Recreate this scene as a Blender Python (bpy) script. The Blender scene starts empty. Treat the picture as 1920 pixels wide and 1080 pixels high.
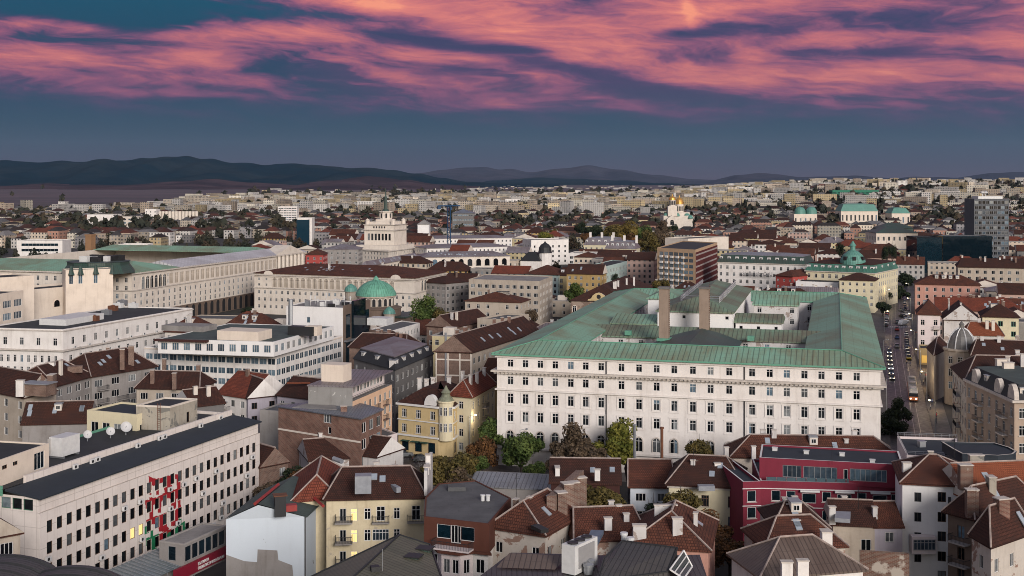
import bpy, math, random
import numpy as np
from math import radians, sin, cos, pi, atan2, hypot, sqrt
random.seed(7)
scene = bpy.context.scene
COL = scene.collection
# ---------------------------------------------------------------- camera
CAMH, F, YH = 62.0, 2300.0, 338.0          # height of the viewpoint, focal length and horizon in 1920-wide pixels
cd = bpy.data.cameras.new('camera'); cam = bpy.data.objects.new('camera', cd); COL.objects.link(cam)
cam.location = (0, 0, CAMH); cam.rotation_euler = (radians(90), 0, 0)
cd.sensor_width = 36; cd.lens = 36*F/1920; cd.shift_y = -(540-YH)/1920; cd.clip_start = 1; cd.clip_end = 120000
scene.camera = cam
scene.view_settings.view_transform = 'Standard'; scene.view_settings.look = 'None'
scene.view_settings.exposure = 0.22; scene.view_settings.gamma = 1
scene.cycles.use_denoising = True; scene.cycles.filter_width = .95
scene.cycles.max_bounces = 5; scene.cycles.diffuse_bounces = 1; scene.cycles.glossy_bounces = 2; scene.cycles.volume_bounces = 0
scene.cycles.transparent_max_bounces = 8; scene.cycles.caustics_reflective = False
# ---------------------------------------------------------------- node helpers
def lk(nt, a, b): nt.links.new(a, b)
def setin(nt, s, v):
    if v is None: return
    if isinstance(v, bpy.types.NodeSocket): nt.links.new(v, s)
    elif isinstance(v, (tuple, list)) and s.type == 'RGBA' and len(v) == 3: s.default_value = (*v, 1)
    else: s.default_value = v
def mth(nt, op, a, b=None, c=None, clamp=False):
    n = nt.nodes.new('ShaderNodeMath'); n.operation = op; n.use_clamp = clamp
    for i, v in enumerate((a, b, c)): setin(nt, n.inputs[i], v)
    return n.outputs[0]
def mixc(nt, f, a, b, mode='MIX'):
    n = nt.nodes.new('ShaderNodeMix'); n.data_type = 'RGBA'; n.blend_type = mode
    setin(nt, n.inputs[0], f); setin(nt, n.inputs[6], a); setin(nt, n.inputs[7], b)
    return n.outputs[2]
def noise(nt, vec, scale, detail=4, rough=.55, dist=0):
    n = nt.nodes.new('ShaderNodeTexNoise'); setin(nt, n.inputs['Vector'], vec)
    n.inputs['Scale'].default_value = scale; n.inputs['Detail'].default_value = detail
    n.inputs['Roughness'].default_value = rough; n.inputs['Distortion'].default_value = dist
    return n.outputs[0]
def mapr(nt, v, a, b, c=0., d=1., smooth=False):
    n = nt.nodes.new('ShaderNodeMapRange'); n.interpolation_type = 'SMOOTHSTEP' if smooth else 'LINEAR'
    setin(nt, n.inputs[0], v)
    for i, x in enumerate((a, b, c, d)): n.inputs[i+1].default_value = x
    return n.outputs[0]
def ramp(nt, f, stops, interp='LINEAR'):
    n = nt.nodes.new('ShaderNodeValToRGB'); r = n.color_ramp; r.interpolation = interp
    while len(r.elements) > 1: r.elements.remove(r.elements[0])
    for i, (p, c) in enumerate(stops):
        e = r.elements[0] if i == 0 else r.elements.new(p)
        e.position = p; e.color = (*c, 1)
    setin(nt, n.inputs[0], f); return n.outputs[0]
def comb(nt, x, y, z=0.):
    n = nt.nodes.new('ShaderNodeCombineXYZ')
    for i, v in enumerate((x, y, z)): setin(nt, n.inputs[i], v)
    return n.outputs[0]
def sep(nt, v):
    n = nt.nodes.new('ShaderNodeSeparateXYZ'); setin(nt, n.inputs[0], v); return n.outputs
def vmul(nt, v, s):
    n = nt.nodes.new('ShaderNodeVectorMath'); n.operation = 'MULTIPLY'; setin(nt, n.inputs[0], v); n.inputs[1].default_value = s
    return n.outputs[0]
def srgb(r, g, b):
    return tuple(((c/255)/12.92 if c/255 <= .04045 else ((c/255+.055)/1.055)**2.4) for c in (r, g, b))
# ---------------------------------------------------------------- world: dusk sky, sun-lit cloud deck
SUN_EL, SUN_AZ = radians(19), radians(158)      # behind the camera, a little to the right (azimuth clockwise from +Y)
w = bpy.data.worlds.new('World'); scene.world = w; w.use_nodes = True
nt = w.node_tree; nt.nodes.clear()
out = nt.nodes.new('ShaderNodeOutputWorld'); bg = nt.nodes.new('ShaderNodeBackground'); lk(nt, bg.outputs[0], out.inputs[0])
tc = nt.nodes.new('ShaderNodeTexCoord'); X, Y, Z = sep(nt, tc.outputs['Generated'])
sky = nt.nodes.new('ShaderNodeTexSky'); sky.sky_type = 'NISHITA'; sky.sun_disc = False
sky.sun_elevation = SUN_EL; sky.sun_rotation = SUN_AZ; sky.altitude = 550; sky.dust_density = 2.0
hl = mth(nt, 'SQRT', mth(nt, 'ADD', mth(nt, 'MULTIPLY', X, X), mth(nt, 'MULTIPLY', Y, Y)))
S = mth(nt, 'DIVIDE', Z, mth(nt, 'MAXIMUM', hl, .001))       # tangent of the elevation
AZ = mth(nt, 'ARCTAN2', X, Y)
def gauss(a0, s0, ra, rs, tilt=0.):
    da = mth(nt, 'SUBTRACT', AZ, a0); ds = mth(nt, 'SUBTRACT', S, s0)
    ds = mth(nt, 'SUBTRACT', ds, mth(nt, 'MULTIPLY', da, tilt))
    q = mth(nt, 'ADD', mth(nt, 'POWER', mth(nt, 'ABSOLUTE', mth(nt, 'DIVIDE', da, ra)), 2.), mth(nt, 'POWER', mth(nt, 'ABSOLUTE', mth(nt, 'DIVIDE', ds, rs)), 2.))
    return mth(nt, 'EXPONENT', mth(nt, 'MULTIPLY', q, -1.))
def pxa(px): return math.atan((px-960)/F)
def pys(px, py): return (YH-py)/F*cos(pxa(px))
def blob(px, py, rx, ry, amp, tilt=0.):
    g = gauss(pxa(px), pys(px, py), rx/F, ry/F, tilt); return mth(nt, 'MULTIPLY', g, amp)
warp = noise(nt, comb(nt, mth(nt, 'MULTIPLY', AZ, 5.), mth(nt, 'MULTIPLY', S, 26.), 3.1), 1., 4)
wv = mth(nt, 'MULTIPLY', mth(nt, 'SUBTRACT', warp, .5), 1.3)
sw = mth(nt, 'ADD', S, mth(nt, 'MULTIPLY', AZ, .10))          # the streaks tilt slightly
n1 = noise(nt, comb(nt, mth(nt, 'ADD', mth(nt, 'MULTIPLY', AZ, 11.), wv), mth(nt, 'ADD', mth(nt, 'MULTIPLY', sw, 50.), wv), 1.7), 1., 5, .55)
n2 = noise(nt, comb(nt, mth(nt, 'ADD', mth(nt, 'MULTIPLY', AZ, 21.), mth(nt, 'MULTIPLY', wv, 2.5)), mth(nt, 'ADD', mth(nt, 'MULTIPLY', sw, 135.), mth(nt, 'MULTIPLY', wv, 5.)), 8.3), 1., 8, .66)
acc = mth(nt, 'ADD', mth(nt, 'MULTIPLY', mth(nt, 'SUBTRACT', n1, .5), 1.1), mth(nt, 'MULTIPLY', mth(nt, 'SUBTRACT', n2, .5), 1.05))
feats = [(150, 130, 420, 26, .30, -.02), (110, 44, 110, 14, .42, 0), (60, 95, 180, 12, .15, 0), (215, 62, 70, 9, .1, 0), (60, 10, 520, 34, -.5, 0), (250, 30, 90, 55, -.45, 0), (60, 75, 160, 12, -.3, 0),
         (700, 8, 130, 20, .55, -.1), (560, 60, 190, 22, .28, -.05), (960, 45, 200, 40, .34, -.12), (1250, 20, 200, 24, .25, 0), (1150, 110, 200, 22, .28, -.2), (1290, 15, 16, 34, .3, -1.5),
         (780, 75, 110, 13, -1.05, -.12), (960, 92, 70, 8, -.8, -.06), (1120, 140, 150, 16, -.8, -.22), (1240, 175, 150, 12, -.65, -.1), (1300, 62, 70, 10, -.62, .05), (1350, 105, 45, 24, -.4, 0), (1480, 55, 220, 12, -.35, 0),
         (1560, 100, 90, 12, -.55, -.06), (1680, 97, 60, 9, -.4, 0), (1550, 150, 300, 30, .34, -.02), (1820, 40, 190, 30, -.1, 0), (1400, 195, 420, 26, .12, 0), (1150, 20, 60, 18, -.3, 0), (1620, 30, 160, 14, -.25, 0), (1900, 80, 90, 30, .15, 0), (1650, 185, 150, 8, -.4, -.05), (1830, 200, 130, 9, -.2, 0),
         (430, 135, 200, 8, -.25, 0), (600, 170, 150, 9, -.35, 0), (880, 130, 90, 10, -.3, .05), (330, 178, 150, 8, .35, 0), (800, 205, 260, 12, .2, 0), (1250, 205, 300, 14, .18, 0), (820, 108, 110, 12, .32, 0), (380, 65, 140, 16, .3, .05), (1400, 60, 480, 80, .1, 0)]
for a in [(*f[:4], f[4]*(.72 if f[4] < 0 and f[0] > 330 else 1.), f[5]) for f in feats]: acc = mth(nt, 'ADD', acc, blob(*a))
edge = mapr(nt, mth(nt, 'ADD', S, mth(nt, 'ADD', mth(nt, 'MULTIPLY', mth(nt, 'SUBTRACT', n1, .5), .03), mth(nt, 'MULTIPLY', AZ, .012))), .038, .088, 0, 1, True)
dens = mth(nt, 'MULTIPLY', edge, mth(nt, 'ADD', acc, mapr(nt, S, .05, .15, .40, .40)))
base = ramp(nt, mapr(nt, S, 0, .16), [(0, srgb(74, 64, 80)), (.08, srgb(60, 64, 82)), (.2, srgb(38, 66, 84)), (.36, srgb(20, 64, 86)), (.6, srgb(20, 60, 86)), (1, srgb(10, 78, 102))])
cl = ramp(nt, dens, [(0, srgb(52, 56, 92)), (.2, srgb(80, 62, 100)), (.42, srgb(138, 82, 111)), (.64, srgb(190, 106, 113)), (.86, srgb(220, 126, 116)), (1, srgb(240, 148, 120))])
hi = mapr(nt, S, .04, .13, 0, 1)
cl2 = mixc(nt, hi, mixc(nt, .38, cl, srgb(112, 66, 102)), cl)
veil = mth(nt, 'MULTIPLY', mapr(nt, AZ, pxa(380), pxa(800), 0, 1, True), edge)
cover = mth(nt, 'MAXIMUM', mapr(nt, dens, -.05, .42, 0, .97, True), mth(nt, 'MULTIPLY', veil, .88))
low = mixc(nt, cover, base, cl2)
# higher up and behind: the open dusk sky lights the town (Nishita), the low band in front carries the clouds
nish = mixc(nt, 1., sky.outputs[0], (.07, .07, .07), 'MULTIPLY')
high = mixc(nt, 1., nish, (.15, .125, .125), 'ADD')
fr = mapr(nt, S, .17, .6, 0, 1, True)
front = mapr(nt, Y, -.2, .35, 0, 1, True)
fac = mth(nt, 'MAXIMUM', fr, mth(nt, 'SUBTRACT', 1., front))
lk(nt, mixc(nt, fac, low, high), bg.inputs[0]); bg.inputs[1].default_value = 1.0
sd = bpy.data.lights.new('sun', 'SUN'); sun = bpy.data.objects.new('sun', sd); COL.objects.link(sun)
sd.energy = 2.3; sd.angle = radians(20); sd.color = (1.0, .955, .92)
sun.location = (0, -50, 300); sun.rotation_euler = (pi/2-SUN_EL, 0, pi-SUN_AZ)
# ---------------------------------------------------------------- geometry helpers
def W(px, py, z=0.):                      # the point at height z that lies behind a photo pixel
    y = (CAMH-z)*F/(py-YH); return ((px-960)/F*y, y)
def PX(x, y, z=0.): return (960+x/y*F, YH+(CAMH-z)/y*F)
def V2(a, b): return (b[0]-a[0], b[1]-a[1])
def nrm(v): l = hypot(*v) or 1; return (v[0]/l, v[1]/l)
def uvset(me, o):
    P = len(me.polygons)
    if not P: return
    n = np.empty(P*3); me.polygons.foreach_get('normal', n); n = n.reshape(-1, 3)
    lt = np.empty(P, 'i'); me.polygons.foreach_get('loop_total', lt)
    vi = np.empty(len(me.loops), 'i'); me.loops.foreach_get('vertex_index', vi)
    co = np.empty(len(me.vertices)*3); me.vertices.foreach_get('co', co); co = co.reshape(-1, 3)[vi]+np.array(o)
    nl = np.repeat(n, lt, 0)
    t = np.stack([-nl[:, 1], nl[:, 0], 0*nl[:, 0]], 1); l = np.linalg.norm(t, axis=1)
    t[l < .03] = (1, 0, 0); l[l < .03] = 1; t /= l[:, None]
    b = np.cross(nl, t)
    uv = np.stack([(co*t).sum(1), (co*b).sum(1)], 1).astype('f')
    me.uv_layers.new(name='UVMap').data.foreach_set('uv', uv.ravel())
class MB:
    def __init__(s): s.v = []; s.f = []; s.m = []
    def poly(s, pts, m=0):
        i = len(s.v); s.v += [tuple(p) for p in pts]; s.f.append(list(range(i, i+len(pts)))); s.m.append(m)
    def prism(s, pl, z0, z1, m=0, top=True, bot=False, mt=None):
        n = len(pl)
        for i in range(n):
            a, b = pl[i], pl[(i+1) % n]
            s.poly([(a[0], a[1], z0), (b[0], b[1], z0), (b[0], b[1], z1), (a[0], a[1], z1)], m)
        if top: s.poly([(p[0], p[1], z1) for p in pl], m if mt is None else mt)
        if bot: s.poly([(p[0], p[1], z0) for p in reversed(pl)], m)
    def box(s, c, sz, ang=0., m=0, mt=None):       # c: centre of the underside
        ca, sa = cos(ang), sin(ang); hx, hy = sz[0]/2, sz[1]/2
        pl = [(c[0]+x*ca-y*sa, c[1]+x*sa+y*ca) for x, y in ((-hx, -hy), (hx, -hy), (hx, hy), (-hx, hy))]
        s.prism(pl, c[2], c[2]+sz[2], m, True, True, mt)
    def lathe(s, c, prof, n=20, m=0):
        rings = [[(c[0]+r*cos(2*pi*k/n), c[1]+r*sin(2*pi*k/n), z) for k in range(n)] for r, z in prof]
        for a, b in zip(rings, rings[1:]):
            for k in range(n):
                q = [a[k], a[(k+1) % n], b[(k+1) % n], b[k]]
                s.poly(q, m)
        if prof[-1][0] > .01: s.poly(rings[-1], m)
    def bar(s, p, q, r, m=0, n=5, r2=None):
        d = np.array(q, float)-np.array(p, float); L = np.linalg.norm(d)
        if L < 1e-6: return
        d /= L; a = np.cross(d, (0, 0, 1.) if abs(d[2]) < .9 else (1., 0, 0)); a /= np.linalg.norm(a); b = np.cross(d, a); r2 = r if r2 is None else r2
        A = [np.array(p)+r*(a*cos(2*pi*k/n)+b*sin(2*pi*k/n)) for k in range(n)]
        B = [np.array(q)+r2*(a*cos(2*pi*k/n)+b*sin(2*pi*k/n)) for k in range(n)]
        for k in range(n): s.poly([A[(k+1) % n], A[k], B[k], B[(k+1) % n]], m)
        s.poly(B[::-1], m); s.poly(A, m)
    def mesh(s, name, mats, o=(0, 0, 0), smooth=False):
        me = bpy.data.meshes.new(name)
        v = np.array(s.v, float).reshape(-1, 3)-np.array(o)
        me.from_pydata(v.tolist(), [], s.f)
        for x in (mats if isinstance(mats, (list, tuple)) else [mats]): me.materials.append(x)
        me.polygons.foreach_set('material_index', np.array(s.m, 'i'))
        if smooth: me.polygons.foreach_set('use_smooth', np.ones(len(s.f), bool))
        me.update(); uvset(me, o); return me
    def build(s, name, mats, parent=None, smooth=False, o=None):
        if o is None: o = tuple(parent.location) if parent else (0, 0, 0)
        ob = bpy.data.objects.new(name, s.mesh(name, mats, o, smooth)); COL.objects.link(ob)
        if parent: ob.parent = parent
        else: ob.location = o
        return ob
def tag(o, label, cat, group=None):
    o['label'] = label; o['category'] = cat
    if group: o['group'] = group
    return o
def empty(name, label, cat, loc, group=None, rz=0.):
    o = bpy.data.objects.new(name, None); COL.objects.link(o); o.location = loc; o.rotation_euler = (0, 0, rz)
    o.empty_display_size = .5
    return tag(o, label, cat, group)
def inst(name, me, parent, loc, rz=0., color=None, sc=None):
    o = bpy.data.objects.new(name, me); COL.objects.link(o); o.location = loc; o.rotation_euler = (0, 0, rz)
    if parent: o.parent = parent
    if color: o.color = (*color, 1)
    if sc: o.scale = sc
    return o
def copy_thing(root, loc, rz, label, group=None, sc=None, color=None):
    r = root.copy(); COL.objects.link(r); r.location = loc; r.rotation_euler = (0, 0, rz)
    if label: r['label'] = label
    if group: r['group'] = group
    if sc: r.scale = sc
    if color: r.color = (*color, 1)
    for ch in root.children:
        c = ch.copy(); COL.objects.link(c); c.parent = r
        if color: c.color = (*color, 1)
        for g in ch.children:
            d = g.copy(); COL.objects.link(d); d.parent = c
    return r
# ---------------------------------------------------------------- materials
def newmat(name):
    m = bpy.data.materials.new(name); m.use_nodes = True; nt = m.node_tree
    return m, nt, nt.nodes['Principled BSDF']
def uvn(nt): return nt.nodes.new('ShaderNodeTexCoord').outputs['UV']
def objcol(nt): return nt.nodes.new('ShaderNodeObjectInfo').outputs['Color']
def bump(nt, b, h, s=.3, d=.05):
    n = nt.nodes.new('ShaderNodeBump'); n.inputs['Strength'].default_value = s; n.inputs['Distance'].default_value = d
    lk(nt, h, n.inputs['Height']); lk(nt, n.outputs[0], b.inputs['Normal'])
def brickt(nt, vec, w, h, mortar, c1, c2, cm, off=.5, smooth=.1):
    n = nt.nodes.new('ShaderNodeTexBrick'); setin(nt, n.inputs['Vector'], vec); n.offset = off
    n.inputs['Scale'].default_value = 1; n.inputs['Brick Width'].default_value = w; n.inputs['Row Height'].default_value = h
    n.inputs['Mortar Size'].default_value = mortar; n.inputs['Mortar Smooth'].default_value = smooth
    setin(nt, n.inputs['Color1'], c1); setin(nt, n.inputs['Color2'], c2); setin(nt, n.inputs['Mortar'], cm)
    return n.outputs[0], n.outputs[1]
def dk(c, k): return tuple(x*k for x in c)
def plaster(name, c=None, dirt=.4, patch=None, pth=.62, panel=None, rough=.85):
    m, nt, b = newmat(name); uv = uvn(nt); col = objcol(nt) if c is None else None
    n1 = noise(nt, uv, .22, 6, .6); n2 = noise(nt, vmul(nt, uv, (1.1, .10, 1)), 1., 4, .6); n3 = noise(nt, uv, 2.3, 4, .6)
    f = mth(nt, 'ADD', mapr(nt, n1, .45, .75), mth(nt, 'ADD', mapr(nt, n2, .52, .78), mapr(nt, n3, .5, .9, 0, .5)))
    f = mth(nt, 'MULTIPLY', f, dirt*.6, clamp=True)
    base = col if c is None else (*c, 1)
    dc = mixc(nt, 1., base, (.42, .37, .33, 1), 'MULTIPLY')
    cc = mixc(nt, f, base, dc)
    if patch:
        pm = mapr(nt, noise(nt, uv, .35, 7, .62, .6), pth, pth+.02)
        cc = mixc(nt, pm, cc, (*patch, 1))
    if panel:
        _, pf = brickt(nt, uv, panel[0], panel[1], .05, (1, 1, 1), (1, 1, 1), (0, 0, 0), 0.)
        cc = mixc(nt, mth(nt, 'MULTIPLY', pf, .4), cc, mixc(nt, 1., cc, (.45, .42, .4, 1), 'MULTIPLY'))
    setin(nt, b.inputs['Base Color'], cc); b.inputs['Roughness'].default_value = rough
    b.inputs['Specular IOR Level'].default_value = .25
    bump(nt, b, n3, .15, .03); return m
def brickm(name, c1, c2, cm, band=None):
    m, nt, b = newmat(name); uv = uvn(nt)
    col, f = brickt(nt, uv, .5, .17, .03, c1, c2, cm)
    n = noise(nt, uv, .5, 6, .62)
    col = mixc(nt, mapr(nt, n, .42, .72, 0, .75), col, mixc(nt, 1., col, (.45, .40, .38, 1), 'MULTIPLY'))
    if band: col = mixc(nt, mapr(nt, noise(nt, uv, .16, 6, .6), .58, .61), col, (*band, 1))
    setin(nt, b.inputs['Base Color'], col); b.inputs['Roughness'].default_value = .9; return m
def tilem(name, c1, c2, c3, moss=.5):
    m, nt, b = newmat(name); uv = uvn(nt)
    col, f = brickt(nt, uv, .34, .42, .05, c1, c2, dk(c1, .35), .5, .4)
    n = noise(nt, uv, .28, 7, .65); n2 = noise(nt, uv, 1.9, 5, .7)
    col = mixc(nt, mapr(nt, n, .40, .68, 0, moss), col, (*c3, 1))
    col = mixc(nt, mapr(nt, n2, .60, .72, 0, .55), col, (*dk(c2, 1.9), 1))
    col = mixc(nt, mapr(nt, n2, .42, .30, 0, .5), col, (*dk(c1, .4), 1))
    setin(nt, b.inputs['Base Color'], col); b.inputs['Roughness'].default_value = .85
    b.inputs['Specular IOR Level'].default_value = .2
    h = mth(nt, 'FRACT', mth(nt, 'DIVIDE', sep(nt, uv)[1], .42)); bump(nt, b, h, .5, .06); return m
def seamm(name, c1, c2, pitch=.7, metal=0., rough=.6, amt=1., sc=.09, sm=.8):
    m, nt, b = newmat(name); uv = uvn(nt); u, v, _ = sep(nt, uv)
    n = noise(nt, uv, sc, 6, .6, .3); n2 = noise(nt, vmul(nt, uv, (1.2, .14, 1)), 1., 4)
    f = mth(nt, 'MULTIPLY', mth(nt, 'ADD', mapr(nt, n, .40, .62, 0, .75), mapr(nt, n2, .45, .7, 0, .5)), amt, clamp=True)
    col = mixc(nt, f, (*c1, 1), (*c2, 1))
    fu = mth(nt, 'FRACT', mth(nt, 'DIVIDE', u, pitch)); seam = mapr(nt, mth(nt, 'ABSOLUTE', mth(nt, 'SUBTRACT', fu, .5)), .36, .47)
    row = mapr(nt, mth(nt, 'ABSOLUTE', mth(nt, 'SUBTRACT', mth(nt, 'FRACT', mth(nt, 'DIVIDE', v, 2.3)), .5)), .46, .49)
    s2 = mth(nt, 'MAXIMUM', seam, mth(nt, 'MULTIPLY', row, .5))
    col = mixc(nt, mth(nt, 'MULTIPLY', s2, sm), col, mixc(nt, 1., col, (.38, .38, .38, 1), 'MULTIPLY'))
    setin(nt, b.inputs['Base Color'], col); b.inputs['Roughness'].default_value = rough; b.inputs['Metallic'].default_value = metal
    bump(nt, b, seam, .6, .06); return m
def felt(name, c, k=.6):
    m, nt, b = newmat(name); uv = uvn(nt)
    n = noise(nt, uv, .25, 7, .65); n2 = noise(nt, uv, 1.7, 5, .6)
    col = mixc(nt, mapr(nt, n, .35, .7, 0, k), (*c, 1), (*dk(c, 2.1), 1)); col = mixc(nt, mapr(nt, n2, .58, .7, 0, .4), col, (*dk(c, .4), 1))
    _, pf = brickt(nt, uv, 6., 1.1, .02, (1, 1, 1), (1, 1, 1), (0, 0, 0), .5)
    col = mixc(nt, mth(nt, 'MULTIPLY', pf, .4), col, (*dk(c, .5), 1))
    setin(nt, b.inputs['Base Color'], col); b.inputs['Roughness'].default_value = .8; return m
def plain(name, c=None, rough=.6, metal=0., var=.15, emit=0.):
    m, nt, b = newmat(name)
    base = objcol(nt) if c is None else (*c, 1)
    if var:
        tcn = nt.nodes.new('ShaderNodeTexCoord').outputs['Object']
        base = mixc(nt, mapr(nt, noise(nt, tcn, 1.3, 5), .35, .7, 0, var), base, mixc(nt, 1., base, (.3, .3, .3, 1), 'MULTIPLY'))
    setin(nt, b.inputs['Base Color'], base); b.inputs['Roughness'].default_value = rough; b.inputs['Metallic'].default_value = metal
    if emit: setin(nt, b.inputs['Emission Color'], (*c, 1)); b.inputs['Emission Strength'].default_value = emit
    return m
def glassm(name, stops, rough=.08, spec=.6, bypos=False):
    m, nt, b = newmat(name); r = nt.nodes.new('ShaderNodeObjectInfo').outputs['Random']
    v = mth(nt, 'FRACT', mth(nt, 'MULTIPLY', r, 37.7))
    if bypos:                                     # many windows in one mesh: one tone per window by where it stands
        p = nt.nodes.new('ShaderNodeVectorMath'); p.operation = 'SNAP'; lk(nt, nt.nodes.new('ShaderNodeNewGeometry').outputs['Position'], p.inputs[0]); p.inputs[1].default_value = (2.6, 2.6, 3.7)
        wn = nt.nodes.new('ShaderNodeTexWhiteNoise'); lk(nt, p.outputs[0], wn.inputs[0]); v = wn.outputs[0]
    col = ramp(nt, v, stops, 'CONSTANT')
    tcn = nt.nodes.new('ShaderNodeTexCoord').outputs['Object']
    col = mixc(nt, mapr(nt, noise(nt, tcn, 1.1, 3), .4, .65, 0, .6), col, mixc(nt, 1., col, (.3, .33, .36, 1), 'MULTIPLY'))
    setin(nt, b.inputs['Base Color'], col); b.inputs['Roughness'].default_value = rough; b.inputs['Specular IOR Level'].default_value = spec
    return m
# ---------------------------------------------------------------- material set
PL = {
 'white': plaster('white_plaster', (.78, .73, .69), .5), 'cream': plaster('cream_plaster', (.74, .63, .53), .4), 'bank': plaster('bank_stone', (.78, .72, .675), .45),
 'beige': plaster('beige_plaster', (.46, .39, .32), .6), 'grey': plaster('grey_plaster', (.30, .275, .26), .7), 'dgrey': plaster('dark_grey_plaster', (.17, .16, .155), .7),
 'stone': plaster('pale_stone', (.70, .62, .54), .5), 'yellow': plaster('yellow_plaster', (.66, .56, .38), .7, (.47, .40, .31), .62), 'paleyel': plaster('pale_yellow_plaster', (.68, .60, .42), .35),
 'ochre': plaster('ochre_plaster', (.56, .43, .23), .5), 'peach': plaster('peach_plaster', (.70, .46, .31), .35), 'salmon': plaster('salmon_plaster', (.52, .28, .22), .4), 'pinkw': plaster('pinkish_white_plaster', (.72, .62, .60), .3),
 'burg': plaster('burgundy_plaster', (.21, .028, .048), .35), 'maroon': plaster('maroon_wood', (.06, .024, .02), .5), 'rust': plaster('rust_cladding', (.115, .042, .028), .6),
 'peel': plaster('peeling_plaster', (.55, .49, .43), .6, (.27, .17, .13), .56), 'peelw': plaster('peeling_white_plaster', (.60, .57, .55), .5, (.33, .27, .24), .58), 'peelg': plaster('peeling_grey_plaster', (.27, .26, .25), .5, (.55, .53, .5), .64),
 'blue': plaster('bluish_white_plaster', (.62, .655, .70), .15), 'lilac': plaster('lilac_plaster', (.42, .38, .43), .4), 'mint': plaster('mint_plaster', (.45, .55, .52), .3),
 'hq': plaster('office_panels', (.74, .66, .61), .35, panel=(2.08, 3.1)), 'conc': plaster('concrete', (.36, .33, .31), .6), 'brownp': plaster('brown_plaster', (.16, .115, .09), .5),
 'red': plaster('red_plaster', (.38, .07, .06), .4), 'obj': plaster('painted_plaster', None, .5), 'grime': plaster('grimy_wall', (.40, .36, .30), .9, (.2, .19, .17), .56),
 'white2': plaster('clean_white_wall', (.80, .77, .75), .25), 'mosaic': plaster('striped_brick_wall', (.20, .14, .11), .4, (.32, .24, .19), .5), 'bluewall': plaster('white_gable_wall', (.60, .65, .70), .12, (.32, .32, .33), .70),
}
MB_ = {
 'brick': brickm('old_red_brick', (.21, .078, .05), (.125, .048, .034), (.27, .20, .16)), 'brick2': brickm('patched_brick', (.17, .075, .05), (.12, .05, .035), (.2, .16, .13), (.38, .33, .28)),
 'brick3': brickm('weathered_brick', (.20, .10, .07), (.13, .06, .045), (.26, .21, .17)),
}
TL = {
 'brown': tilem('dark_brown_tiles', (.062, .026, .019), (.092, .036, .025), (.030, .018, .016), .75), 'red': tilem('red_tiles', (.18, .046, .028), (.25, .068, .04), (.085, .03, .023), .7),
 'rust': tilem('rust_tiles', (.105, .038, .025), (.16, .058, .036), (.045, .022, .018), .8), 'orange': tilem('orange_tiles', (.26, .075, .035), (.32, .10, .05), (.17, .055, .035), .4),
 'obj': None}
SM = {
 'green': seamm('green_copper_roof', (.225, .41, .295), (.20, .20, .12), 1.1, 0, .6, .85, .06), 'greenbr': seamm('brown_green_copper_roof', (.15, .135, .09), (.18, .31, .21), 1.1, 0, .6, .75, .06),
 'teal': seamm('teal_copper_roof', (.12, .30, .245), (.08, .20, .165), .9, 0, .55, .6), 'mid': seamm('green_mansard', (.06, .19, .14), (.04, .11, .085)), 'dark': seamm('dark_metal_roof', (.055, .052, .055), (.085, .075, .07), .55, .2, .5), 'olive': seamm('olive_metal_roof', (.15, .135, .095), (.085, .085, .06), .55, .1, .55, .8),
 'zinc': seamm('zinc_roof', (.30, .31, .345), (.22, .21, .22), .8, .3, .45), 'brown': seamm('brown_metal_roof', (.10, .068, .055), (.15, .11, .09), .6, .1, .55), 'white': seamm('pale_metal_roof', (.62, .60, .62), (.45, .42, .43), 2., .1, .5),
 'dgreen': seamm('dark_green_roof', (.035, .075, .06), (.05, .06, .05), .8, 0, .5), 'purple': seamm('grey_violet_roof', (.24, .215, .235), (.17, .13, .13), .8, .1, .5), 'blue': seamm('bluegrey_metal_roof', (.21, .23, .28), (.15, .15, .17), .6, .3, .4)}
FT = {'dark': felt('dark_roof_felt', (.018, .019, .022)), 'grey': felt('grey_roof_felt', (.075, .074, .076)), 'blue': felt('blue_black_roof_felt', (.018, .024, .033), .3), 'green': felt('green_grey_felt', (.045, .06, .055)), 'light': felt('light_roof_felt', (.19, .175, .165))}
WHITE = plain('white_frame', (.70, .68, .66), .5, var=.1); DARKF = plain('dark_frame', (.045, .04, .04), .5); BROWNF = plain('brown_frame', (.12, .07, .045), .6); GREYF = plain('grey_frame', (.32, .31, .31), .5)
STONE = plain('trim_stone', (.60, .53, .47), .8, var=.4); METAL = plain('galvanised_metal', (.36, .37, .39), .4, .6); DARKM = plain('dark_metal', (.03, .03, .032), .5, .3); GREENT = plain('green_copper_trim', (.13, .34, .235), .55, var=.3)
ZINC = plain('zinc_sheet', (.34, .35, .38), .45, .3, var=.3); RUSTM = plain('rusty_metal', (.16, .06, .03), .8, var=.5); WHITEM = plain('white_metal', (.68, .67, .66), .4, var=.2); BLACK = plain('black_opening', (.012, .012, .014), .8, var=0)
TREDM = plain('red_sheet_metal', (.32, .035, .03), .5, var=.3); PIPE = plain('dark_pipe', (.06, .055, .055), .6, .2)
G_DARK = [(0, (.006, .007, .009)), (.4, (.014, .017, .02)), (.66, (.035, .038, .042)), (.8, (.10, .105, .11)), (.9, (.24, .25, .25)), (.96, (.13, .19, .24))]
PANE = glassm('window_glass', G_DARK, .15, .14); PANEM = glassm('window_glass_mass', G_DARK, .15, .14, True); PANEB = glassm('blue_window_glass', [(0, (.05, .075, .10)), (.35, (.10, .15, .19)), (.65, (.18, .25, .30)), (.85, (.03, .045, .06))], .06, .8)
PANED = glassm('black_glass', [(0, (.004, .012, .018)), (.5, (.006, .02, .03))], .05, .5); PANER = glassm('mixed_dark_glass', [(0, (.012, .014, .016)), (.3, (.05, .015, .012)), (.5, (.02, .03, .028)), (.7, (.04, .04, .02)), (.85, (.2, .24, .26))], .06, .6)
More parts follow.
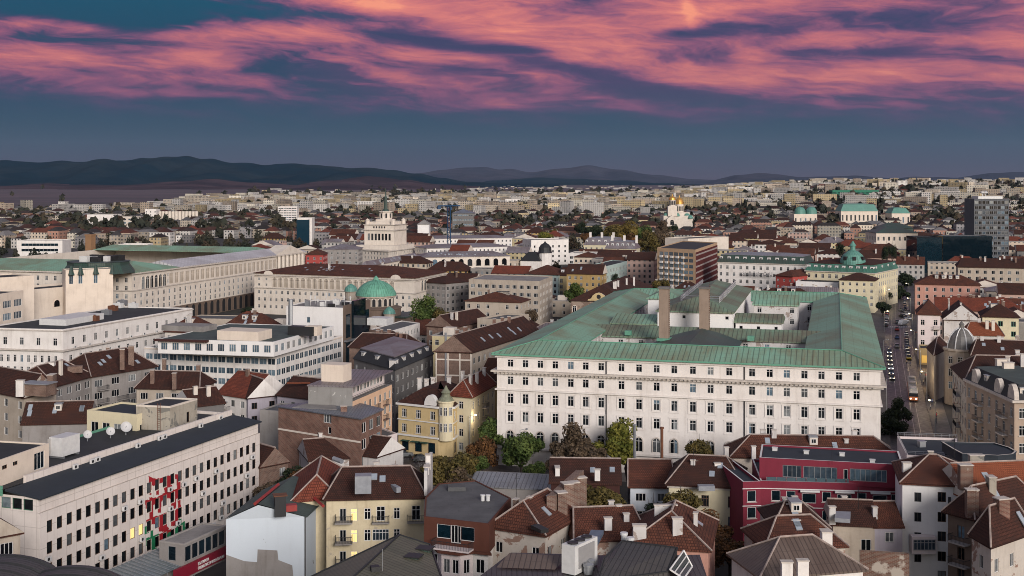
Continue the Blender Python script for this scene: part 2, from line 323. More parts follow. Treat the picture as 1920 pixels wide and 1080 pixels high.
def litm(name, c, e):
    m, nt, b = newmat(name); setin(nt, b.inputs['Base Color'], (*c, 1)); setin(nt, b.inputs['Emission Color'], (*c, 1)); b.inputs['Emission Strength'].default_value = e; return m
LIT = litm('lit_window', (1., .74, .28), .5); LAMP = litm('lamp_glow', (1., .84, .5), 2.5); HEADL = litm('headlight_glow', (1., .9, .68), 9.); TAILL = litm('tail_light_glow', (1., .12, .05), 2.); SHOP = litm('shop_light', (1., .62, .15), .25)
SHAPES = {}
# ---------------------------------------------------------------- windows
def wmb(w, h, style, fr=0, pa=1, deep=.07):
    fm, pm = MB(), MB(); t = .085 if w < 3 else .1
    def bar(x0, x1, z0, z1, d=deep): fm.prism([(x0, -d), (x1, -d), (x1, 0), (x0, 0)], z0, z1, fr, True, True)
    if style[0] == 'a':                         # arched: surround ring and pane stand on the wall
        n = 9; r = w/2; hc = h/2-r
        arc = [(r*cos(pi*k/n), hc+r*sin(pi*k/n)) for k in range(n+1)]
        pm.poly([(-r, -.03, -h/2), (r, -.03, -h/2)]+[(x, -.03, z) for x, z in arc], pa)
        ro = r+.22
        outl = [(-ro, -h/2), (-r, -h/2)], [(r, -h/2), (ro, -h/2)]
        pts_i = [(r, -h/2)]+arc+[(-r, -h/2)]; pts_o = [(ro, -h/2)]+[(ro*cos(pi*k/n), hc+ro*sin(pi*k/n)) for k in range(n+1)]+[(-ro, -h/2)]
        for i in range(len(pts_i)-1):
            a, b, c, d = pts_i[i], pts_i[i+1], pts_o[i+1], pts_o[i]
            fm.poly([(a[0], -.2, a[1]), (d[0], -.2, d[1]), (c[0], -.2, c[1]), (b[0], -.2, b[1])], 2)
            fm.poly([(a[0], -.2, a[1]), (b[0], -.2, b[1]), (b[0], 0, b[1]), (a[0], 0, a[1])], 2)
            fm.poly([(d[0], -.2, d[1]), (d[0], 0, d[1]), (c[0], 0, c[1]), (c[0], -.2, c[1])], 2)
        if 'x' in style:
            bar(-.05, .05, -h/2, h/2-.1, .09); bar(-r, r, hc-.05, hc+.05, .09)
        return fm, pm
    pm.poly([(-w/2, -.02, -h/2), (w/2, -.02, -h/2), (w/2, -.02, h/2), (-w/2, -.02, h/2)], pa)
    bar(-w/2, w/2, -h/2, -h/2+t); bar(-w/2, w/2, h/2-t, h/2); bar(-w/2, -w/2+t, -h/2+t, h/2-t); bar(w/2-t, w/2, -h/2+t, h/2-t)
    nv = int(style[1]) if len(style) > 1 and style[1].isdigit() else 0
    for k in range(1, nv+1): x = -w/2+w*k/(nv+1); bar(x-t*.45, x+t*.45, -h/2+t, h/2-t)
    if 't' in style: bar(-w/2+t, w/2-t, h*.18, h*.18+t*.9, deep-.004)
    return fm, pm
WM = {}
def wmesh(w, h, style, fmat, pmat, trim, split):
    k = (round(w, 2), round(h, 2), style, fmat.name, pmat.name, trim.name if trim else '', split)
    if k not in WM:
        fm, pm = wmb(w, h, style)
        if split: WM[k] = (fm.mesh('window', [fmat, pmat, trim or STONE]), pm.mesh('pane', [fmat, pmat]))
        else:
            i = len(fm.v); fm.v += pm.v; fm.f += [[q+i for q in f] for f in pm.f]; fm.m += pm.m
            WM[k] = (fm.mesh('window', [fmat, pmat, trim or STONE]), None)
    return WM[k]
# ---------------------------------------------------------------- building kit
FOOT = []                                  # footprints of everything placed by hand (for keeping the infill clear)
class Bld:
    def __init__(s, name, label, cat, poly, group=None):
        cx = sum(p[0] for p in poly)/len(poly); cy = sum(p[1] for p in poly)/len(poly)
        s.c = (cx, cy); s.root = empty(name, label, cat, (cx, cy, 0), group); s.wins = []; s.poly = poly; s.near = hypot(cx, cy) < 330; s.color = None
        FOOT.append(poly)
    def loc(s, x, y, z): return (x-s.c[0], y-s.c[1], z)
    def part(s, mb, name, mats, smooth=False):
        o = mb.build(name, mats, s.root, smooth)
        if s.color: o.color = (*s.color, 1)
        return o
    def sub(s, mb, name, mats, par): o = mb.build(name, mats, s.root); o.parent = par; return o
    # one wall with window openings; spec: st storey, top offset of the first row, rows, sp spacing / cols list, ww, wh, sty, fr, pa
    def wall(s, mb, A, B, z0, z1, sp=None, m=0):
        L = hypot(B[0]-A[0], B[1]-A[1]); d = nrm(V2(A, B)); n = (d[1], -d[0]); ang = atan2(d[1], d[0])
        def P(q, z, dep=0.): return (A[0]+d[0]*q-n[0]*dep, A[1]+d[1]*q-n[1]*dep, z)
        holes = []
        for g in ([] if not sp else sp if isinstance(sp, list) else [sp]):
            ww, wh, sty = g.get('ww', 1.2), g.get('wh', 1.6), g.get('sty', 'x1t'); st = g.get('st', 3.1); top = g.get('top', 1.7)
            mg = g.get('mg', .9)
            cols = g.get('cols')
            if cols is None:
                k = g.get('n') or max(1, int((L-2*mg+g.get('sp', 2.6)-ww)/g.get('sp', 2.6)))
                span = L-2*mg-ww
                if span < 0: continue
                cols = [mg+ww/2+(span*i/(k-1) if k > 1 else span/2) for i in range(k)]
            rows = g.get('rows')
            if rows is None: rows = [top+st*i for i in range(g.get('nr') or max(0, int((z1-max(z0, .5)-top-wh/2)/st)+1))]
            for rz in rows:
                zc = z1-rz
                if zc-wh/2 < z0+.2: continue
                for q in cols:
                    if q-ww/2 < .1 or q+ww/2 > L-.1 or random.random() < g.get('skip', 0): continue
                    if sty[0] != 'a': holes.append((q-ww/2, q+ww/2, zc-wh/2, zc+wh/2))
                    s.wins.append((P(q, zc, .16 if sty[0] != 'a' else -.004), ang, ww, wh, sty, g, n))
        qs = sorted({0., L, *[h[0] for h in holes], *[h[1] for h in holes]}); zs = sorted({z0, z1, *[h[2] for h in holes], *[h[3] for h in holes]})
        occ = set()
        import bisect
        for h in holes:
            for i in range(bisect.bisect_left(qs, h[0]), bisect.bisect_left(qs, h[1])):
                for j in range(bisect.bisect_left(zs, h[2]), bisect.bisect_left(zs, h[3])): occ.add((i, j))
        for j in range(len(zs)-1):
            i = 0
            while i < len(qs)-1:
                if (i, j) in occ: i += 1; continue
                k = i
                while k < len(qs)-1 and (k, j) not in occ: k += 1
                mb.poly([P(qs[i], zs[j]), P(qs[k], zs[j]), P(qs[k], zs[j+1]), P(qs[i], zs[j+1])], m); i = k
        D = .2
        for a, b, c, e in holes:
            mb.poly([P(a, c), P(b, c), P(b, c, D), P(a, c, D)], m); mb.poly([P(a, e, D), P(b, e, D), P(b, e), P(a, e)], m)
            mb.poly([P(a, c), P(a, c, D), P(a, e, D), P(a, e)], m); mb.poly([P(b, c, D), P(b, c), P(b, e), P(b, e, D)], m)
    def tier(s, poly, z0, z1, mat, spec='auto', fac=None, name='wall', base=None):
        """walls of a tier; spec for every side that faces the viewpoint, fac[i] overrides side i (None: blank)"""
        mb = MB(); fac = fac or {}; n = len(poly)
        for i in range(n):
            A, B = poly[i], poly[(i+1) % n]; d = nrm(V2(A, B)); nn = (d[1], -d[0]); mid = ((A[0]+B[0])/2, (A[1]+B[1])/2)
            see = nn[0]*-mid[0]+nn[1]*-mid[1] > 0
            sp = fac[i] if i in fac else (({} if spec == 'auto' else spec) if see else None)
            s.wall(mb, A, B, z0, z1, sp)
        s.wallo = s.part(mb, name, mat); return s
    def frame4(s, poly, ov=0.):
        A, B, C, D = poly; u = nrm(V2(A, B)); v = nrm(V2(A, D)) if True else 0
        return [(A[0]-ov*u[0]-ov*v[0], A[1]-ov*u[1]-ov*v[1]), (B[0]+ov*u[0]-ov*v[0], B[1]+ov*u[1]-ov*v[1]), (C[0]+ov*u[0]+ov*v[0], C[1]+ov*u[1]+ov*v[1]), (D[0]-ov*u[0]+ov*v[0], D[1]-ov*u[1]+ov*v[1])]
    def hip(s, poly, z, rise, mat, ov=.5, e=None, along=None, gable=None, th=.22, chim=0, cm=None, sky=0, dorm=0, ridge=True):
        """hip roof on four corners; along 0: ridge parallel to AB, 1: to BC; e: hip inset (0 makes a gable, closed by material gable)"""
        P = s.frame4(poly, ov); w = hypot(*V2(P[0], P[1])); d = hypot(*V2(P[1], P[2]))
        if along is None: along = 0 if w >= d else 1
        if along == 1: P = P[1:]+P[:1]; w, d = d, w
        e = min(d/2, w/2) if e is None else min(e, w/2)
        A, B, C, D = P; u = nrm(V2(A, B))
        m1 = ((A[0]+D[0])/2, (A[1]+D[1])/2); m2 = ((B[0]+C[0])/2, (B[1]+C[1])/2)
        R1 = (m1[0]+u[0]*e, m1[1]+u[1]*e, z+th+rise); R2 = (m2[0]-u[0]*e, m2[1]-u[1]*e, z+th+rise)
        mb = MB(); zt = z+th
        mb.prism(P, z-.02, zt, 0, False, True)
        a, b, c, dd = [(p[0], p[1], zt) for p in P]
        mb.poly([a, b, R2, R1]); mb.poly([c, dd, R1, R2])
        if e > .05 or not gable: mb.poly([b, c, R2]); mb.poly([dd, a, R1])
        ro = s.part(mb, 'roof', mat)
        if e <= .05 and gable:
            for q in ([b, c, R2], [dd, a, R1]): g = MB(); g.poly(q); s.part(g, 'gable', gable)
        s.R = (R1, R2, u, w, d, zt, rise)
        if ridge and hypot(s.c[0], s.c[1]) < 420 and w-2*e > 1:
            r = MB(); up = .06
            r.bar((R1[0], R1[1], R1[2]+up), (R2[0], R2[1], R2[2]+up), .16, 0, 5)
            if e > .05:
                for q, rr in ((a, R1), (dd, R1), (b, R2), (c, R2)): r.bar((q[0], q[1], q[2]+up), (rr[0], rr[1], rr[2]+up), .13, 0, 5)
            s.sub(r, 'ridge_cap', RIDGE, ro)
        v = (-u[1], u[0])
        for k in range(chim):
            t = random.uniform(.08, .92); o = random.uniform(-.3, .3)*d
            x = R1[0]+(R2[0]-R1[0])*t+v[0]*o; y = R1[1]+(R2[1]-R1[1])*t+v[1]*o
            s.chimney(x, y, z+rise*(1-abs(o)/(d/2))*.7, z+th+rise+random.uniform(.4, 1.1), atan2(u[1], u[0]), cm)
        for k in range(sky):
            t = random.uniform(.05, .95); f = random.uniform(.25, .7)
            s.onroof(t, f, 'skylight')
        for k in range(dorm): s.onroof((k+.5)/dorm, .4, 'dormer')
        return s
    def onroof(s, t, f, kind, w=None):
        R1, R2, u, wd, d, zt, rise = s.R; v = (u[1], -u[0])
        if v[0]*s.c[0]+v[1]*s.c[1] > 0: v = (-v[0], -v[1])
        run = d/2; bx = R1[0]+(R2[0]-R1[0])*t+v[0]*run*f; by = R1[1]+(R2[1]-R1[1])*t+v[1]*run*f; bz = zt+rise*(1-f); sl = rise/run
        mb = MB(); a = atan2(v[0]*-1, v[1]) if False else atan2(u[1], u[0])
        if kind == 'skylight':
            h, ww = .6, .45
            pts = [(-ww, -h), (ww, -h), (ww, h), (-ww, h)]
            top = [(bx+u[0]*p+v[0]*q, by+u[1]*p+v[1]*q, bz-sl*q+.12) for p, q in pts]
            if (u[0]*v[1]-u[1]*v[0]) < 0: top = top[::-1]
            mb.poly(top, 0); bot = [(x, y, z-.25) for x, y, z in top]
            for i in range(4): mb.poly([bot[i], bot[(i+1) % 4], top[(i+1) % 4], top[i]], 1)
            s.part(mb, 'skylight', [SKYL, METAL])
        else:
            w = w or 1.5; h = 1.25; dep = min(h/sl+.3, run*f+.3)
            F1 = [(bx+u[0]*p+v[0]*.1, by+u[1]*p+v[1]*.1) for p in (-w/2, w/2)]; Bk = [(x-v[0]*dep, y-v[1]*dep) for x, y in F1]
            pl = [F1[0], F1[1], Bk[1], Bk[0]]
            if (u[0]*-v[1]-u[1]*-v[0]) < 0: pl = pl[::-1]
            mb.prism(pl, bz-.3, bz+h, 0)
            o = s.part(mb, 'dormer', s.dm if hasattr(s, 'dm') else PL['stone'])
            r = MB(); q = [(x+ (x-bx)*.12, y+(y-by)*.12) for x, y in pl]; r.prism(q, bz+h+.003, bz+h+.2, 0, True, True); s.sub(r, 'dormer_roof', s.drm if hasattr(s, 'drm') else ZINC, o)
            fm, pm = wmesh(w*.62, h*.68, 'x1', WHITE, PANE, None, False)
            wo = inst('window', fm, o, s.loc(bx+v[0]*.104, by+v[1]*.104, bz+h*.5), atan2(v[0], -v[1]))
    def chimney(s, x, y, z0, z1, ang=0., mat=None, sx=.9, sy=.6):
        if y < 232: z1 = max(z0+.6, z1-.9); sx *= .85; sy *= .85
        mb = MB(); mb.box((x, y, z0-.5), (sx, sy, z1-z0+.5), ang); o = s.part(mb, 'chimney', mat or random.choice([MB_['brick3'], PL['peelw'], PL['stone']]))
        c = MB(); c.box((x, y, z1+.002), (sx+.2, sy+.2, .14), ang); s.sub(c, 'chimney_cap', STONE, o); return o
    def flat(s, poly, z, mat, wallmat, par=.5, th=.3, cop=None, tilt=0):
        """flat roof: deck sunk behind a parapet"""
        n = len(poly); cx = sum(p[0] for p in poly)/n; cy = sum(p[1] for p in poly)/n
        inn = inset(poly, th)
        mb = MB(); mb.poly([(p[0], p[1], z+.02) for p in inn]); s.part(mb, 'roof', mat)
        if par > 0:
            mb = MB()
            for i in range(n):
                a, b, c, d = poly[i], poly[(i+1) % n], inn[(i+1) % n], inn[i]
                mb.poly([(*a, z), (*b, z), (*b, z+par), (*a, z+par)]); mb.poly([(*c, z), (*d, z), (*d, z+par), (*c, z+par)]); mb.poly([(*a, z+par), (*b, z+par), (*c, z+par), (*d, z+par)], 1)
            s.part(mb, 'parapet', [wallmat, cop or wallmat])
        return s
    def band(s, poly, z, h, out, mat, name='cornice', sides=None):
        """cornice round a polygon, proud of the wall"""
        q = inset(poly, -out); mb = MB(); n = len(poly)
        for i in range(n):
            if sides is not None and i not in sides: continue
            a, b, c, d = q[i], q[(i+1) % n], poly[(i+1) % n], poly[i]
            mb.poly([(*a, z), (*b, z), (*b, z+h), (*a, z+h)]); mb.poly([(*a, z+h), (*b, z+h), (*c, z+h), (*d, z+h)]); mb.poly([(*d, z), (*c, z), (*b, z), (*a, z)])
        s.part(mb, name, mat); return s
    def mansard(s, poly, z, h, run, mat, top, rise=.6, ov=.35, dorm=None):
        lo = inset(poly, -ov); hi = inset(poly, run); mb = MB(); n = len(poly)
        mb.prism(lo, z-.02, z+.2, 0, False, True)
        for i in range(n): mb.poly([(*lo[i], z+.2), (*lo[(i+1) % n], z+.2), (*hi[(i+1) % n], z+h), (*hi[i], z+h)])
        ro = s.part(mb, 'roof', mat); t = MB()
        if rise and n == 4: s.hip(hi, z+h, rise, top, .15, ridge=False)
        else: t.poly([(*p, z+h) for p in hi]); s.part(t, 'roof', top)
        if dorm:
            for i, k in dorm.items():
                A, B = lo[i], lo[(i+1) % n]; d = nrm(V2(A, B)); nn = (d[1], -d[0]); L = hypot(*V2(A, B)); ang = atan2(d[1], d[0])
                for j in range(k):
                    q = L*(j+.5)/k; x, y = A[0]+d[0]*q-nn[0]*(ov+run*.35), A[1]+d[1]*q-nn[1]*(ov+run*.35)
                    mb = MB(); mb.box((x-nn[0]*.8, y-nn[1]*.8, z+.25), (1.7, 1.6, h*.72), ang); o = s.part(mb, 'dormer', getattr(s, 'dm', PL['white2']))
                    mb = MB(); mb.box((x-nn[0]*.8, y-nn[1]*.8, z+.252+h*.72), (1.95, 1.8, .15), ang); s.sub(mb, 'dormer_roof', getattr(s, 'drm', ZINC), o)
                    fm, _ = wmesh(1.05, h*.5, 'x1', WHITE, PANE, None, False); inst('window', fm, o, s.loc(x+nn[0]*.004, y+nn[1]*.004, z+.25+h*.37), ang)
        return s
    def box(s, name, px, py, z, sz, mat, ang=None, o=None, parent=None):
        x, y = W(px, py, z); return s.boxw(name, x, y, z, sz, mat, ang, parent)
    def boxw(s, name, x, y, z, sz, mat, ang=None, parent=None):
        mb = MB(); mb.box((x, y, z), sz, GA if ang is None else ang)
        return s.sub(mb, name, mat, parent) if parent else s.part(mb, name, mat)
    def ac(s, i, q, z, out=.35):             # air conditioner on side i of the footprint
        A, B = s.poly[i], s.poly[(i+1) % len(s.poly)]; d = nrm(V2(A, B)); n = (d[1], -d[0])
        return inst('air_conditioner', ACM, s.root, s.loc(A[0]+d[0]*q+n[0]*.02, A[1]+d[1]*q+n[1]*.02, z), atan2(d[1], d[0]))
    def balcony(s, i, q, z, w=2.4, dep=1.1, mat=None, rail=None, poly=None):
        pl = poly or s.poly; A, B = pl[i], pl[(i+1) % len(pl)]; d = nrm(V2(A, B)); n = (d[1], -d[0]); ang = atan2(d[1], d[0])
        mb = MB(); mb.box((A[0]+d[0]*q+n[0]*dep/2, A[1]+d[1]*q+n[1]*dep/2, z-.2), (w, dep, .2), ang); o = s.part(mb, 'balcony', mat or STONE)
        r = MB()
        def P(a, b, zz): return (A[0]+d[0]*a+n[0]*b, A[1]+d[1]*a+n[1]*b, zz)
        for a0, b0, a1, b1 in ((-w/2+.06, dep-.06, w/2-.06, dep-.06), (-w/2+.06, 0, -w/2+.06, dep-.06), (w/2-.06, 0, w/2-.06, dep-.06)):
            r.bar(P(q+a0, b0, z+.95), P(q+a1, b1, z+.95), .04); k = max(2, int(hypot(a1-a0, b1-b0)/.22))
            for t in range(k+1): r.bar(P(q+a0+(a1-a0)*t/k, b0+(b1-b0)*t/k, z), P(q+a0+(a1-a0)*t/k, b0+(b1-b0)*t/k, z+.95), .022, 0, 3)
        s.sub(r, 'railing', rail or DARKM, o); return o
    def finish(s):
        W0 = sorted(s.wins, key=lambda t: (hypot(t[0][0], t[0][1])/10-t[0][2]))
        rest = MB(); rm = []
        for k, (p, ang, ww, wh, sty, g, n) in enumerate(W0):
            fr, pa, tr = g.get('fr', WHITE), g.get('pa', PANE), g.get('trim')
            if g.get('lit') and random.random() < g['lit']: pa = LIT
            if k < 100:
                fm, pm = wmesh(ww, wh, sty, fr, pa, tr, s.near)
                o = inst('window', fm, s.root, s.loc(*p), ang)
                if pm: inst('pane', pm, o, (0, 0, 0))
                if g.get('sill') and s.near:
                    sm = SILLS.setdefault(round(ww, 1), None) or SILLS.__setitem__(round(ww, 1), sillmesh(ww)) or SILLS[round(ww, 1)]
                    inst('sill', sm, o, (0, -.16, -wh/2-.1))
            else:
                fm, pm = wmb(ww, wh, sty); ca, sa = cos(ang), sin(ang)
                for q in (fm, pm):
                    for f, mi in zip(q.f, q.m):
                        mt = [fr, PANEM if pa is PANE else pa, tr or STONE][mi]
                        if mt not in rm: rm.append(mt)
                        rest.poly([(p[0]+q.v[i][0]*ca-q.v[i][1]*sa, p[1]+q.v[i][0]*sa+q.v[i][1]*ca, p[2]+q.v[i][2]) for i in f], rm.index(mt))
        if rest.f: o = s.part(rest, 'window', rm); o['kind'] = 'stuff'
        s.wins = []; return s
def sillmesh(w):
    mb = MB(); mb.prism([(-w/2-.12, -.14), (w/2+.12, -.14), (w/2+.12, 0), (-w/2-.12, 0)], 0, .1, 0, True, True); return mb.mesh('sill', [STONE])
SILLS = {}
RIDGE = plain('ridge_mortar', (.42, .33, .29), .9, var=.6); SKYL = plain('skylight_glass', (.36, .40, .45), .15, var=.3)
def acmesh():
    mb = MB(); mb.box((0, -.42, 0), (.95, .36, .7), 0, 0); mb.box((0, -.18, -.06), (.8, .36, .06), 0, 1)
    n = 10; mb.poly([(-.14+.26*cos(2*pi*k/n), -.603, .35+.26*sin(2*pi*k/n)) for k in range(n)], 1)
    return mb.mesh('air_conditioner', [WHITEM, DARKM])
ACM = acmesh()
def inset(poly, t):
    n = len(poly); o = []
    for i in range(n):
        a, b, c = poly[i-1], poly[i], poly[(i+1) % n]; d1 = nrm(V2(a, b)); d2 = nrm(V2(b, c)); n1 = (-d1[1], d1[0]); n2 = (-d2[1], d2[0])
        k = 1+n1[0]*n2[0]+n1[1]*n2[1]; k = max(k, .3)
        o.append((b[0]+t*(n1[0]+n2[0])/k, b[1]+t*(n1[1]+n2[1])/k))
    return o
TH = radians(17); D1 = (sin(TH), cos(TH)); D2 = (cos(TH), -sin(TH)); GA = -TH
def rect(A, B, depth):
    d = nrm(V2(A, B)); n = (-d[1], d[0]); return [A, B, (B[0]+n[0]*depth, B[1]+n[1]*depth), (A[0]+n[0]*depth, A[1]+n[1]*depth)]
def R(z, a, b, depth): return rect(W(*a, z), W(*b, z), depth)          # rectangle from its front edge in the photo
def R3(z, a, b, c):
    A, B, C = W(*a, z), W(*b, z), W(*c, z); return [A, B, C, (A[0]+C[0]-B[0], A[1]+C[1]-B[1])]
def Q(z, *p): return [W(*a, z) for a in p]
def onwall(A, B, px, py):                 # (distance along the wall, height) of a photo pixel on the wall through A and B
    k = (px-960)/F; d = V2(A, B); t = (k*A[1]-A[0])/(d[0]-k*d[1]); y = A[1]+d[1]*t
    return t*hypot(*d), CAMH-(py-YH)/F*y
# ---------------------------------------------------------------- terrain, mountains, haze
def ter(x, y):
    a = max(0., min(1., (y-1100)/2400)); b = max(0., min(1., (x-.06*y)/(.22*y+1)))
    a = a*a*(3-2*a); b = b*b*(3-2*b); f = 1-max(0., min(1., (y-4300)/3000))
    return 42*a*b*f
def groundmat():
    m, nt, b = newmat('ground'); pos = nt.nodes.new('ShaderNodeNewGeometry').outputs['Position']; x, y, z = sep(nt, pos)
    f1 = noise(nt, vmul(nt, pos, (.00035, .0021, 0)), 1., 7, .6, .4); f2 = noise(nt, vmul(nt, pos, (.004, .012, 0)), 1., 5)
    fields = ramp(nt, f1, [(.3, (.035, .030, .042)), (.43, (.085, .056, .072)), (.52, (.14, .085, .10)), (.58, (.045, .036, .046)), (.68, (.17, .11, .12))])
    fields = mixc(nt, mapr(nt, f2, .4, .65), fields, (.045, .034, .042, 1))
    town = ramp(nt, noise(nt, pos, .05, 6), [(.35, (.018, .016, .017)), (.55, (.034, .03, .03)), (.7, (.028, .03, .018))])
    setin(nt, b.inputs['Base Color'], mixc(nt, mapr(nt, y, 2300, 3600), town, fields)); b.inputs['Roughness'].default_value = .9; return m
ys = [-1200, -300, 0, 100, 200, 300, 400, 600, 900, 1200, 1500, 1900, 2300, 2800, 3400, 4000, 4700, 5500, 6500, 8000, 10000, 13000, 17000, 24000, 33000, 45000]
fx = np.linspace(-1, 1, 41)
gv = []; gf = []
for y in ys:
    wd = 3000+.95*max(y, 0)
    gv += [(f*wd, y, ter(f*wd, y)-(.05 if y < 1000 else 0)) for f in fx]
for j in range(len(ys)-1):
    for i in range(40): k = j*41+i; gf.append((k, k+1, k+42, k+41))
me = bpy.data.meshes.new('ground'); me.from_pydata(gv, [], gf); me.materials.append(groundmat()); me.update()
ground = bpy.data.objects.new('ground', me); COL.objects.link(ground); ground['kind'] = 'structure'
def hillmat(name, c1, c2, sc):
    m, nt, b = newmat(name); pos = nt.nodes.new('ShaderNodeNewGeometry').outputs['Position']
    n = noise(nt, pos, sc, 7, .62); n2 = noise(nt, pos, sc*5, 5, .6)
    col = mixc(nt, mapr(nt, n, .45, .58), (*c1, 1), (*c2, 1)); col = mixc(nt, mapr(nt, n2, .4, .7, 0, .5), col, (*dk(c1, .5), 1))
    setin(nt, b.inputs['Base Color'], col); b.inputs['Roughness'].default_value = 1; b.inputs['Specular IOR Level'].default_value = 0; return m
def interp(x, pts):
    for (a, p), (b, q) in zip(pts, pts[1:]):
        if x <= b: t = max(0, (x-a)/(b-a)); t = t*t*(3-2*t); return p+(q-p)*t
    return pts[-1][1]
def hills(name, dist, depth, prof, mat, seed, rough=.10):
    """a mountain range: a skyline profile (photo pixels) carried by a real ridge of that depth"""
    rnd = random.Random(seed); x0, x1 = prof[0][0], prof[-1][0]; nx = 240; nyy = 14
    ph = [(rnd.uniform(.004, .09), rnd.uniform(0, 6.3), rnd.uniform(0, 6.3)) for _ in range(14)]
    v = []; f = []
    for j in range(nyy+1):
        t = j/nyy; Yd = dist-depth*(1-t)
        for i in range(nx+1):
            px = x0+(x1-x0)*i/nx; py = interp(px, prof); X = (px-960)/F*dist
            top = max(0., CAMH-(py-YH)/F*dist)
            bumps = sum(sin(px*a+b+t*9*sin(c+px*.01))/(1+a*25) for a, b, c in ph)
            hgt = top*(t**1.35)*(1+rough*bumps*(1-t)*2.2+.02*bumps)*1.0
            v.append((X*(Yd/dist*.15+.85), Yd, hgt-6*(1-t)))
    for i in range(nx+1): v.append((v[nyy*(nx+1)+i][0], dist+depth*.7, -5))
    for j in range(nyy+1):
        for i in range(nx): k = j*(nx+1)+i; f.append((k, k+1, k+nx+2, k+nx+1))
    me = bpy.data.meshes.new(name); me.from_pydata(v, [], f); me.materials.append(mat); me.polygons.foreach_set('use_smooth', np.ones(len(f), bool)); me.update()
    o = bpy.data.objects.new(name, me); COL.objects.link(o); o['kind'] = 'structure'; return o
FOREST = hillmat('forest_hills', (.004, .025, .044), (.020, .036, .050), .0009); FARH = hillmat('far_hills', (.055, .062, .095), (.085, .082, .115), .0006); FOOTH = hillmat('bare_foothills', (.10, .066, .078), (.05, .038, .05), .0012)  # far hills have the blue of distance haze mixed into their own colour
hills('hills', 14000, 4200, [(-500, 312), (-200, 300), (0, 301), (60, 303), (110, 302), (140, 305), (180, 302), (225, 301), (270, 295), (310, 291), (345, 293), (390, 297), (440, 305), (500, 309), (545, 308), (600, 310), (660, 314), (735, 318), (780, 324), (830, 334), (880, 341), (960, 344), (1040, 345)], FOREST, 3)
hills('hills', 10500, 3000, [(-400, 352), (-100, 350), (40, 348), (90, 344), (150, 346), (250, 348), (330, 340), (400, 336), (470, 342), (560, 347), (620, 338), (690, 331), (760, 338), (830, 346), (900, 349)], FOOTH, 5)
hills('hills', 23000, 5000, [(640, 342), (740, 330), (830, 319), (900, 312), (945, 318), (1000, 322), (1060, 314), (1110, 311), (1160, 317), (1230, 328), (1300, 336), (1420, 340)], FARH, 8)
hills('hills', 19000, 4500, [(880, 345), (930, 338), (1010, 333), (1060, 335), (1160, 338), (1240, 343), (1300, 345)], FOREST, 11)
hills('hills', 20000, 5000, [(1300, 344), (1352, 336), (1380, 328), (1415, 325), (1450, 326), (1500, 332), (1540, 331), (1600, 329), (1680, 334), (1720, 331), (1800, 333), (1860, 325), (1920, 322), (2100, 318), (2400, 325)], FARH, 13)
mb = MB(); mb.prism([(-60000, -2500), (60000, -2500), (60000, 46000), (-60000, 46000)], -60, 1500, 0, True, True)
hm = bpy.data.materials.new('haze'); hm.use_nodes = True; hn = hm.node_tree; hn.nodes.clear()
ho = hn.nodes.new('ShaderNodeOutputMaterial'); pv = hn.nodes.new('ShaderNodeVolumePrincipled'); lk(hn, pv.outputs[0], ho.inputs['Volume'])
pv.inputs['Color'].default_value = (.38, .52, .72, 1); pv.inputs['Density'].default_value = .12e-4; pv.inputs['Anisotropy'].default_value = .1
hz = mb.build('haze', [hm]); hz['kind'] = 'stuff'
# ================================================================ near and middle buildings
def along(A, B, s, t, z=None):                     # s metres from A to B, t metres inward (left of AB)
    d = nrm(V2(A, B)); p = (A[0]+d[0]*s-d[1]*t, A[1]+d[1]*s+d[0]*t); return p if z is None else (*p, z)
def text_mesh(name, body, size, mat, origin, ang, mirror=False, align='LEFT', sx=1.):
    cu = bpy.data.curves.new(name, 'FONT'); cu.body = body; cu.size = size; cu.extrude = .03; cu.align_x = align
    tmp = bpy.data.objects.new(name, cu); me = bpy.data.meshes.new_from_object(tmp); bpy.data.objects.remove(tmp); bpy.data.curves.remove(cu)
    me.materials.clear(); me.materials.append(mat)
    o = bpy.data.objects.new(name, me); COL.objects.link(o); o.location = origin; o.rotation_euler = (pi/2, 0, ang)
    o.scale = (-sx if mirror else sx, 1, 1); return o
# ---- long office block with the mural
z = 14.5; A, B = W(75, 963, z), W(487, 812, z); hq = rect(A, B, 20); L = hypot(*V2(A, B))
b = Bld('office_block', 'long cream office block with red and green mural on its facade', 'office building', hq)
hs = dict(sp=2.08, ww=1.2, wh=1.75, top=2.3, st=3.1, nr=4, sty='p', fr=BROWNF, mg=1.4, lit=0)
b.tier(hq, 0, z, PL['hq'], fac={0: hs, 3: None})
hang = atan2(B[1]-A[1], B[0]-A[0])
at = [along(A, B, .0, .35), along(A, B, L, .35), along(A, B, L, 19.6), along(A, B, 0, 19.6)]
led = MB(); led.poly([(*p, z+.01) for p in hq]); b.part(led, 'ledge', STONE)
b.tier(at, z+.015, 16.7, PL['hq'], fac={0: dict(sp=1.9, ww=1.72, wh=1.75, rows=[1.15], sty='p', fr=WHITE, pa=PANER, mg=.3), 3: dict(sp=1.9, ww=1.7, wh=1.6, rows=[1.15], sty='p', fr=plain('green_frame', (.06, .16, .10), .5), pa=PANER)}, name='attic_wall')
r = MB(); e = [along(A, B, -.3, -.25, 16.72), along(A, B, L+.3, -.25, 16.72), along(A, B, L+.3, 6, 17.5), along(A, B, -.3, 6, 17.5)]
r.poly(e); r.poly([(p[0], p[1], p[2]-.25) for p in e[::-1]]); r.poly([(e[0][0], e[0][1], 16.47), (e[1][0], e[1][1], 16.47), e[1], e[0]]); r.poly([(e[3][0], e[3][1], 17.25), (e[0][0], e[0][1], 16.47), e[0], e[3]])
b.part(r, 'roof', FT['blue'])
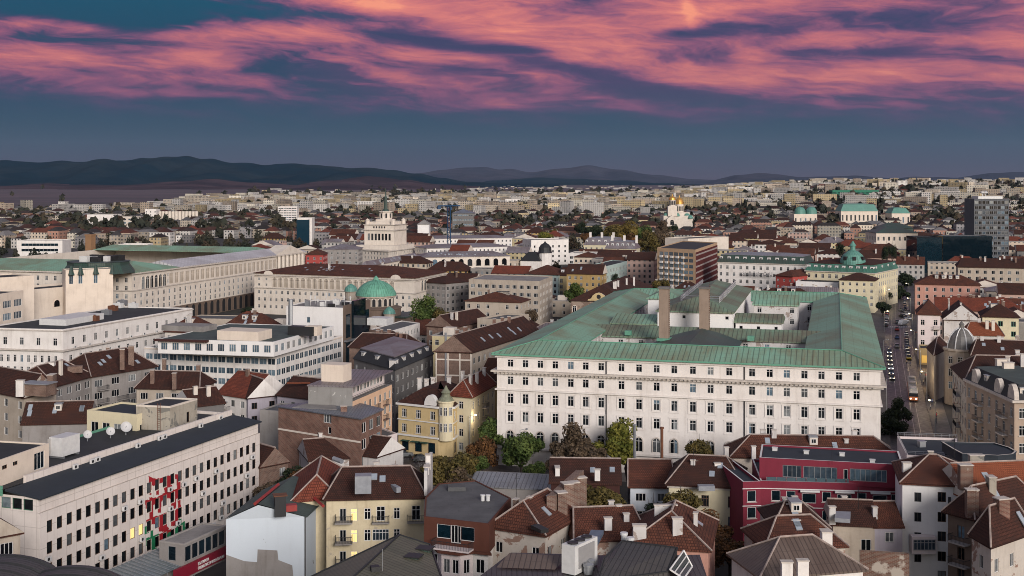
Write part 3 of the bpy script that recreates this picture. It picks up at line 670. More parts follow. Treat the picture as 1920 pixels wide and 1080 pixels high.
r = MB(); r.poly([along(A, B, -.3, 6.5, 17.4), along(A, B, L+.3, 6.5, 17.4), along(A, B, L+.3, 20.2, 17.4), along(A, B, -.3, 20.2, 17.4)]); b.part(r, 'roof', FT['dark'])
r = MB(); r.prism([along(A, B, 4, 6.0), along(A, B, L, 6.0), along(A, B, L, 6.45), along(A, B, 4, 6.45)], 16.9, 18.5); r.prism([along(A, B, L-.4, 6.5), along(A, B, L, 6.5), along(A, B, L, 20), along(A, B, L-.4, 20)], 16.9, 17.9); b.part(r, 'parapet', PL['hq'])
r = MB(); r.prism([along(A, B, -.28, 6.6), along(A, B, 0, 6.6), along(A, B, 0, 20.1), along(A, B, -.28, 20.1)], 16.5, 17.9); r.prism([along(A, B, 0, 20), along(A, B, L, 20), along(A, B, L, 20.2), along(A, B, 0, 20.2)], 14.6, 17.8); b.part(r, 'parapet', GREENT)
# mural: painted patches between the windows, cut out round the openings
mural = [([(1114,330),(1170,352),(1230,338),(1290,318),(1350,316),(1350,400),(1330,400),(1322,352),(1240,372),(1185,392),(1140,405),(1136,470),(1116,470)], 0), ([(1322,330),(1352,330),(1356,580),(1336,580)], 0),
 ([(1170,395),(1192,390),(1192,470),(1172,474)], 0), ([(1228,360),(1290,345),(1292,445),(1232,452)], 0), ([(1088,515),(1180,488),(1250,446),(1346,420),(1350,500),(1250,498),(1190,532),(1092,575)], 0), ([(1122,490),(1148,490),(1148,670),(1122,670)], 0),
 ([(1180,495),(1212,490),(1206,605),(1182,605)], 0), ([(1280,470),(1324,470),(1318,575),(1282,575)], 0), ([(1094,658),(1170,632),(1250,600),(1250,650),(1180,682),(1104,708)], 0), ([(1166,640),(1210,640),(1268,726),(1240,750),(1192,745),(1186,700)], 0),
 ([(1280,615),(1330,572),(1356,590),(1350,640),(1310,705),(1284,705)], 0), ([(1190,770),(1250,735),(1296,725),(1250,790),(1205,845),(1190,845)], 0), ([(1232,605),(1254,605),(1254,730),(1232,730)], 0),
 ([(1098,798),(1190,762),(1188,820),(1176,836),(1174,876),(1140,884),(1094,852)], 1), ([(1128,735),(1148,735),(1148,884),(1128,884)], 1), ([(1203,838),(1250,765),(1310,722),(1386,666),(1390,742),(1330,790),(1250,832),(1212,852)], 1), ([(1338,650),(1360,650),(1360,810),(1338,810)], 1), ([(1084,712),(1118,700),(1118,758),(1086,766)], 1), ([(1292,735),(1336,722),(1336,812),(1294,820)], 1)]
mp = [([onwall(A, B, x/4, 810+y/4) for x, y in pl], c) for pl, c in mural]
k = int((L-2*1.4+2.08-1.2)/2.08); span = L-2.8-1.2; wc = [2.+span*i/(k-1) for i in range(k)]; wr = [z-2.3-3.1*i for i in range(4)]
def inside(p, pl):
    c = False
    for i in range(len(pl)):
        a, d = pl[i-1], pl[i]
        if (a[1] > p[1]) != (d[1] > p[1]) and p[0] < (d[0]-a[0])*(p[1]-a[1])/(d[1]-a[1])+a[0]: c = not c
    return c
smin = min(p[0] for pl, c in mp for p in pl); smax = max(p[0] for pl, c in mp for p in pl); zmin = min(p[1] for pl, c in mp for p in pl); zmax = max(p[1] for pl, c in mp for p in pl)
r = MB(); cs = .14; na = int((smax-smin)/cs)+1; nz = int((zmax-zmin)/cs)+1
for j in range(nz):
    zc = zmin+cs*(j+.5); run = None
    for i in range(na+1):
        sc_ = smin+cs*(i+.5); hit = None
        if i < na and not (any(abs(sc_-q) < .61 for q in wc) and any(abs(zc-q) < .89 for q in wr)):
            for pl, c in mp:
                if inside((sc_, zc), pl): hit = c
        if run and hit != run[1]:
            a, e = smin+cs*run[0], smin+cs*i
            r.poly([along(A, B, a, -.012, zc-cs/2), along(A, B, e, -.012, zc-cs/2), along(A, B, e, -.012, zc+cs/2), along(A, B, a, -.012, zc+cs/2)], run[1]); run = None
        if hit is not None and not run: run = (i, hit)
b.part(r, 'mural', [plain('mural_red', (.36, .012, .02), .7, var=.2), plain('mural_green', (.01, .19, .075), .7, var=.2)])
b.finish()
lits = [(985, 778), (1045, 752)]
for wo in [o for o in b.root.children if o.name.startswith('window')]:
    s_ = (wo.location.x+b.c[0], wo.location.y+b.c[1], wo.location.z); p = PX(*s_)
    if any(hypot(p[0]-x/4, p[1]-810-y/4) < 7 for x, y in lits):
        for pn in wo.children: pn.data = pn.data.copy(); pn.data.materials[1] = LIT
for (x, y) in [(920,570),(1040,520),(1260,428),(1460,345),(1610,290),(1880,185),(1510,458),(1840,325),(750,938),(345,950),(1050,800),(1320,680),(1265,572),(1325,812),(1475,740),(1540,715),(1585,697),(1660,530),(1745,600),(1645,640),(1115,915),(885,1022),(940,1000),(1365,390)]:
    q, zz = onwall(A, B, x/4, 810+y/4)
    if zz > .4: b.ac(0, q, zz-.35)
# entrance block with the red fascia
FA, FB, F2 = W(325, 1069, 4.4), W(424, 1023, 4.4), W(345, 1060, 4.4); zf = 4.4; eb = rect(F2, FB, 4.5)
e2 = Bld('entrance_pavilion', 'low dark glazed entrance pavilion with a red fascia in front of the mural block', 'pavilion', eb)
e2.tier(eb, 2.2, zf+3.0, PL['grey'], None, {0: dict(rows=[1.5], sp=1.7, ww=1.55, wh=2.3, sty='p', fr=GREYF, pa=PANED, mg=.3), 3: dict(rows=[1.5], sp=1.6, ww=1.45, wh=2.2, sty='p', fr=GREYF, pa=PANED)})
e2.flat(eb, zf+3.0, FT['light'], PL['conc'], .2)
fa = MB(); q = rect(FA, FB, .4); q = [(x+.35, y-.2) for x, y in q]; fa.prism(q, zf-1.75, zf, 0, True, True); fo = e2.part(fa, 'fascia', plain('red_fascia', (.24, .012, .03), .5, var=.1))
WT = plain('white_lettering', (.8, .78, .76), .6, var=0); fang = atan2(FB[1]-FA[1], FB[0]-FA[0])
for i, tx in enumerate(('БЪЛГАРСКА', 'СОЦИАЛИСТИЧЕСКА ПАРТИЯ')):
    q = along(FA, FB, onwall(FA, FB, 367, 1050)[0], -.06); t = text_mesh('lettering', tx, .62, WT, e2.loc(q[0]+.35, q[1]-.2, zf-.8-.68*i), fang, False, 'LEFT', .72); t.parent = e2.root
gl = MB(); g0 = [along(FA, FB, -7, 7, zf+.9), along(FA, FB, -7, .5, zf-.2), along(FA, FB, 6.2, .5, zf-.2), along(FA, FB, 6.2, 7, zf+.9)]; gl.poly(g0); gl.poly([(x, y, q-.05) for x, y, q in g0[::-1]])
for i in range(14): gl.bar(along(FA, FB, -7+i, 7, zf+1), along(FA, FB, -7+i, .5, zf-.1), .06, 1)
for i in range(5): gl.bar(along(FA, FB, -7+i*3.2, .6, 0), along(FA, FB, -7+i*3.2, .6, zf-.2), .07, 1)
e2.part(gl, 'glass_canopy', [plain('canopy_glass', (.18, .21, .22), .15), METAL]); e2.finish()
# roof structures of the office block (each stands on the roof)
pb = R3(21.5, (255, 762), (319, 765), (370, 750)); b = Bld('roof_hut', 'grimy cream box with a ladder on the mural block roof', 'roof hut', pb)
b.tier(pb, 17.42, 21.5, PL['grime'], None, {1: dict(cols=[5.5], rows=[2.6], ww=.9, wh=1.9, sty='p', fr=BROWNF)}); b.flat(pb, 21.5, FT['dark'], PL['stone'], .3)
ld = MB(); q = along(pb[0], pb[1], 4.6, -.15)
for dx in (-.25, .25): ld.bar((q[0]+dx, q[1], 17.5), (q[0]+dx, q[1], 22.3), .04)
for i in range(14): ld.bar((q[0]-.25, q[1], 17.7+i*.33), (q[0]+.25, q[1], 17.7+i*.33), .03)
b.part(ld, 'ladder', RUSTM); b.finish()
pb = rect(W(-60, 887, 21), W(92, 834, 21), 12); b = Bld('roof_hut', 'cream penthouse with a green framed window at the left end of the mural block roof', 'roof hut', pb)
b.tier(pb, 17.42, 21, PL['cream'], None, {0: [dict(cols=[onwall(pb[0], pb[1], 74, 873)[0]], rows=[1.9], ww=2.6, wh=2.6, sty='p2', fr=WHITE, pa=PANED), dict(cols=[onwall(pb[0], pb[1], 9, 873)[0], onwall(pb[0], pb[1], 29, 867)[0]], rows=[1.0], ww=1.2, wh=.6, sty='p1', fr=BROWNF)]}); b.flat(pb, 21, FT['dark'], PL['cream'], .25)
b.finish()
mb = MB(); cx, cy = W(121, 850, 17.8); o = empty('rooftop_unit', 'white louvred air handling box on the mural block roof', 'ventilation unit', (cx, cy, 17.42))
mb.box((cx, cy, 17.75), (4.2, 2.6, 3.0), hang); mb.build('housing', WHITEM, o)
for i in (-1, 1):
    mb = MB(); mb.box((cx+sin(-hang)*-1.32*-1+cos(hang)*i*1.0, cy-cos(hang)*1.32*1+sin(hang)*i*1.0, 17.95), (1.85, .06, 2.6), hang); mb.build('louvre', plain('louvre_grey', (.42, .39, .37), .6), o)
mb = MB()
for i in (-1, 1): mb.box((cx+cos(hang)*i*1.7, cy+sin(hang)*i*1.7, 17.42), (.3, 2.8, .33), hang)
mb.build('skid', METAL, o)
def dish(px, py, z, r, label):
    x, y = W(px, py, z); o = empty('satellite_dish', label, 'satellite dish', (x, y, z-r-.4), 'satellite dishes on the mural block roof'); mb = MB(); n = 18
    ax = np.array([.45, -.75, .5]); ax /= np.linalg.norm(ax); u = np.cross(ax, (0, 0, 1)); u /= np.linalg.norm(u); v = np.cross(ax, u); c = np.array([x, y, z])
    rg = [[tuple(c+ax*(.35*(t*t)-.1)*r+(u*cos(2*pi*k/n)+v*sin(2*pi*k/n))*r*t) for k in range(n)] for t in (.05, .5, .8, 1.)]
    for a, e in zip(rg, rg[1:]):
        for k in range(n): mb.poly([a[k], a[(k+1) % n], e[(k+1) % n], e[k]]); 
    mb.build('reflector', plain('dish_white', (.55, .54, .54), .5), o, True)
    mb = MB(); mb.bar((x, y, z-r-.4), (x, y+.1, z-.1), .09); mb.build('mast', METAL, o)
    mb = MB(); mb.bar(tuple(c), tuple(c+ax*r*.8), .04); mb.build('feed_arm', METAL, o)
dish(164, 815, 18.9, .72, 'small white satellite dish beside the white rooftop unit'); dish(207, 809, 18.9, .75, 'pale satellite dish, middle one of three on the mural block roof'); dish(236, 801, 19.2, .95, 'large satellite dish next to the grimy roof box with ladder')
def condenser(px, py, z, label, n=1, ang=None, group=None):
    x, y = W(px, py, z+.4); return tag(inst('air_conditioner', ACM, None, (x, y, z), hang if ang is None else ang), label, 'air conditioner', group)
for i, (x, y, l) in enumerate([(550, 255, 'single white condenser nearest the left penthouse on the dark office roof'), (678, 215, 'left one of a pair of condensers behind the cream roof kerb'), (716, 200, 'right one of a pair of condensers behind the cream roof kerb'), (1020, 98, 'lone white condenser in mid roof of the mural block'), (1185, 42, 'left of two condensers below the grimy roof box'), (1220, 30, 'right of two condensers below the grimy roof box')]):
    condenser(x/4, 810+y/4, 17.42, l, group='condensers on the mural block roof')
for x, y, l in [(373, 797, 'white condenser right of the ladder box at the far end of the office roof'), (410, 782, 'small condenser at the far right end of the office roof')]: condenser(x, y, 17.42, l, group='condensers on the mural block roof')
p = rect(W(163, 772, 20), W(256, 781, 20), 9); b = Bld('office_wing', 'pale yellow wing with a ribbon of white windows behind the mural block', 'office building', p)
b.tier(p, 0, 20, PL['paleyel'], dict(sp=2.1, ww=1.7, wh=1.9, top=2.6, sty='p1', fr=WHITE, nr=2)); b.flat(p, 20, FT['blue'], PL['paleyel'], .35); b.finish()
# ---- barrel vault roofs and tiled house in the lower left corner
p = [(-64, 108), (-33, 108), (-33, 129), (-64, 129)]; b = Bld('market_hall', 'dark ribbed barrel roofed hall in the lower left corner', 'hall', p)
b.tier(p, 0, 16, PL['dgrey'], None)
for cx, yf, rad, zt in ((-56, 136, 6.5, 20.6), (-47.6, 134, 6.3, 20.0), (-39.8, 130, 4.6, 18.9)):
    mb = MB(); n = 14; y0 = 106; pts = [(cx+rad*cos(pi*k/n), zt-3.2+3.2*sin(pi*k/n)) for k in range(n+1)]
    for k in range(n): (x0, z0), (x1, z1) = pts[k], pts[k+1]; mb.poly([(x1, y0, z1), (x1, yf, z1), (x0, yf, z0), (x0, y0, z0)][::-1])
    mb.poly([(x, yf, q) for x, q in pts]); b.part(mb, 'roof', SM['dark'])
    mb = MB()
    for yy in np.arange(y0+.5, yf+.1, 2.4):
        for k in range(n): mb.bar((pts[k][0], yy, pts[k][1]), (pts[k+1][0], yy, pts[k+1][1]), .14, 0, 4)
    b.part(mb, 'rib', DARKM)
p = rect(W(-75, 1022, 15), W(38, 1001, 15), 9); b = Bld('tiled_house', 'beige house with a red brown tile roof at the left edge below the mural block', 'house', p)
b.tier(p, 0, 15, PL['beige'], dict(top=1.7, sp=2.4, ww=1.7, wh=1.7, sty='x2', nr=2)); b.hip(p, 15, 3.2, TL['rust'], .4, e=0, gable=PL['beige']); b.finish()
# ---- white gable-walled building at the bottom
zw = 12.3; A = W(424, 974, zw); B = W(571, 969, zw); C = W(630, 914, zw); p = [A, B, C, (A[0]+C[0]-B[0], A[1]+C[1]-B[1])]
b = Bld('gable_house', 'tall house with a blank bluish white gable wall patched with grey render at the bottom', 'house', p); b.dm = PL['white']
b.tier(p, 0, zw, PL['bluewall'], None, {1: [dict(cols=[hypot(*V2(B, C))*.45], rows=[2.2, 5.3, 8.4], ww=.8, wh=1.6, sty='p', fr=DARKF, pa=PANED), dict(cols=[hypot(*V2(B, C))*.78], rows=[2.0, 5.1, 8.2], ww=2.4, wh=1.6, sty='x1', fr=DARKF, pa=PANED)]})
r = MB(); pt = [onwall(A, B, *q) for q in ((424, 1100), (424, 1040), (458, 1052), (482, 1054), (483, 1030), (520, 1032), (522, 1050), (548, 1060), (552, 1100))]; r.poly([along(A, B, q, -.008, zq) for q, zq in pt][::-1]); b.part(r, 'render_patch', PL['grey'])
ap = W(484, 947, 14.4); dd = V2(B, C); R1 = (*ap, 14.4); R2 = (ap[0]+dd[0], ap[1]+dd[1], 14.4)
for q in ([(*A, zw), (*B, zw), R1], [(*p[2], zw), (*p[3], zw), R2]): mb = MB(); mb.poly(q); b.part(mb, 'gable', PL['bluewall'])
mb = MB(); u = .25
mb.poly([(B[0]+.3, B[1], zw-.0), (C[0]+.3, C[1], zw), (R2[0], R2[1], 14.55), (R1[0], R1[1], 14.55)]); mb.poly([(R1[0], R1[1], 14.55), (R2[0], R2[1], 14.55), (p[3][0]-.3, p[3][1], zw), (A[0]-.3, A[1], zw)])
mb.bar((B[0]+.32, B[1], zw), (C[0]+.32, C[1], zw), .12); b.part(mb, 'roof', FT['green'])
mb = MB(); x, y = W(525, 957, 13.6); mb.box((x, y, 12.8), (1.6, 1.3, 3.0), .3); o = b.part(mb, 'chimney', DARKM); mb = MB(); mb.box((x, y, 15.802), (2.0, 1.7, .15), .3); b.sub(mb, 'chimney_cap', RUSTM, o)
mb = MB(); q0, q1 = W(478, 945, 14.6), W(522, 905, 14.9); mb.bar((*q0, 14.62), (*q1, 14.62), .28, 0, 4); q0, q1 = W(584, 930, 13.6), W(606, 950, 13.2); mb.bar((*q0, 13.7), (*q1, 13.3), .3, 0, 4); q0 = W(546, 947, 14.2); mb.box((*q0, 13.4), (1.6, 1.2, .9), .3); b.part(mb, 'flashing', TREDM)
q = along(B, C, 0, .0); mb = MB(); mb.bar((B[0]+.1, B[1]-.1, 0), (B[0]+.1, B[1]-.1, zw), .09); b.part(mb, 'downpipe', PIPE); b.balcony(1, hypot(*V2(B, C))*.80, zw-3.2+3.0-1.3, 3.2, 1.3); b.finish()
# ---- yellow house with red roof
p = rect(W(612, 938, 14), W(795, 934, 14), 12); b = Bld('yellow_house', 'weathered yellow house with a dark red tile roof and corner balconies', 'house', p); LL = hypot(*V2(p[0], p[1])); cw = lambda x, y: onwall(p[0], p[1], x, y)[0]
b.tier(p, 0, 14, PL['yellow'], None, {0: [dict(cols=[cw(689, 960), cw(744, 950)], rows=[2.2, 5.4, 8.6], ww=.95, wh=1.7, sty='x1t'), dict(cols=[cw(714, 955), cw(780, 955)], rows=[2.2], ww=1.3, wh=2.2, sty='x1t'), dict(cols=[cw(714, 980), cw(780, 985)], rows=[5.4, 8.7], ww=2.5, wh=1.7, sty='x4t', pa=PANEB), dict(cols=[cw(664, 960)], rows=[2.3, 5.5, 8.7], ww=1.0, wh=1.9, sty='x1t', lit=1.), dict(cols=[cw(643, 960)], rows=[2.3, 5.5, 8.7], ww=1.0, wh=2.0, sty='x1')]})
b.hip(p, 14, 3.3, TL['brown'], .5, e=2.5, sky=2, chim=2)
for x, zz in ((645, 11.0-.1), (645, 7.8), (645, 4.6)): b.balcony(0, cw(x, 960), zz, 2.6, 1.5, PL['grey'])
for x in (714, 780): b.balcony(0, cw(x, 955), 10.6, 2.6, .8, PL['grey'])
x, y = W(681, 905, 17.0); b.boxw('roof_tank', x, y, 15.6, (2.4, 2.2, 2.6), ZINC, .1); x, y = W(742, 912, 15.6); b.boxw('duct', x, y, 14.9, (.7, 2.2, .8), ZINC, .5)
fw = MB(); c0 = p[1]; fw.prism([(c0[0]+.02, c0[1]-.2), (c0[0]+.5, c0[1]-.2), (c0[0]+.5, c0[1]+12.5), (c0[0]+.02, c0[1]+12.5)], 12, 18.2); b.part(fw, 'firewall', PL['peelw']); b.chimney(c0[0]+.25, c0[1]+5.5, 17.6, 20.2, 0, PL['white'], .9, .9); b.chimney(c0[0]+.25, c0[1]+2.5, 17.6, 19.0, 0, PL['peelw'], .9, 1.8); b.finish()
p = [(-33.2, 186), (-26.8, 188), (-26.8, 203), (-35.5, 201)]; b = Bld('yellow_house', 'red tiled rear wing between the blank white gable and the yellow house', 'house', p); b.tier(p, 0, 13.2, PL['yellow'], None); b.hip(p, 13.2, 3.4, TL['red'], .4, along=1, e=1.5); b.finish()
# ---- rust clad house with flat roof and bay
zr = 16; p = Q(zr, (795, 970), (917, 984), (958, 935), (892, 902), (822, 908), (797, 934)); b = Bld('rust_house', 'rust brown clad house with a dark flat roof over a white bay front', 'house', p); LL = hypot(*V2(p[0], p[1])); cw = lambda x, y: onwall(p[0], p[1], x, y)[0]
b.tier(p, 12.2, zr, PL['rust'], None, {0: [dict(cols=[cw(832, 1000), cw(876, 1003)], rows=[1.6], ww=2.1, wh=1.9, sty='p', fr=WHITE, pa=PANED), dict(cols=[cw(855, 1000)], rows=[1.8], ww=1.5, wh=2.4, sty='p2', fr=WHITE)], 5: dict(cols=[1.6], rows=[1.5], ww=1.0, wh=1.6, sty='p', pa=PANED)})
lo = inset(p, .25); b.tier(lo, 0, 12.2, PL['white'], None, {0: [dict(sp=2.0, ww=1.25, wh=1.9, rows=[2.0, 5.1, 8.2], sty='x1', mg=.5)]}, name='wall')
b.flat(p, zr, FT['grey'], PL['rust'], .12, .25)
bay = [along(p[0], p[1], 2.0, .2), along(p[0], p[1], 3.2, -1.2), along(p[0], p[1], 6.0, -1.2), along(p[0], p[1], 7.2, .2)]; b.tier(bay, 0, 12.2, PL['pinkw'], None, {0: None, 1: dict(cols=[.75, 2.05], rows=[2.0, 5.1, 8.2], ww=.95, wh=1.9, sty='x1'), 2: dict(cols=[.95], rows=[2.0, 5.1, 8.2], ww=.9, wh=1.9, sty='x1')}, name='bay_window')
sk = MB(); pl = inset(p, -.5); sk.prism([pl[0], pl[1], along(p[0], p[1], LL, .3), along(p[0], p[1], 0, .3)], 12.05, 12.35, 0, True, True); sk.prism([along(p[0], p[1], 1.6, -.5), along(p[0], p[1], 3.0, -2.0), along(p[0], p[1], 6.2, -2.0), along(p[0], p[1], 7.6, -.5)], 12.02, 12.3, 0, True, True); b.part(sk, 'skirt_roof', PL['rust'])
b.balcony(0, 4.6, 12.55, 5.6, 1.7, PL['pinkw']); b.ac(0, 4.5, 8.7); x, y = W(856, 914, zr+.3); b.boxw('roof_hatch', x, y, zr, (2.6, 2.2, .6), FT['grey'], .1)
for px in (905, 915):
    x, y = W(px, 934, zr+.4); mb = MB(); mb.lathe((x, y), [(.28, zr), (.28, zr+.7), (.36, zr+.72), (.36, zr+.9)], 10); b.part(mb, 'vent_pipe', WHITEM)
b.finish()
# ---- metal roofed buildings at the bottom edge
V0, V1 = (*W(749, 1003, 21), 21), (*W(806, 1021, 20.3), 20.3); Vl, Vm, Vr = (*W(545, 1100, 18), 18), (*W(630, 1112, 20), 20), (*W(838, 1112, 19.6), 19.6)
p = [Vl[:2], (Vm[0]-1, Vm[1]-14), (Vr[0]+1, Vr[1]-14), Vr[:2], V1[:2], V0[:2]]; b = Bld('metal_roof_house', 'house under an olive standing seam metal roof at the bottom edge', 'house', p)
mb = MB(); F0 = (Vl[0]+2, Vl[1]-14, 17); F1 = (Vm[0]+2, Vm[1]-14, 19); F2 = (Vr[0]+1, Vr[1]-14, 18)
mb.poly([V0, Vl, Vm]); mb.poly([Vl, F0, F1, Vm]); mb.poly([V0, Vm, Vr, V1]); mb.poly([Vm, F1, F2, Vr]); b.part(mb, 'roof', SM['olive'])
mb = MB(); mb.bar(V0, Vm, .14, 0, 5); mb.bar(V0, Vl, .14); mb.bar(V0, V1, .14); mb.bar(V1, Vr, .14); b.part(mb, 'ridge_cap', DARKM)
p2 = [Vl[:2], (F0[0], F0[1]), (F2[0], F2[1]), (Vr[0]-.2, Vr[1]), (V1[0]-.2, V1[1]), (V0[0], V0[1]-.1)]; b.tier(p2, 0, 17.9, PL['dgrey'], None)
mb = MB(); mb.poly([(V1[0]-.1, V1[1], 17.5), (Vr[0]-.1, Vr[1], 17.5), (Vr[0]-.1, Vr[1], Vr[2]-.05), (V1[0]-.1, V1[1], V1[2]-.05)][::-1]); mb.poly([(V0[0], V0[1]-.05, 17.5), (V1[0], V1[1]-.05, 17.5), (V1[0], V1[1]-.05, V1[2]-.05), (V0[0], V0[1]-.05, V0[2]-.05)][::-1]); b.part(mb, 'wall', SM['dgreen'])
for px, py in ((776, 1050), (797, 1035)):
    x, y = W(px, py, 20.1); mb = MB(); mb.box((x, y, 18.9), (1.5, 1.3, 1.6), -.3); o = b.part(mb, 'dormer', SM['dgreen']); mb = MB(); mb.box((x, y, 20.52), (1.8, 1.6, .12), -.3); b.sub(mb, 'dormer_roof', DARKM, o)
x, y = W(703, 1070, 20.3); b.boxw('roof_fan', x, y, 19.6, (.9, .9, 1.2), DARKM, .3)
mb = MB(); x, y = W(717, 1068, 20.4); mb.bar((x, y, 19.6), (x, y, 22.6), .04); mb.bar((x-.8, y, 19.9), (x+.8, y, 19.9), .05); b.part(mb, 'antenna', METAL)
mb = MB(); q = W(700, 1045, 20.4); q = Q(20.35, (695, 1043), (708, 1034), (755, 1052), (748, 1058)); mb.prism(q, 20.0, 20.3); b.part(mb, 'roof_patch', SM['purple'])
zb = 19.5; p = Q(zb, (880, 1095), (1330, 1095), (1312, 1040), (1160, 1042), (958, 1036)); b = Bld('metal_roof_house', 'house with dark grey standing seam roofs carrying the white chiller', 'house', p)
b.tier(p, 0, zb, PL['dgrey'], None); mb = MB(); mb.poly([(*q, zb) for q in p]); b.part(mb, 'roof', SM['dark'])
t = [(*W(1167, 1014, 22), 22), (*W(1270, 1027, 22), 22), (*W(1252, 1072, 20.6), 20.6), (*W(1120, 1090, 20.2), 20.2), (*W(1133, 1046, 20.9), 20.9)]
mb = MB(); mb.poly(t[::-1]); lo_ = [(x, y, zb-.1) for x, y, q in t]
for i in range(5): mb.poly([t[i], t[(i+1) % 5], lo_[(i+1) % 5], lo_[i]])
b.part(mb, 'roof', SM['dark']); mb = MB()
for i in range(5): mb.bar(t[i], t[(i+1) % 5], .12)
b.part(mb, 'ridge_cap', DARKM)
t = [(*W(955, 1037, 20.3), 20.3), (*W(1066, 1042, 20.3), 20.3), (*W(1040, 1068, 19.7), 19.7), (*W(930, 1064, 19.7), 19.7)]; mb = MB(); mb.poly(t[::-1]); b.part(mb, 'roof', SM['brown'])
t = [(*W(1282, 1032, 21.6), 21.6), (*W(1298, 1062, 20), 20), (*W(1282, 1085, 20), 20), (*W(1256, 1068, 20.9), 20.9)]; mb = MB(); mb.poly(t[::-1]); b.part(mb, 'skylight', plain('roof_glazing', (.05, .07, .065), .1)); mb = MB()
for i in range(4): mb.bar(t[i], t[(i+1) % 4], .1)
for f in (.33, .66): mb.bar(tuple(np.array(t[0])*(1-f)+np.array(t[1])*f), tuple(np.array(t[3])*(1-f)+np.array(t[2])*f), .07)
b.part(mb, 'glazing_bar', WHITE)
for px, py in ((1170, 1000), (1182, 1009)):
    x, y = W(px, py, 21.8); mb = MB(); mb.lathe((x, y), [(.32, 20.4), (.32, 21.6), (.44, 21.63), (.44, 21.9)], 12); b.part(mb, 'vent_pipe', WHITEM)
x, y = W(1156, 1066, 20.6); b.boxw('roof_vent', x, y, 20.2, (.8, .4, .5), DARKM); b.finish()
x, y = W(1087, 1066, 19.6); o = empty('chiller', 'large white rooftop chiller with three fans at the bottom of the view', 'chiller', (x, y, 19.55)); ca = .95
mb = MB(); mb.box((x, y, 19.6), (4.6, 1.7, 3.1), ca); mb.build('housing', WHITEM, o); mb = MB(); mb.box((x+.88*sin(ca), y-.88*cos(ca), 20.1), (3.2, .08, 2.3), ca); mb.build('grille', GREYF, o)
for i in (-1, 0, 1):
    mb = MB(); q = (x+cos(ca)*1.4*i, y+sin(ca)*1.4*i); mb.lathe(q, [(.6, 22.702), (.6, 22.85), (.45, 22.86), (.1, 22.8)], 14); mb.build('fan', DARKM, o)
for px, py, l in ((1106, 1060, 'round galvanised vent cowl between the chiller and the seam roof'), (1103, 1068, 'wide round vent drum right in front of the chiller')):
    x, y = W(px, py, 20); mb = MB(); mb.lathe((x, y), [(.5, 19.55), (.5, 20.3), (.6, 20.35), (.6, 20.6), (.2, 20.75)], 14); tag(mb.build('vent_cowl', METAL, None, o=(x, y, 19.55)), l, 'vent cowl')
# ---- terracotta roofs behind them
p = R(14.5, (918, 990), (1022, 1006), 11); b = Bld('tiled_house', 'old house with rust tile roof and a peeling wall next to the rust clad house', 'house', p); b.tier(p, 0, 14.5, PL['peel'], dict(sp=3.2, ww=1.1, wh=1.5, top=2.4, sty='x1')); b.hip(p, 14.5, 3.6, TL['rust'], .4, e=2.2, sky=2, chim=2, cm=MB_['brick3'])
x, y = W(1012, 975, 17); b.boxw('roof_window', x, y, 15.6, (1.2, 2.6, .5), DARKM, .5); b.finish()
A = W(1025, 1003, 13); p = [A, (A[0]+1.2, A[1]+.2), (A[0]+6.0, A[1]+15), (A[0]+4.8, A[1]+15)]; b = Bld('brick_firewall', 'tall brick firewall with chimney stacks beside the rust tiled roof', 'wall', p); b.tier(p, 0, 18.4, MB_['brick3'], None); mb = MB(); mb.poly([(*q, 18.4) for q in p]); b.part(mb, 'coping', MB_['brick3'])
for t, h, w_ in ((.12, 19.4, 1.5), (.32, 19.9, 1.7), (.55, 19.2, 1.3), (.82, 18.9, 1.2)): b.chimney(A[0]+.6+4.8*t+.9, A[1]+15*t-.3, 10, h, .3, MB_['brick3'], 1.6, w_)
b.finish()
p = R(13, (1080, 1017), (1212, 1012), 11); b = Bld('tiled_house', 'low rust tile roof with a blue tarpaulin behind the chiller', 'house', p); b.tier(p, 0, 13, PL['peel'], None); b.hip(p, 13, 3.0, TL['rust'], .4, along=0, e=1, chim=3, cm=PL['peelw'])
mb = MB(); mb.prism(Q(15.4, (1093, 1032), (1115, 1030), (1132, 997), (1108, 996)), 15.1, 15.6); b.part(mb, 'tarpaulin', plain('blue_tarpaulin', (.13, .17, .23), .5, var=.4)); b.chimney(*W(1140, 980, 15.5), 15, 17.0, .1, PL['peelw'], 1.2, .7); b.finish()
p = R(14.3, (1180, 1024), (1328, 1034), 13.5); b = Bld('tiled_house', 'salmon walled house under a hipped rust tile roof with white ridges', 'house', p); b.tier(p, 0, 14.3, PL['salmon'], None, {0: dict(cols=[10], ww=1., wh=1.6), 1: dict(sp=3, top=2)}); b.hip(p, 14.3, 3.6, TL['rust'], .5, e=4.5, chim=1, sky=1)
b.chimney(*W(1199, 995, 16.2), 15, 17.8, 0, PL['peelw'], 2.0, 1.0); b.chimney(*W(1270, 985, 17), 16, 18.8, 0, PL['peelw'], 1.5, .9); b.chimney(*W(1248, 960, 17), 16, 18.8, 0, PL['peelw'], 3.6, .6); b.finish()
p = R(8.5, (1033, 907), (1162, 909), 12); b = Bld('tiled_house', 'long low maroon house with a dark brown tile roof by the street trees', 'house', p); b.tier(p, 0, 8.5, PL['maroon'], None); b.hip(p, 8.5, 3.0, TL['brown'], .4, e=0, gable=PL['maroon'], sky=2)
b.chimney(*W(1120, 885, 11), 10, 12.3, 0, PL['white'], 1.1, .8); b.chimney(*W(1055, 866, 10.7), 10, 12.3, 0, PL['white'], .9, .9); b.chimney(*W(1045, 878, 10.7), 9, 11.8, 0, PL['white'], .9, 2.4); b.finish()
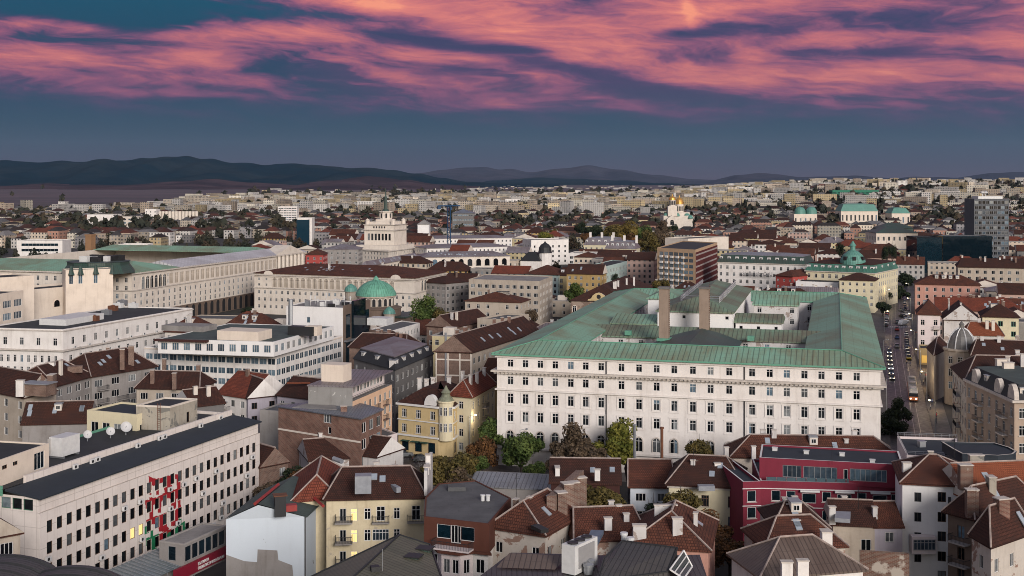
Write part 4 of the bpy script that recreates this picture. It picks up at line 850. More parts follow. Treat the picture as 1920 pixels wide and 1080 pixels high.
p = R(8.2, (1182, 914), (1262, 915), 12); b = Bld('tiled_house', 'shabby bluish white house with a rust tile roof between two thin flues', 'house', p); b.tier(p, 0, 8.2, PL['blue'], dict(sp=3.4, ww=1.8, wh=1.4, top=1.7, sty='x2')); b.hip(p, 8.2, 3.4, TL['rust'], .5, along=0, e=.3); b.finish()
for px, py, h, mt_, l in ((1241, 905, 16, RUSTM, 'thin rusty flue pipe in front of the cream house'), (1190, 893, 15.5, METAL, 'thin grey metal flue beside the dark brown tile roof')):
    x, y = W(px, py, 6); mb = MB(); mb.bar((x, y, 0), (x, y, h), .28, 0, 8); mb.bar((x, y, h), (x, y, h+.3), .4, 0, 8); tag(mb.build('flue_pipe', mt_, None, o=(x, y, 0)), l, 'flue')
p = R(10.3, (1254, 909), (1392, 916), 13); b = Bld('cream_house', 'cream three storey house with a hipped brown tile roof left of the burgundy building', 'house', p); cw = lambda x: onwall(p[0], p[1], x, 940)[0]
b.tier(p, 0, 10.3, PL['paleyel'], None, {0: dict(cols=[cw(1322), cw(1372)], rows=[2.4, 5.8, 9.0], ww=1.25, wh=1.9, sty='x2t', fr=BROWNF, sill=1)}); b.band(p, 9.9, .4, .25, STONE); b.hip(p, 10.3, 3.6, TL['brown'], .6, along=0, e=3.5, sky=2, chim=1, cm=PL['peelw'])
b.chimney(*W(1309, 873, 12.5), 11.5, 14.2, 0, PL['white'], 1.5, .9); b.chimney(*W(1345, 872, 13), 12, 14.2, 0, PL['white'], 1.2, .9); b.boxw('dormer', *W(1324, 912, 11), 10.4, (2.7, 1.4, .8), ZINC, 0); b.finish()
# ---- burgundy building
zl = 12; A, B = W(1426, 907, zl), W(1692, 914, zl); p = rect(A, B, 16); b = Bld('burgundy_building', 'modern burgundy building with a white framed window row and set back attic', 'building', p); cw = lambda x: onwall(A, B, x, 925)[0]; DK = PANED
b.tier(p, 0, zl, PL['burg'], None, {0: [dict(cols=[cw(x) for x in (1455, 1483, 1550, 1616)], rows=[1.9, 5.0, 8.1], ww=1.45, wh=1.7, sty='p', pa=DK, sill=1), dict(cols=[cw(x) for x in (1517, 1583, 1650)], rows=[2.2, 5.2, 8.3], ww=2.3, wh=1.6, sty='p', pa=DK), dict(cols=[cw(1680)], rows=[2.0, 5.1], ww=1.6, wh=1.6, sty='p', pa=DK)]})
b.band(p, 11.2, .14, .12, WHITE, 'string_course', [0]); b.band(p, 8.2, .12, .1, WHITE, 'string_course', [0]); b.flat(p, zl, FT['blue'], PL['burg'], .5, .25, WHITE)
for x in (1518, 1583, 1650): q = along(A, B, cw(x), -.35); b.boxw('window_hood', q[0], q[1], 10.95, (3.1, .7, .28), WHITE, atan2(B[1]-A[1], B[0]-A[0]))
g = MB()
for i in range(14): g.bar(along(A, B, 1+i*1.6, .15, zl+.5), along(A, B, 1+i*1.6, .15, zl+1.15), .03)
for i in range(13): g.poly([along(A, B, 1.1+i*1.6, .15, zl+.52), along(A, B, 2.5+i*1.6, .15, zl+.52), along(A, B, 2.5+i*1.6, .15, zl+1.12), along(A, B, 1.1+i*1.6, .15, zl+1.12)], 1)
b.part(g, 'railing', [METAL, plain('railing_glass', (.08, .12, .14), .1)])
zu = 15.6; pu = rect(W(1424, 861, zu), W(1694, 875, zu), 10.5); UA, UB = pu[0], pu[1]; cu_ = lambda x: onwall(UA, UB, x, 890)[0]
b.tier(pu, zl+.03, zu, PL['burg'], None, {0: [dict(cols=[cu_(1485)], rows=[1.75], ww=3.0, wh=2.0, sty='x3', fr=METAL, pa=PANEB), dict(cols=[cu_(1538)], rows=[1.75], ww=5.4, wh=2.0, sty='x5', fr=METAL, pa=PANEB), dict(cols=[cu_(1586)], rows=[1.75], ww=.7, wh=1.7, sty='p', pa=DK), dict(cols=[cu_(1628)], rows=[1.75], ww=5.8, wh=2.0, sty='x6', fr=METAL, pa=PANEB)]}, name='attic_wall')
b.flat(pu, zu, FT['blue'], PL['burg'], .3, .3, WHITE); b.finish()
for x, y, l in ((1453, 845, 'small vent box at the left on the blue black roof of the burgundy building'), (1512, 851, 'small vent box left of centre on the burgundy building roof'), (1579, 855, 'dark vent box in the middle of the burgundy building roof'), (1636, 868, 'white square box on the front edge of the burgundy roof')):
    q = W(x, y, zu); mb = MB(); mb.box((*q, zu+.02), (.8, .7, .5), GA); mb.box((*q, zu+.522), (.95, .85, .08), GA); tag(mb.build('roof_vent', WHITEM, None, o=(*q, zu+.02)), l, 'vent', 'vents on the burgundy building roof')
zs = 12.6; p = R(zs, (1393, 909), (1426, 908), 15); b = Bld('burgundy_wing', 'narrow burgundy side wing with three white framed windows above a dark gateway', 'building', p); b.tier(p, 0, zs, PL['burg'], None, {0: [dict(cols=[hypot(*V2(p[0], p[1]))/2], rows=[1.9, 4.6, 7.3], ww=1.5, wh=1.8, sty='p', pa=DK, sill=1), dict(cols=[hypot(*V2(p[0], p[1]))/2], rows=[10.6], ww=2.4, wh=2.6, sty='x1', pa=DK, fr=GREYF)]}); b.flat(p, zs, FT['blue'], PL['burg'], .5, .25, WHITE)
b.band(p, 11.9, .12, .1, WHITE, 'string_course', [0]); b.band(p, 9.1, .12, .1, WHITE, 'string_course', [0]); b.finish()
p = R(10, (1372, 858), (1690, 862), 9); b = Bld('tiled_house', 'long rust tile roof between the burgundy building and the green roofed bank', 'house', p); b.tier(p, 0, 10, PL['cream'], None); b.hip(p, 10, 3.2, TL['rust'], .4, e=4.5, chim=4, cm=PL['peelw'], dorm=1, sky=2)
for x, y in ((1362, 848), (1413, 846), (1432, 832)): b.chimney(*W(x, y, 11.6), 10.5, 13.4, 0, PL['white'], .9, .8)
b.finish()
# ---- pinkish building with roof terrace, white tall house, right foreground
zt = 13.5; p = Q(zt, (1700, 858), (1797, 862), (1794, 826), (1682, 822)); b = Bld('terrace_building', 'pinkish white modern building with a railed dark roof terrace', 'building', p); b.tier(p, 0, zt, PL['pinkw'], None, {3: dict(cols=[3], rows=[3.4], ww=.7, wh=2.4, sty='p', pa=DK)}); b.flat(p, zt, FT['blue'], PL['pinkw'], .45, .3)
g = MB()
for i in range(4):
    a, c = (*p[i], zt+.5), (*p[(i+1) % 4], zt+.5)
    for h in (.35, .65): g.bar((a[0], a[1], a[2]+h), (c[0], c[1], c[2]+h), .035)
    n = int(hypot(*V2(a, c))/1.3)
    for k in range(n+1): q = np.array(a)*(1-k/n)+np.array(c)*k/n; g.bar(tuple(q), (q[0], q[1], q[2]+.65), .03)
b.part(g, 'railing', METAL); b.finish()
x, y = W(1728, 838, zt); mb = MB(); mb.box((x, y, zt+.02), (1.2, .9, 1.0), .2); mb.box((x, y, zt+1.022), (1.4, 1.1, .1), .2); tag(mb.build('roof_vent', METAL, None, o=(x, y, zt+.02)), 'grey metal ventilation box on the railed terrace', 'vent')
zc = 17; c0 = W(1840, 845, zc); pts = [W(1796, 836, zc), W(1805, 846, zc)]; mb = MB(); ring = [(c0[0]-4.6, c0[1]+.2), (c0[0]-4.4, c0[1]-3.2), (c0[0]+1.0, c0[1]-4.6), (c0[0]+3.8, c0[1]-3.6), (c0[0]+5.3, c0[1]-1.4), (c0[0]+5.4, c0[1]+1.6), (c0[0]+4.2, c0[1]+5.2), (c0[0]-4.6, c0[1]+6)]
b = Bld('curved_penthouse', 'dark glazed penthouse with a rounded pale rimmed roof above the terrace', 'building', ring); b.tier(ring, 0, 13.3, PL['pinkw'], None); b.tier(inset(ring, .5), 13.3, 15.6, PANED, None, name='glazing'); b.tier(inset(ring, .1), 15.6, zc, FT['blue'], None); b.flat(ring, zc, FT['blue'], FT['blue'], .25, .3, STONE); b.band(ring, 13.1, .3, .8, STONE)
zz = 16.2; p = R(zz, (1692, 907), (1746, 904), 14); p = rect(p[0], W(1826, 914, zz), 13); b = Bld('white_house', 'tall plain white house with hipped red brown tile roof and brick chimney', 'house', p); LL = hypot(*V2(p[0], p[1])); cw = lambda x: onwall(p[0], p[1], x, 930)[0]
b.tier(p, 0, zz, PL['white2'], None, {0: [dict(cols=[cw(1721)], rows=[1.9, 4.9, 7.9, 11], ww=1.0, wh=1.4, sty='x1', fr=DARKF), dict(cols=[cw(1766)], rows=[1.7, 4.7, 7.6, 10.6, 13.5], ww=1.2, wh=1.5, sty='x1', fr=BROWNF)]}); b.hip(p, zz, 3.0, TL['rust'], .5, along=0, e=5, chim=2, cm=PL['grime'])
mb = MB(); mb.prism([along(p[0], p[1], LL*.56, -1.2), along(p[0], p[1], LL-.02, -1.2), along(p[0], p[1], LL-.02, -.02), along(p[0], p[1], LL*.56, -.02)], 0, zz-.05); 
q = along(p[0], p[1], LL*.66, -.1); mb2 = MB(); mb2.box((q[0], q[1], 0), (.35, .25, zz-1.6), 0); b.part(mb2, 'flue', PIPE)
b.chimney(*W(1700, 885, 17), 16.5, 19.3, 0, PL['peelw'], 1.5, .9); b.chimney(*W(1810, 905, 17.5), 17, 21.0, 0, MB_['brick2'], 2.2, 1.5); b.chimney(*W(1830, 862, 18), 17.5, 19.6, 0, PL['grime'], 2.6, 1.2)
mb = MB(); q = along(p[0], p[1], LL*.28, -.75); mb.box((q[0], q[1], 6.2), (3.6, 1.5, 2.6), 0); o = b.part(mb, 'enclosed_balcony', PL['pinkw']); fm, _ = wmesh(3.3, 1.6, 'x5t', GREYF, PANEB, None, False); inst('window', fm, o, b.loc(q[0], q[1]-.752, 7.6)); b.finish()
p = R(14.2, (1778, 962), (1826, 975), 15); b = Bld('brown_house', 'shabby brownish house with iron balconies right of the tall white house', 'house', p); b.tier(p, 0, 14.2, PL['brownp'], dict(sp=2.4, ww=1.2, wh=1.8, top=2.2, sty='x1', fr=BROWNF)); b.hip(p, 14.2, 3.8, TL['brown'], .7, along=1, e=3, sky=1)
for zq in (10.6, 7.4, 4.2): b.balcony(0, 2.2, zq, 3.0, 1.2, PL['conc'])
b.chimney(*W(1822, 930, 17.5), 15, 19.3, 0, MB_['brick2'], 1.9, 1.2); b.finish()
p = R3(14.2, (1822, 1006), (1858, 1027), (1935, 1000)); b = Bld('brick_gable_house', 'steep black brown tiled house with peeling walls and an orange brick chimney at right edge', 'house', [p[0], p[1], p[2], p[3]]); b.tier(p, 0, 14.2, PL['peel'], dict(sp=3., ww=1., wh=1.8, top=2.6, sty='x1')); b.hip(p, 14.2, 4.2, TL['brown'], .5, e=2.5, sky=1)
x, y = W(1878, 960, 17.5); b.chimney(x, y, 16, 20.2, .3, MB_['brick'], 2.0, 1.5); b.finish()
p = R(15, (1830, 945), (1990, 938), 13); b = Bld('tiled_house', 'orange tiled roof with a slim skylight at the right edge behind the brick chimney', 'house', p); b.tier(p, 0, 15, PL['peel'], None); b.hip(p, 15, 4.2, TL['orange'], .5, e=0, gable=PL['peel'], sky=2); b.chimney(*W(1858, 915, 17.5), 16.5, 20, 0, PL['grime'], 1.2, 1.8); b.finish()
# lower right roofs
p = R(12.4, (1452, 992), (1552, 992), 10); b = Bld('tiled_house', 'patched tile roof house in front of the burgundy building', 'house', p); b.tier(p, 0, 12.4, PL['peel'], None); b.hip(p, 12.4, 2.4, TL['brown'], .4, along=0, e=3, chim=3, cm=PL['peelw'], sky=2, dorm=1); b.finish()
p = R(13, (1436, 1032), (1585, 1026), 9); b = Bld('tiled_house', 'rust tile gable roof with white chimneys right of the salmon house', 'house', p); b.tier(p, 0, 13, PL['peel'], None); b.hip(p, 13, 3.0, TL['rust'], .4, along=0, e=3.5, sky=2)
for x, y in ((1492, 985), (1483, 1022), (1546, 1004)): b.chimney(*W(x, y, 15), 13.4, 16.6, 0, PL['white'], 1.3, .7)
b.finish()
p = R(14, (1428, 1085), (1618, 1070), 9); b = Bld('metal_roof_house', 'pale brown metal roof house at the bottom with white chimney blocks', 'house', p); b.tier(p, 0, 14, PL['white'], None); b.hip(p, 14, 3.2, SM['brown'], .5, e=5)
for x, y in ((1475, 1065), (1505, 1062), (1550, 1008)): b.chimney(*W(x, y, 16.6), 15, 18.2, 0, PL['white'], 1.5, .9)
b.finish()
p = R(10.2, (1562, 985), (1640, 988), 9); b = Bld('small_house', 'small beige house with a dark tile roof and one shuttered window', 'house', p); b.tier(p, 0, 10.2, PL['beige'], None, {0: dict(cols=[4.8], rows=[2.8], ww=1.5, wh=1.8, sty='x1')}); b.hip(p, 10.2, 2.6, TL['brown'], .4, along=0, e=0, gable=PL['beige']); b.chimney(*W(1560, 958, 12.5), 11, 14, 0, PL['peelw'], 1.1, .8); b.chimney(*W(1583, 935, 13), 12, 14.2, 0, PL['peelw'], .9, .7)
mb = MB(); mb.prism(Q(12.3, (1565, 970), (1594, 972), (1595, 958), (1567, 957)), 11.6, 12.2); b.part(mb, 'roof_patch', ZINC); b.finish()
p = R(10.0, (1640, 990), (1692, 990), 9); b = Bld('small_house', 'small white house with a mossy dark tile roof beside the tall white house', 'house', p); b.tier(p, 0, 10.0, PL['lilac'], None, {0: dict(cols=[2.2, 2.21], rows=[1.4, 4.3], ww=1.3, wh=1.5, sty='x1')}); b.hip(p, 10.0, 2.6, TL['rust'], .3, along=0, e=0, gable=PL['lilac']); b.chimney(*W(1640, 955, 12.4), 11, 13.6, 0, PL['peelw'], .8, .8); b.finish()
A, B = W(1612, 1034, 12), W(1705, 1040, 12); p = rect(A, B, .6); b = Bld('brick_wall', 'old patched brick party wall at the bottom left of the tall white house', 'wall', p); b.tier(p, 0, 12, MB_['brick2'], None); b.flat(p, 11.98, MB_['brick2'], MB_['brick2'], .1, .1); b.finish()
# ================================================================ the green-roofed bank
def ring_roof(b, outer, wd, z, rise, mat, ov=.8, trim=None):
    o = inset(outer, -ov); m = inset(outer, wd/2); i = inset(outer, wd+.4); n = len(outer); mb = MB(); th = .35
    for k in range(n):
        a, c = k, (k+1) % n
        mb.poly([(*o[a], z+th), (*o[c], z+th), (*m[c], z+th+rise), (*m[a], z+th+rise)]); mb.poly([(*i[c], z+th), (*i[a], z+th), (*m[a], z+th+rise), (*m[c], z+th+rise)])
    ro = b.part(mb, 'roof', mat); mb = MB()
    for k in range(n):
        a, c = k, (k+1) % n
        mb.poly([(*o[a], z), (*o[c], z), (*o[c], z+th), (*o[a], z+th)]); mb.poly([(*i[c], z), (*i[a], z), (*i[a], z+th), (*i[c], z+th)]); mb.poly([(*o[c], z), (*o[a], z), (*inset(outer, .1)[a], z), (*inset(outer, .1)[c], z)])
        mb.bar((*m[a], z+th+rise+.05), (*m[c], z+th+rise+.05), .13, 0, 4); mb.bar((*o[a], z+th+.05), (*m[a], z+th+rise+.05), .12, 0, 4)
    b.part(mb, 'eave', trim or GREENT); return ro
def court(b, outer, wd, z0, z, mat, sp):
    q = inset(outer, wd)[::-1]; mb = MB()
    for k in range(len(q)):
        A, B = q[k], q[(k+1) % len(q)]; d = nrm(V2(A, B)); nn = (d[1], -d[0]); mid = ((A[0]+B[0])/2, (A[1]+B[1])/2)
        b.wall(mb, A, B, z0, z, sp if nn[0]*-mid[0]+nn[1]*-mid[1] > 0 else None)
    b.part(mb, 'courtyard_wall', mat)
z = 24.0; A, B = W(932, 665, z), W(1651, 692, z); bk = rect(A, B, 150); LL = hypot(*V2(A, B))
bank = b = Bld('bank_building', 'huge white bank with green copper roofs and rows of cross windows', 'bank', bk)
cols = [onwall(A, B, x, 760)[0] for x in (957, 985, 1013, 1041, 1070, 1098, 1127, 1165, 1198, 1231, 1264, 1299, 1332, 1367, 1410, 1443, 1475, 1508, 1540, 1573, 1606)]
side = dict(sp=3.6, ww=1.25, wh=1.9, rows=[1.7, 5.5, 9.4, 13.3], sty='x1t')
b.tier(bk, 0, z, PL['bank'], None, {0: [dict(cols=cols, rows=[1.75], ww=1.3, wh=1.65, sty='x1t', sill=1), dict(cols=cols, rows=[5.5], ww=1.3, wh=1.8, sty='x1t', sill=1), dict(cols=cols, rows=[9.4], ww=1.3, wh=2.2, sty='x1t', sill=1), dict(cols=cols, rows=[13.3], ww=1.3, wh=2.2, sty='x1t', sill=1), dict(cols=cols, rows=[17.8], ww=1.5, wh=2.9, sty='ax', trim=STONE)], 3: None, 1: None})
b.band(bk, z-3.6, .35, 1.15, STONE); b.band(bk, z-4.0, .4, .6, PL['bank'], 'dentil_band'); b.band(bk, z-7.6, .3, .4, PL['bank'], 'string_course'); b.band(bk, z-20.2, .35, .5, PL['bank'], 'string_course'); b.band(bk, z-.5, .5, .35, PL['bank'], 'frieze')
dn = MB()
for k in range(int(LL/.9)): q = along(A, B, .45+k*.9, -.75); dn.box((q[0], q[1], z-3.95), (.4, .5, .34), atan2(B[1]-A[1], B[0]-A[0]))
b.part(dn, 'dentil', STONE)
ar = MB()
for px in (1137, 1396):
    q = along(A, B, onwall(A, B, px, 760)[0], -.15); ar.bar((q[0], q[1], 0), (q[0], q[1], z-7.7), .13, 0, 6); ar.bar((q[0], q[1], z-3.2), (q[0], q[1], z-.3), .13, 0, 6); q2 = along(A, B, onwall(A, B, px, 760)[0], -1.3); ar.bar((q[0], q[1], z-3.1), (q[0], q[1], z-.3), .13)
b.part(ar, 'downpipe', PIPE)
tr = MB()
for zr_, h in ((9.4, 2.2), (13.3, 2.2)):
    for c in cols:
        for x0, x1, y0, y1 in ((-1., -.84, -h/2-.2, h/2+.2), (.84, 1., -h/2-.2, h/2+.2), (-1.1, 1.1, h/2+.2, h/2+.38), (-1.1, 1.1, -h/2-.4, -h/2-.2)):
            tr.prism([along(A, B, c+x0, -.1), along(A, B, c+x1, -.1), along(A, B, c+x1, -.003), along(A, B, c+x0, -.003)], z-zr_+y0, z-zr_+y1, 0, True, True)
o = b.part(tr, 'window_surround', PL['bank']); o['kind'] = 'stuff'
ring_roof(b, bk, 15, z, 2.1, SM['green'], 1.0); court(b, bk, 15, 8, z, PL['peelw'], dict(sp=5.2, ww=1.3, wh=1.8, top=1.7, st=3.8, sty='x1t', nr=3))
def wing(s0, s1, t0, t1, zz, rise, mat, wallm, along_=None, e=None, spec=None, nm='wing_wall'):
    q = [along(A, B, s0, t0), along(A, B, s1, t0), along(A, B, s1, t1), along(A, B, s0, t1)]
    b.tier(q, 8, zz, wallm, spec, name=nm); b.hip(q, zz, rise, mat, .5, along=along_, e=e, ridge=False, th=.3); return q
cw2 = dict(sp=5, ww=1.2, wh=1.5, top=1.3, nr=2, sty='x1t'); cw3 = dict(sp=4.2, ww=.9, wh=.9, top=1.2, nr=1, sty='p')
wing(8, LL-8, 44, 57, 23.0, 2.0, SM['greenbr'], PL['peelw'], 0, 0.2, cw2)
wing(30, 49, 12.5, 47, 22.8, 2.3, SM['dgreen'], PL['peelw'], 1, .2, cw2)
wing(27, 46, 57.5, 128, 28.2, 3.2, SM['greenbr'], PL['white2'], 1, None, cw3)
wing(20, 29, 88, 104, 28.4, 2.2, SM['green'], PL['white2'], 1, None, dict(cols=[3.5], rows=[1.6], ww=1., wh=1.2, sty='p'))
wing(15, 26.5, 58, 74, 24.6, 1.6, SM['green'], PL['white2'], 0, .2, None)
wing(46.5, 58, 62, 74, 25.4, 1.6, SM['greenbr'], PL['white2'], 0, .2, cw3)
wing(49, 61, 96, 110, 26.6, 2.2, SM['green'], PL['peelw'], 0, .2, cw2)
rl = MB()
for s_ in (32, 42):
    for k in range(22):
        q = along(A, B, s_, 66+k*2.6); rl.bar((q[0], q[1], 29.6), (q[0], q[1], 31.6), .09)
    for h in (30.4, 31.0, 31.6): rl.bar((*along(A, B, s_, 66), h), (*along(A, B, s_, 121), h), .10)
for h in (30.4, 31.0, 31.6): rl.bar((*along(A, B, 32, 66), h), (*along(A, B, 42, 66), h), .10)
b.part(rl, 'roof_railing', METAL)
for px, py in ((1178, 619), (1292, 617), (1408, 629)):
    x, y = W(px, py, 24.8); b.boxw('dormer', x, y, 23.6, (1.5, 1.6, 1.1), GREENT, GA); 
b.finish()
for px, yb, yt, l in ((1245.5, 634, 541, 'left one of two tall square concrete chimney shafts rising from the bank roof'), (1321, 624, 541, 'right one of two tall square concrete chimney shafts rising from the bank roof')):
    x, y = W(px, yb, 24.0); h = CAMH-(yt-YH)/F*y; o = empty('chimney_shaft', l, 'chimney', (x, y, 8), 'tall chimney shafts on the bank'); w_ = 17.5*y/F
    mb = MB(); mb.box((x, y, 8), (w_, w_, h-8), GA); mb.build('shaft', plaster('shaft_concrete', (.31, .235, .185), .6), o); mb = MB(); mb.box((x, y, h+.002), (w_+.5, w_+.5, .45), GA); mb.build('cap', PL['dgrey'], o)
    mb = MB(); mb.box((x, y, 23.4), (w_+.9, w_+.9, .7), GA); mb.build('flashing', GREENT, o)
    mb = MB(); q = (x+w_/2*cos(GA)+.12, y+w_/2*sin(GA))
    for k in range(26): mb.box((q[0], q[1], 25+k*.46), (.25, .5, .06), GA)
    mb.build('rung', RUSTM, o)
# ================================================================ middle ground, left to right
# grey houses with brown roofs
p = [W(-70, 724, 14), W(45, 747, 14)]; p = [*p, W(105, 733, 14)]; p = [*p, (p[0][0]+p[2][0]-p[1][0], p[0][1]+p[2][1]-p[1][1])]
b = Bld('apartment_house', 'grey beige house with a dark brown roof and peeling side wall at the left edge', 'house', p); b.tier(p, 0, 14, PL['beige'], dict(sp=5.2, ww=1.6, wh=1.7, top=1.7, st=3.2, sty='x2'), {1: None}); b.hip(p, 14, 4.4, TL['brown'], .5, along=0, e=0, gable=PL['peel'], sky=4)
mb = MB(); q = W(72, 720, 17); mb.box((*q, 14.6), (6.2, 3.4, 2.6), -.25); o = b.part(mb, 'dormer', MB_['brick3']); mb = MB(); mb.box((*q, 17.202), (7., 4.2, .2), -.25); b.sub(mb, 'dormer_roof', ZINC, o)
b.chimney(*W(97, 720, 16.5), 14.5, 18.6, 0, MB_['brick3'], 1.3, 2.4); b.chimney(*W(38, 722, 17), 15, 18, 0, PL['white'], 1.6, 1.0); b.ac(0, 6.5, 9.6); b.ac(0, 6.4, 6.4); b.finish()
p = R(14, (104, 725), (172, 706), 13); b = Bld('apartment_house', 'grey rendered apartment house with enclosed balconies under a brown roof', 'apartments', p); b.tier(p, 0, 14, PL['grey'], dict(sp=3.4, ww=1.9, wh=1.7, top=1.7, st=3.1, sty='x2')); b.hip(p, 14, 4.0, TL['brown'], .6, e=3, chim=1, sky=1); q = W(141, 690, 16.6); b.boxw('dormer', *q, 15.6, (3.4, 2.2, 1.5), MB_['brick3'], .3); b.chimney(*W(95, 690, 17), 15, 18.3, 0, PL['white'], 2., 1.2); b.finish()
p = R(14, (172, 707), (290, 688), 14); b = Bld('apartment_house', 'grey corner apartment house with a big hipped brown roof and brick chimneys', 'apartments', p); b.tier(p, 0, 14, PL['grey'], dict(sp=4.0, ww=2.3, wh=1.7, top=1.8, st=3.1, sty='x2')); b.hip(p, 14, 4.6, TL['brown'], .7, e=4, sky=4)
b.chimney(*W(229, 678, 17), 15.5, 20, .3, MB_['brick3'], 1.1, 1.1); b.chimney(*W(246, 668, 17.4), 15.5, 20, .3, MB_['brick3'], 1.4, 1.2); b.chimney(*W(202, 662, 18), 17, 19.4, .3, MB_['brick3'], .9, .9)
for q_, zz in ((3, 10.6), (9, 7.4), (3, 7.4)): b.balcony(0, q_, zz, 3, 1.1, PL['grey'])
b.finish()
p = R(12, (256, 729), (372, 731), 11); b = Bld('small_house', 'low grey house with a plain brown roof and three brick chimneys', 'house', p); b.tier(p, 0, 12, PL['beige'], dict(sp=3.6, ww=1.9, wh=1.6, top=1.7, sty='x2')); b.hip(p, 12, 3.3, TL['brown'], .5, e=2)
for x, y in ((286, 712), (327, 718), (372, 702), (308, 690)): b.chimney(*W(x, y, 14), 13, 16.3, 0, MB_['brick3'], .9, .8)
b.finish()
p = R(11.5, (362, 764), (420, 757), 10); b = Bld('small_house', 'small dark tiled lean-to roof with two chimneys left of the red roofed house', 'house', p); b.tier(p, 0, 11.5, PL['dgrey'], None); b.hip(p, 11.5, 3, TL['brown'], .4, along=0, e=0, gable=PL['peelw'], chim=2, cm=PL['stone']); b.finish()
p = R(8, (42, 806), (165, 803), 9); b = Bld('small_house', 'low dark brown tiled roof with small skylights behind the satellite dishes', 'house', p); b.tier(p, 0, 9, PL['grey'], None); b.hip(p, 9, 4, TL['brown'], .4, e=0, gable=PL['grey'], sky=5, dorm=1); b.finish()
p = R(11, (410, 739), (463, 747), 13); b = Bld('red_roof_house', 'white house with a bright red tile roof and white gable coping', 'house', p); b.tier(p, 0, 11, PL['white'], dict(sp=3.2, ww=1.3, wh=1.6, top=1.7, sty='x1')); b.hip(p, 11, 4.6, TL['red'], .5, along=0, e=0, gable=PL['white'], chim=1, cm=MB_['brick3']); q = along(p[0], p[1], 1.6, -.2); b.boxw('awning', *q, 9.4, (3, 2, .15), ZINC, -.1); b.ac(0, 6, 5); b.balcony(0, 2.4, 7.6, 3.4, 1.2); b.finish()
p = R(11, (465, 748), (522, 742), 12); b = Bld('small_house', 'pale house with a recessed loggia under brown tiles beside the red roofed house', 'house', p); b.tier(p, 0, 11, PL['lilac'], dict(sp=2.6, ww=1.4, wh=1.5, top=1.8, sty='x1', fr=BROWNF)); b.hip(p, 11, 4.0, TL['brown'], .4, along=1, e=0, gable=PL['white']); b.finish()
p = R(11.6, (520, 742), (578, 749), 12); b = Bld('small_house', 'lilac rendered house with dark tile roof left of the blank grey wall', 'house', p); b.tier(p, 0, 11.6, PL['lilac'], dict(sp=3.2, ww=1.2, wh=1.4, top=1.7, sty='x1')); b.hip(p, 11.6, 3.6, TL['brown'], .4, along=0, e=0, gable=PL['lilac']); q = W(560, 716, 15); mb = MB(); mb.box((*q, 14.6), (5.4, .8, .3), 0); b.part(mb, 'ridge_cap', TL['orange']); b.finish()
p = R(9, (487, 783), (524, 786), 9); b = Bld('concrete_annex', 'rough grey concrete annex between the mural block and the brick house', 'annex', p); b.tier(p, 0, 10.5, PL['conc'], None); b.flat(p, 10.5, FT['grey'], PL['conc'], .3); b.finish()
# brick house
zb = 16; p = Q(zb, (522, 763), (676, 786), (716, 769), (640, 750)); b = Bld('brick_house', 'brick house with blank red brick side and a bluish metal roof', 'house', p); cw = lambda x, y: onwall(p[0], p[1], x, y)
s1, z1 = cw(614, 785); s2, z2 = cw(618, 810)
b.tier(p, 0, zb, MB_['brick'], None, {0: [dict(cols=[s1], rows=[zb-z1], ww=2.1, wh=1.7, sty='x2'), dict(cols=[s2], rows=[zb-z2-.3], ww=.8, wh=1.4, sty='p')], 1: dict(sp=3.2, ww=1.9, wh=2.0, top=1.9, st=3.2, sty='x1', mg=.6)}); mb = MB(); pi_ = inset(p, -.4); mb.prism(pi_, zb, zb+.25, 0, True, True); b.part(mb, 'roof', SM['blue']); q = Q(zb+.3, (548, 764), (632, 768), (628, 752), (600, 749)); mb = MB(); mb.prism(q, zb+.252, zb+.33); b.part(mb, 'roof', FT['light']); b.band(p, zb-4.6, .35, .08, PL['stone'], 'string_course', [0]); b.chimney(*W(645, 768, 16.6), 16, 17.3, 0, MB_['brick'], 1.2, .8); b.finish()
# peach apartment block
zt = 20; A, B, C = W(578, 724, zt), W(661, 727, zt), W(735, 697, zt); p = [A, B, C, (A[0]+C[0]-B[0], A[1]+C[1]-B[1])]
b = Bld('apartment_block', 'peach apartment block with a blank peeling grey gable wall', 'apartments', p)
b.tier(p, 0, 17.2, PL['peach'], None, {0: None, 1: dict(sp=2.4, ww=1.25, wh=1.7, top=1.9, st=3.05, sty='x1', mg=.6)}); d = nrm(V2(A, B)); mb = MB(); mb.prism([(A[0]-d[1]*-.0, A[1]-.06), (B[0]+.0, B[1]-.06), (B[0], B[1]-.003), (A[0], A[1]-.003)], 0, 20.3); b.part(mb, 'gable_wall', PL['peelg'])
pt = [A, along(B, C, 0, 1.8), along(B, C, hypot(*V2(B, C)), 1.8), p[3]]; b.tier(pt, 17.2, zt, PL['pinkw'], None, {1: dict(sp=1.7, ww=1.4, wh=1.5, rows=[1.3], sty='x1', mg=1)}, name='attic_wall'); mb = MB(); mb.prism(inset([A, B, C, p[3]], -.2), zt, zt+.28, 0, True, True); b.part(mb, 'roof', SM['purple'])
te = MB(); te.poly([(*B, 17.21), (*C, 17.21), (*pt[2], 17.21), (*pt[1], 17.21)]); b.part(te, 'terrace', FT['light']); g = MB()
for h in (.5, 1.): g.bar((B[0]+.0, B[1], 17.2+h), (C[0], C[1], 17.2+h), .04)
b.part(g, 'railing', DARKM); L2 = hypot(*V2(B, C))
for zz in (13.6, 10.5, 7.4, 4.4):
    for q_ in (5.2, 12.4, 17.2): b.balcony(1, q_, zz, 1.9, .8, MB_['brick3'])
q = W(612, 722, 20.3); b.boxw('stair_house', q[0]+1.2, q[1]+6, 20.2, (5, 4, 3.6), PL['cream'], GA); b.finish()
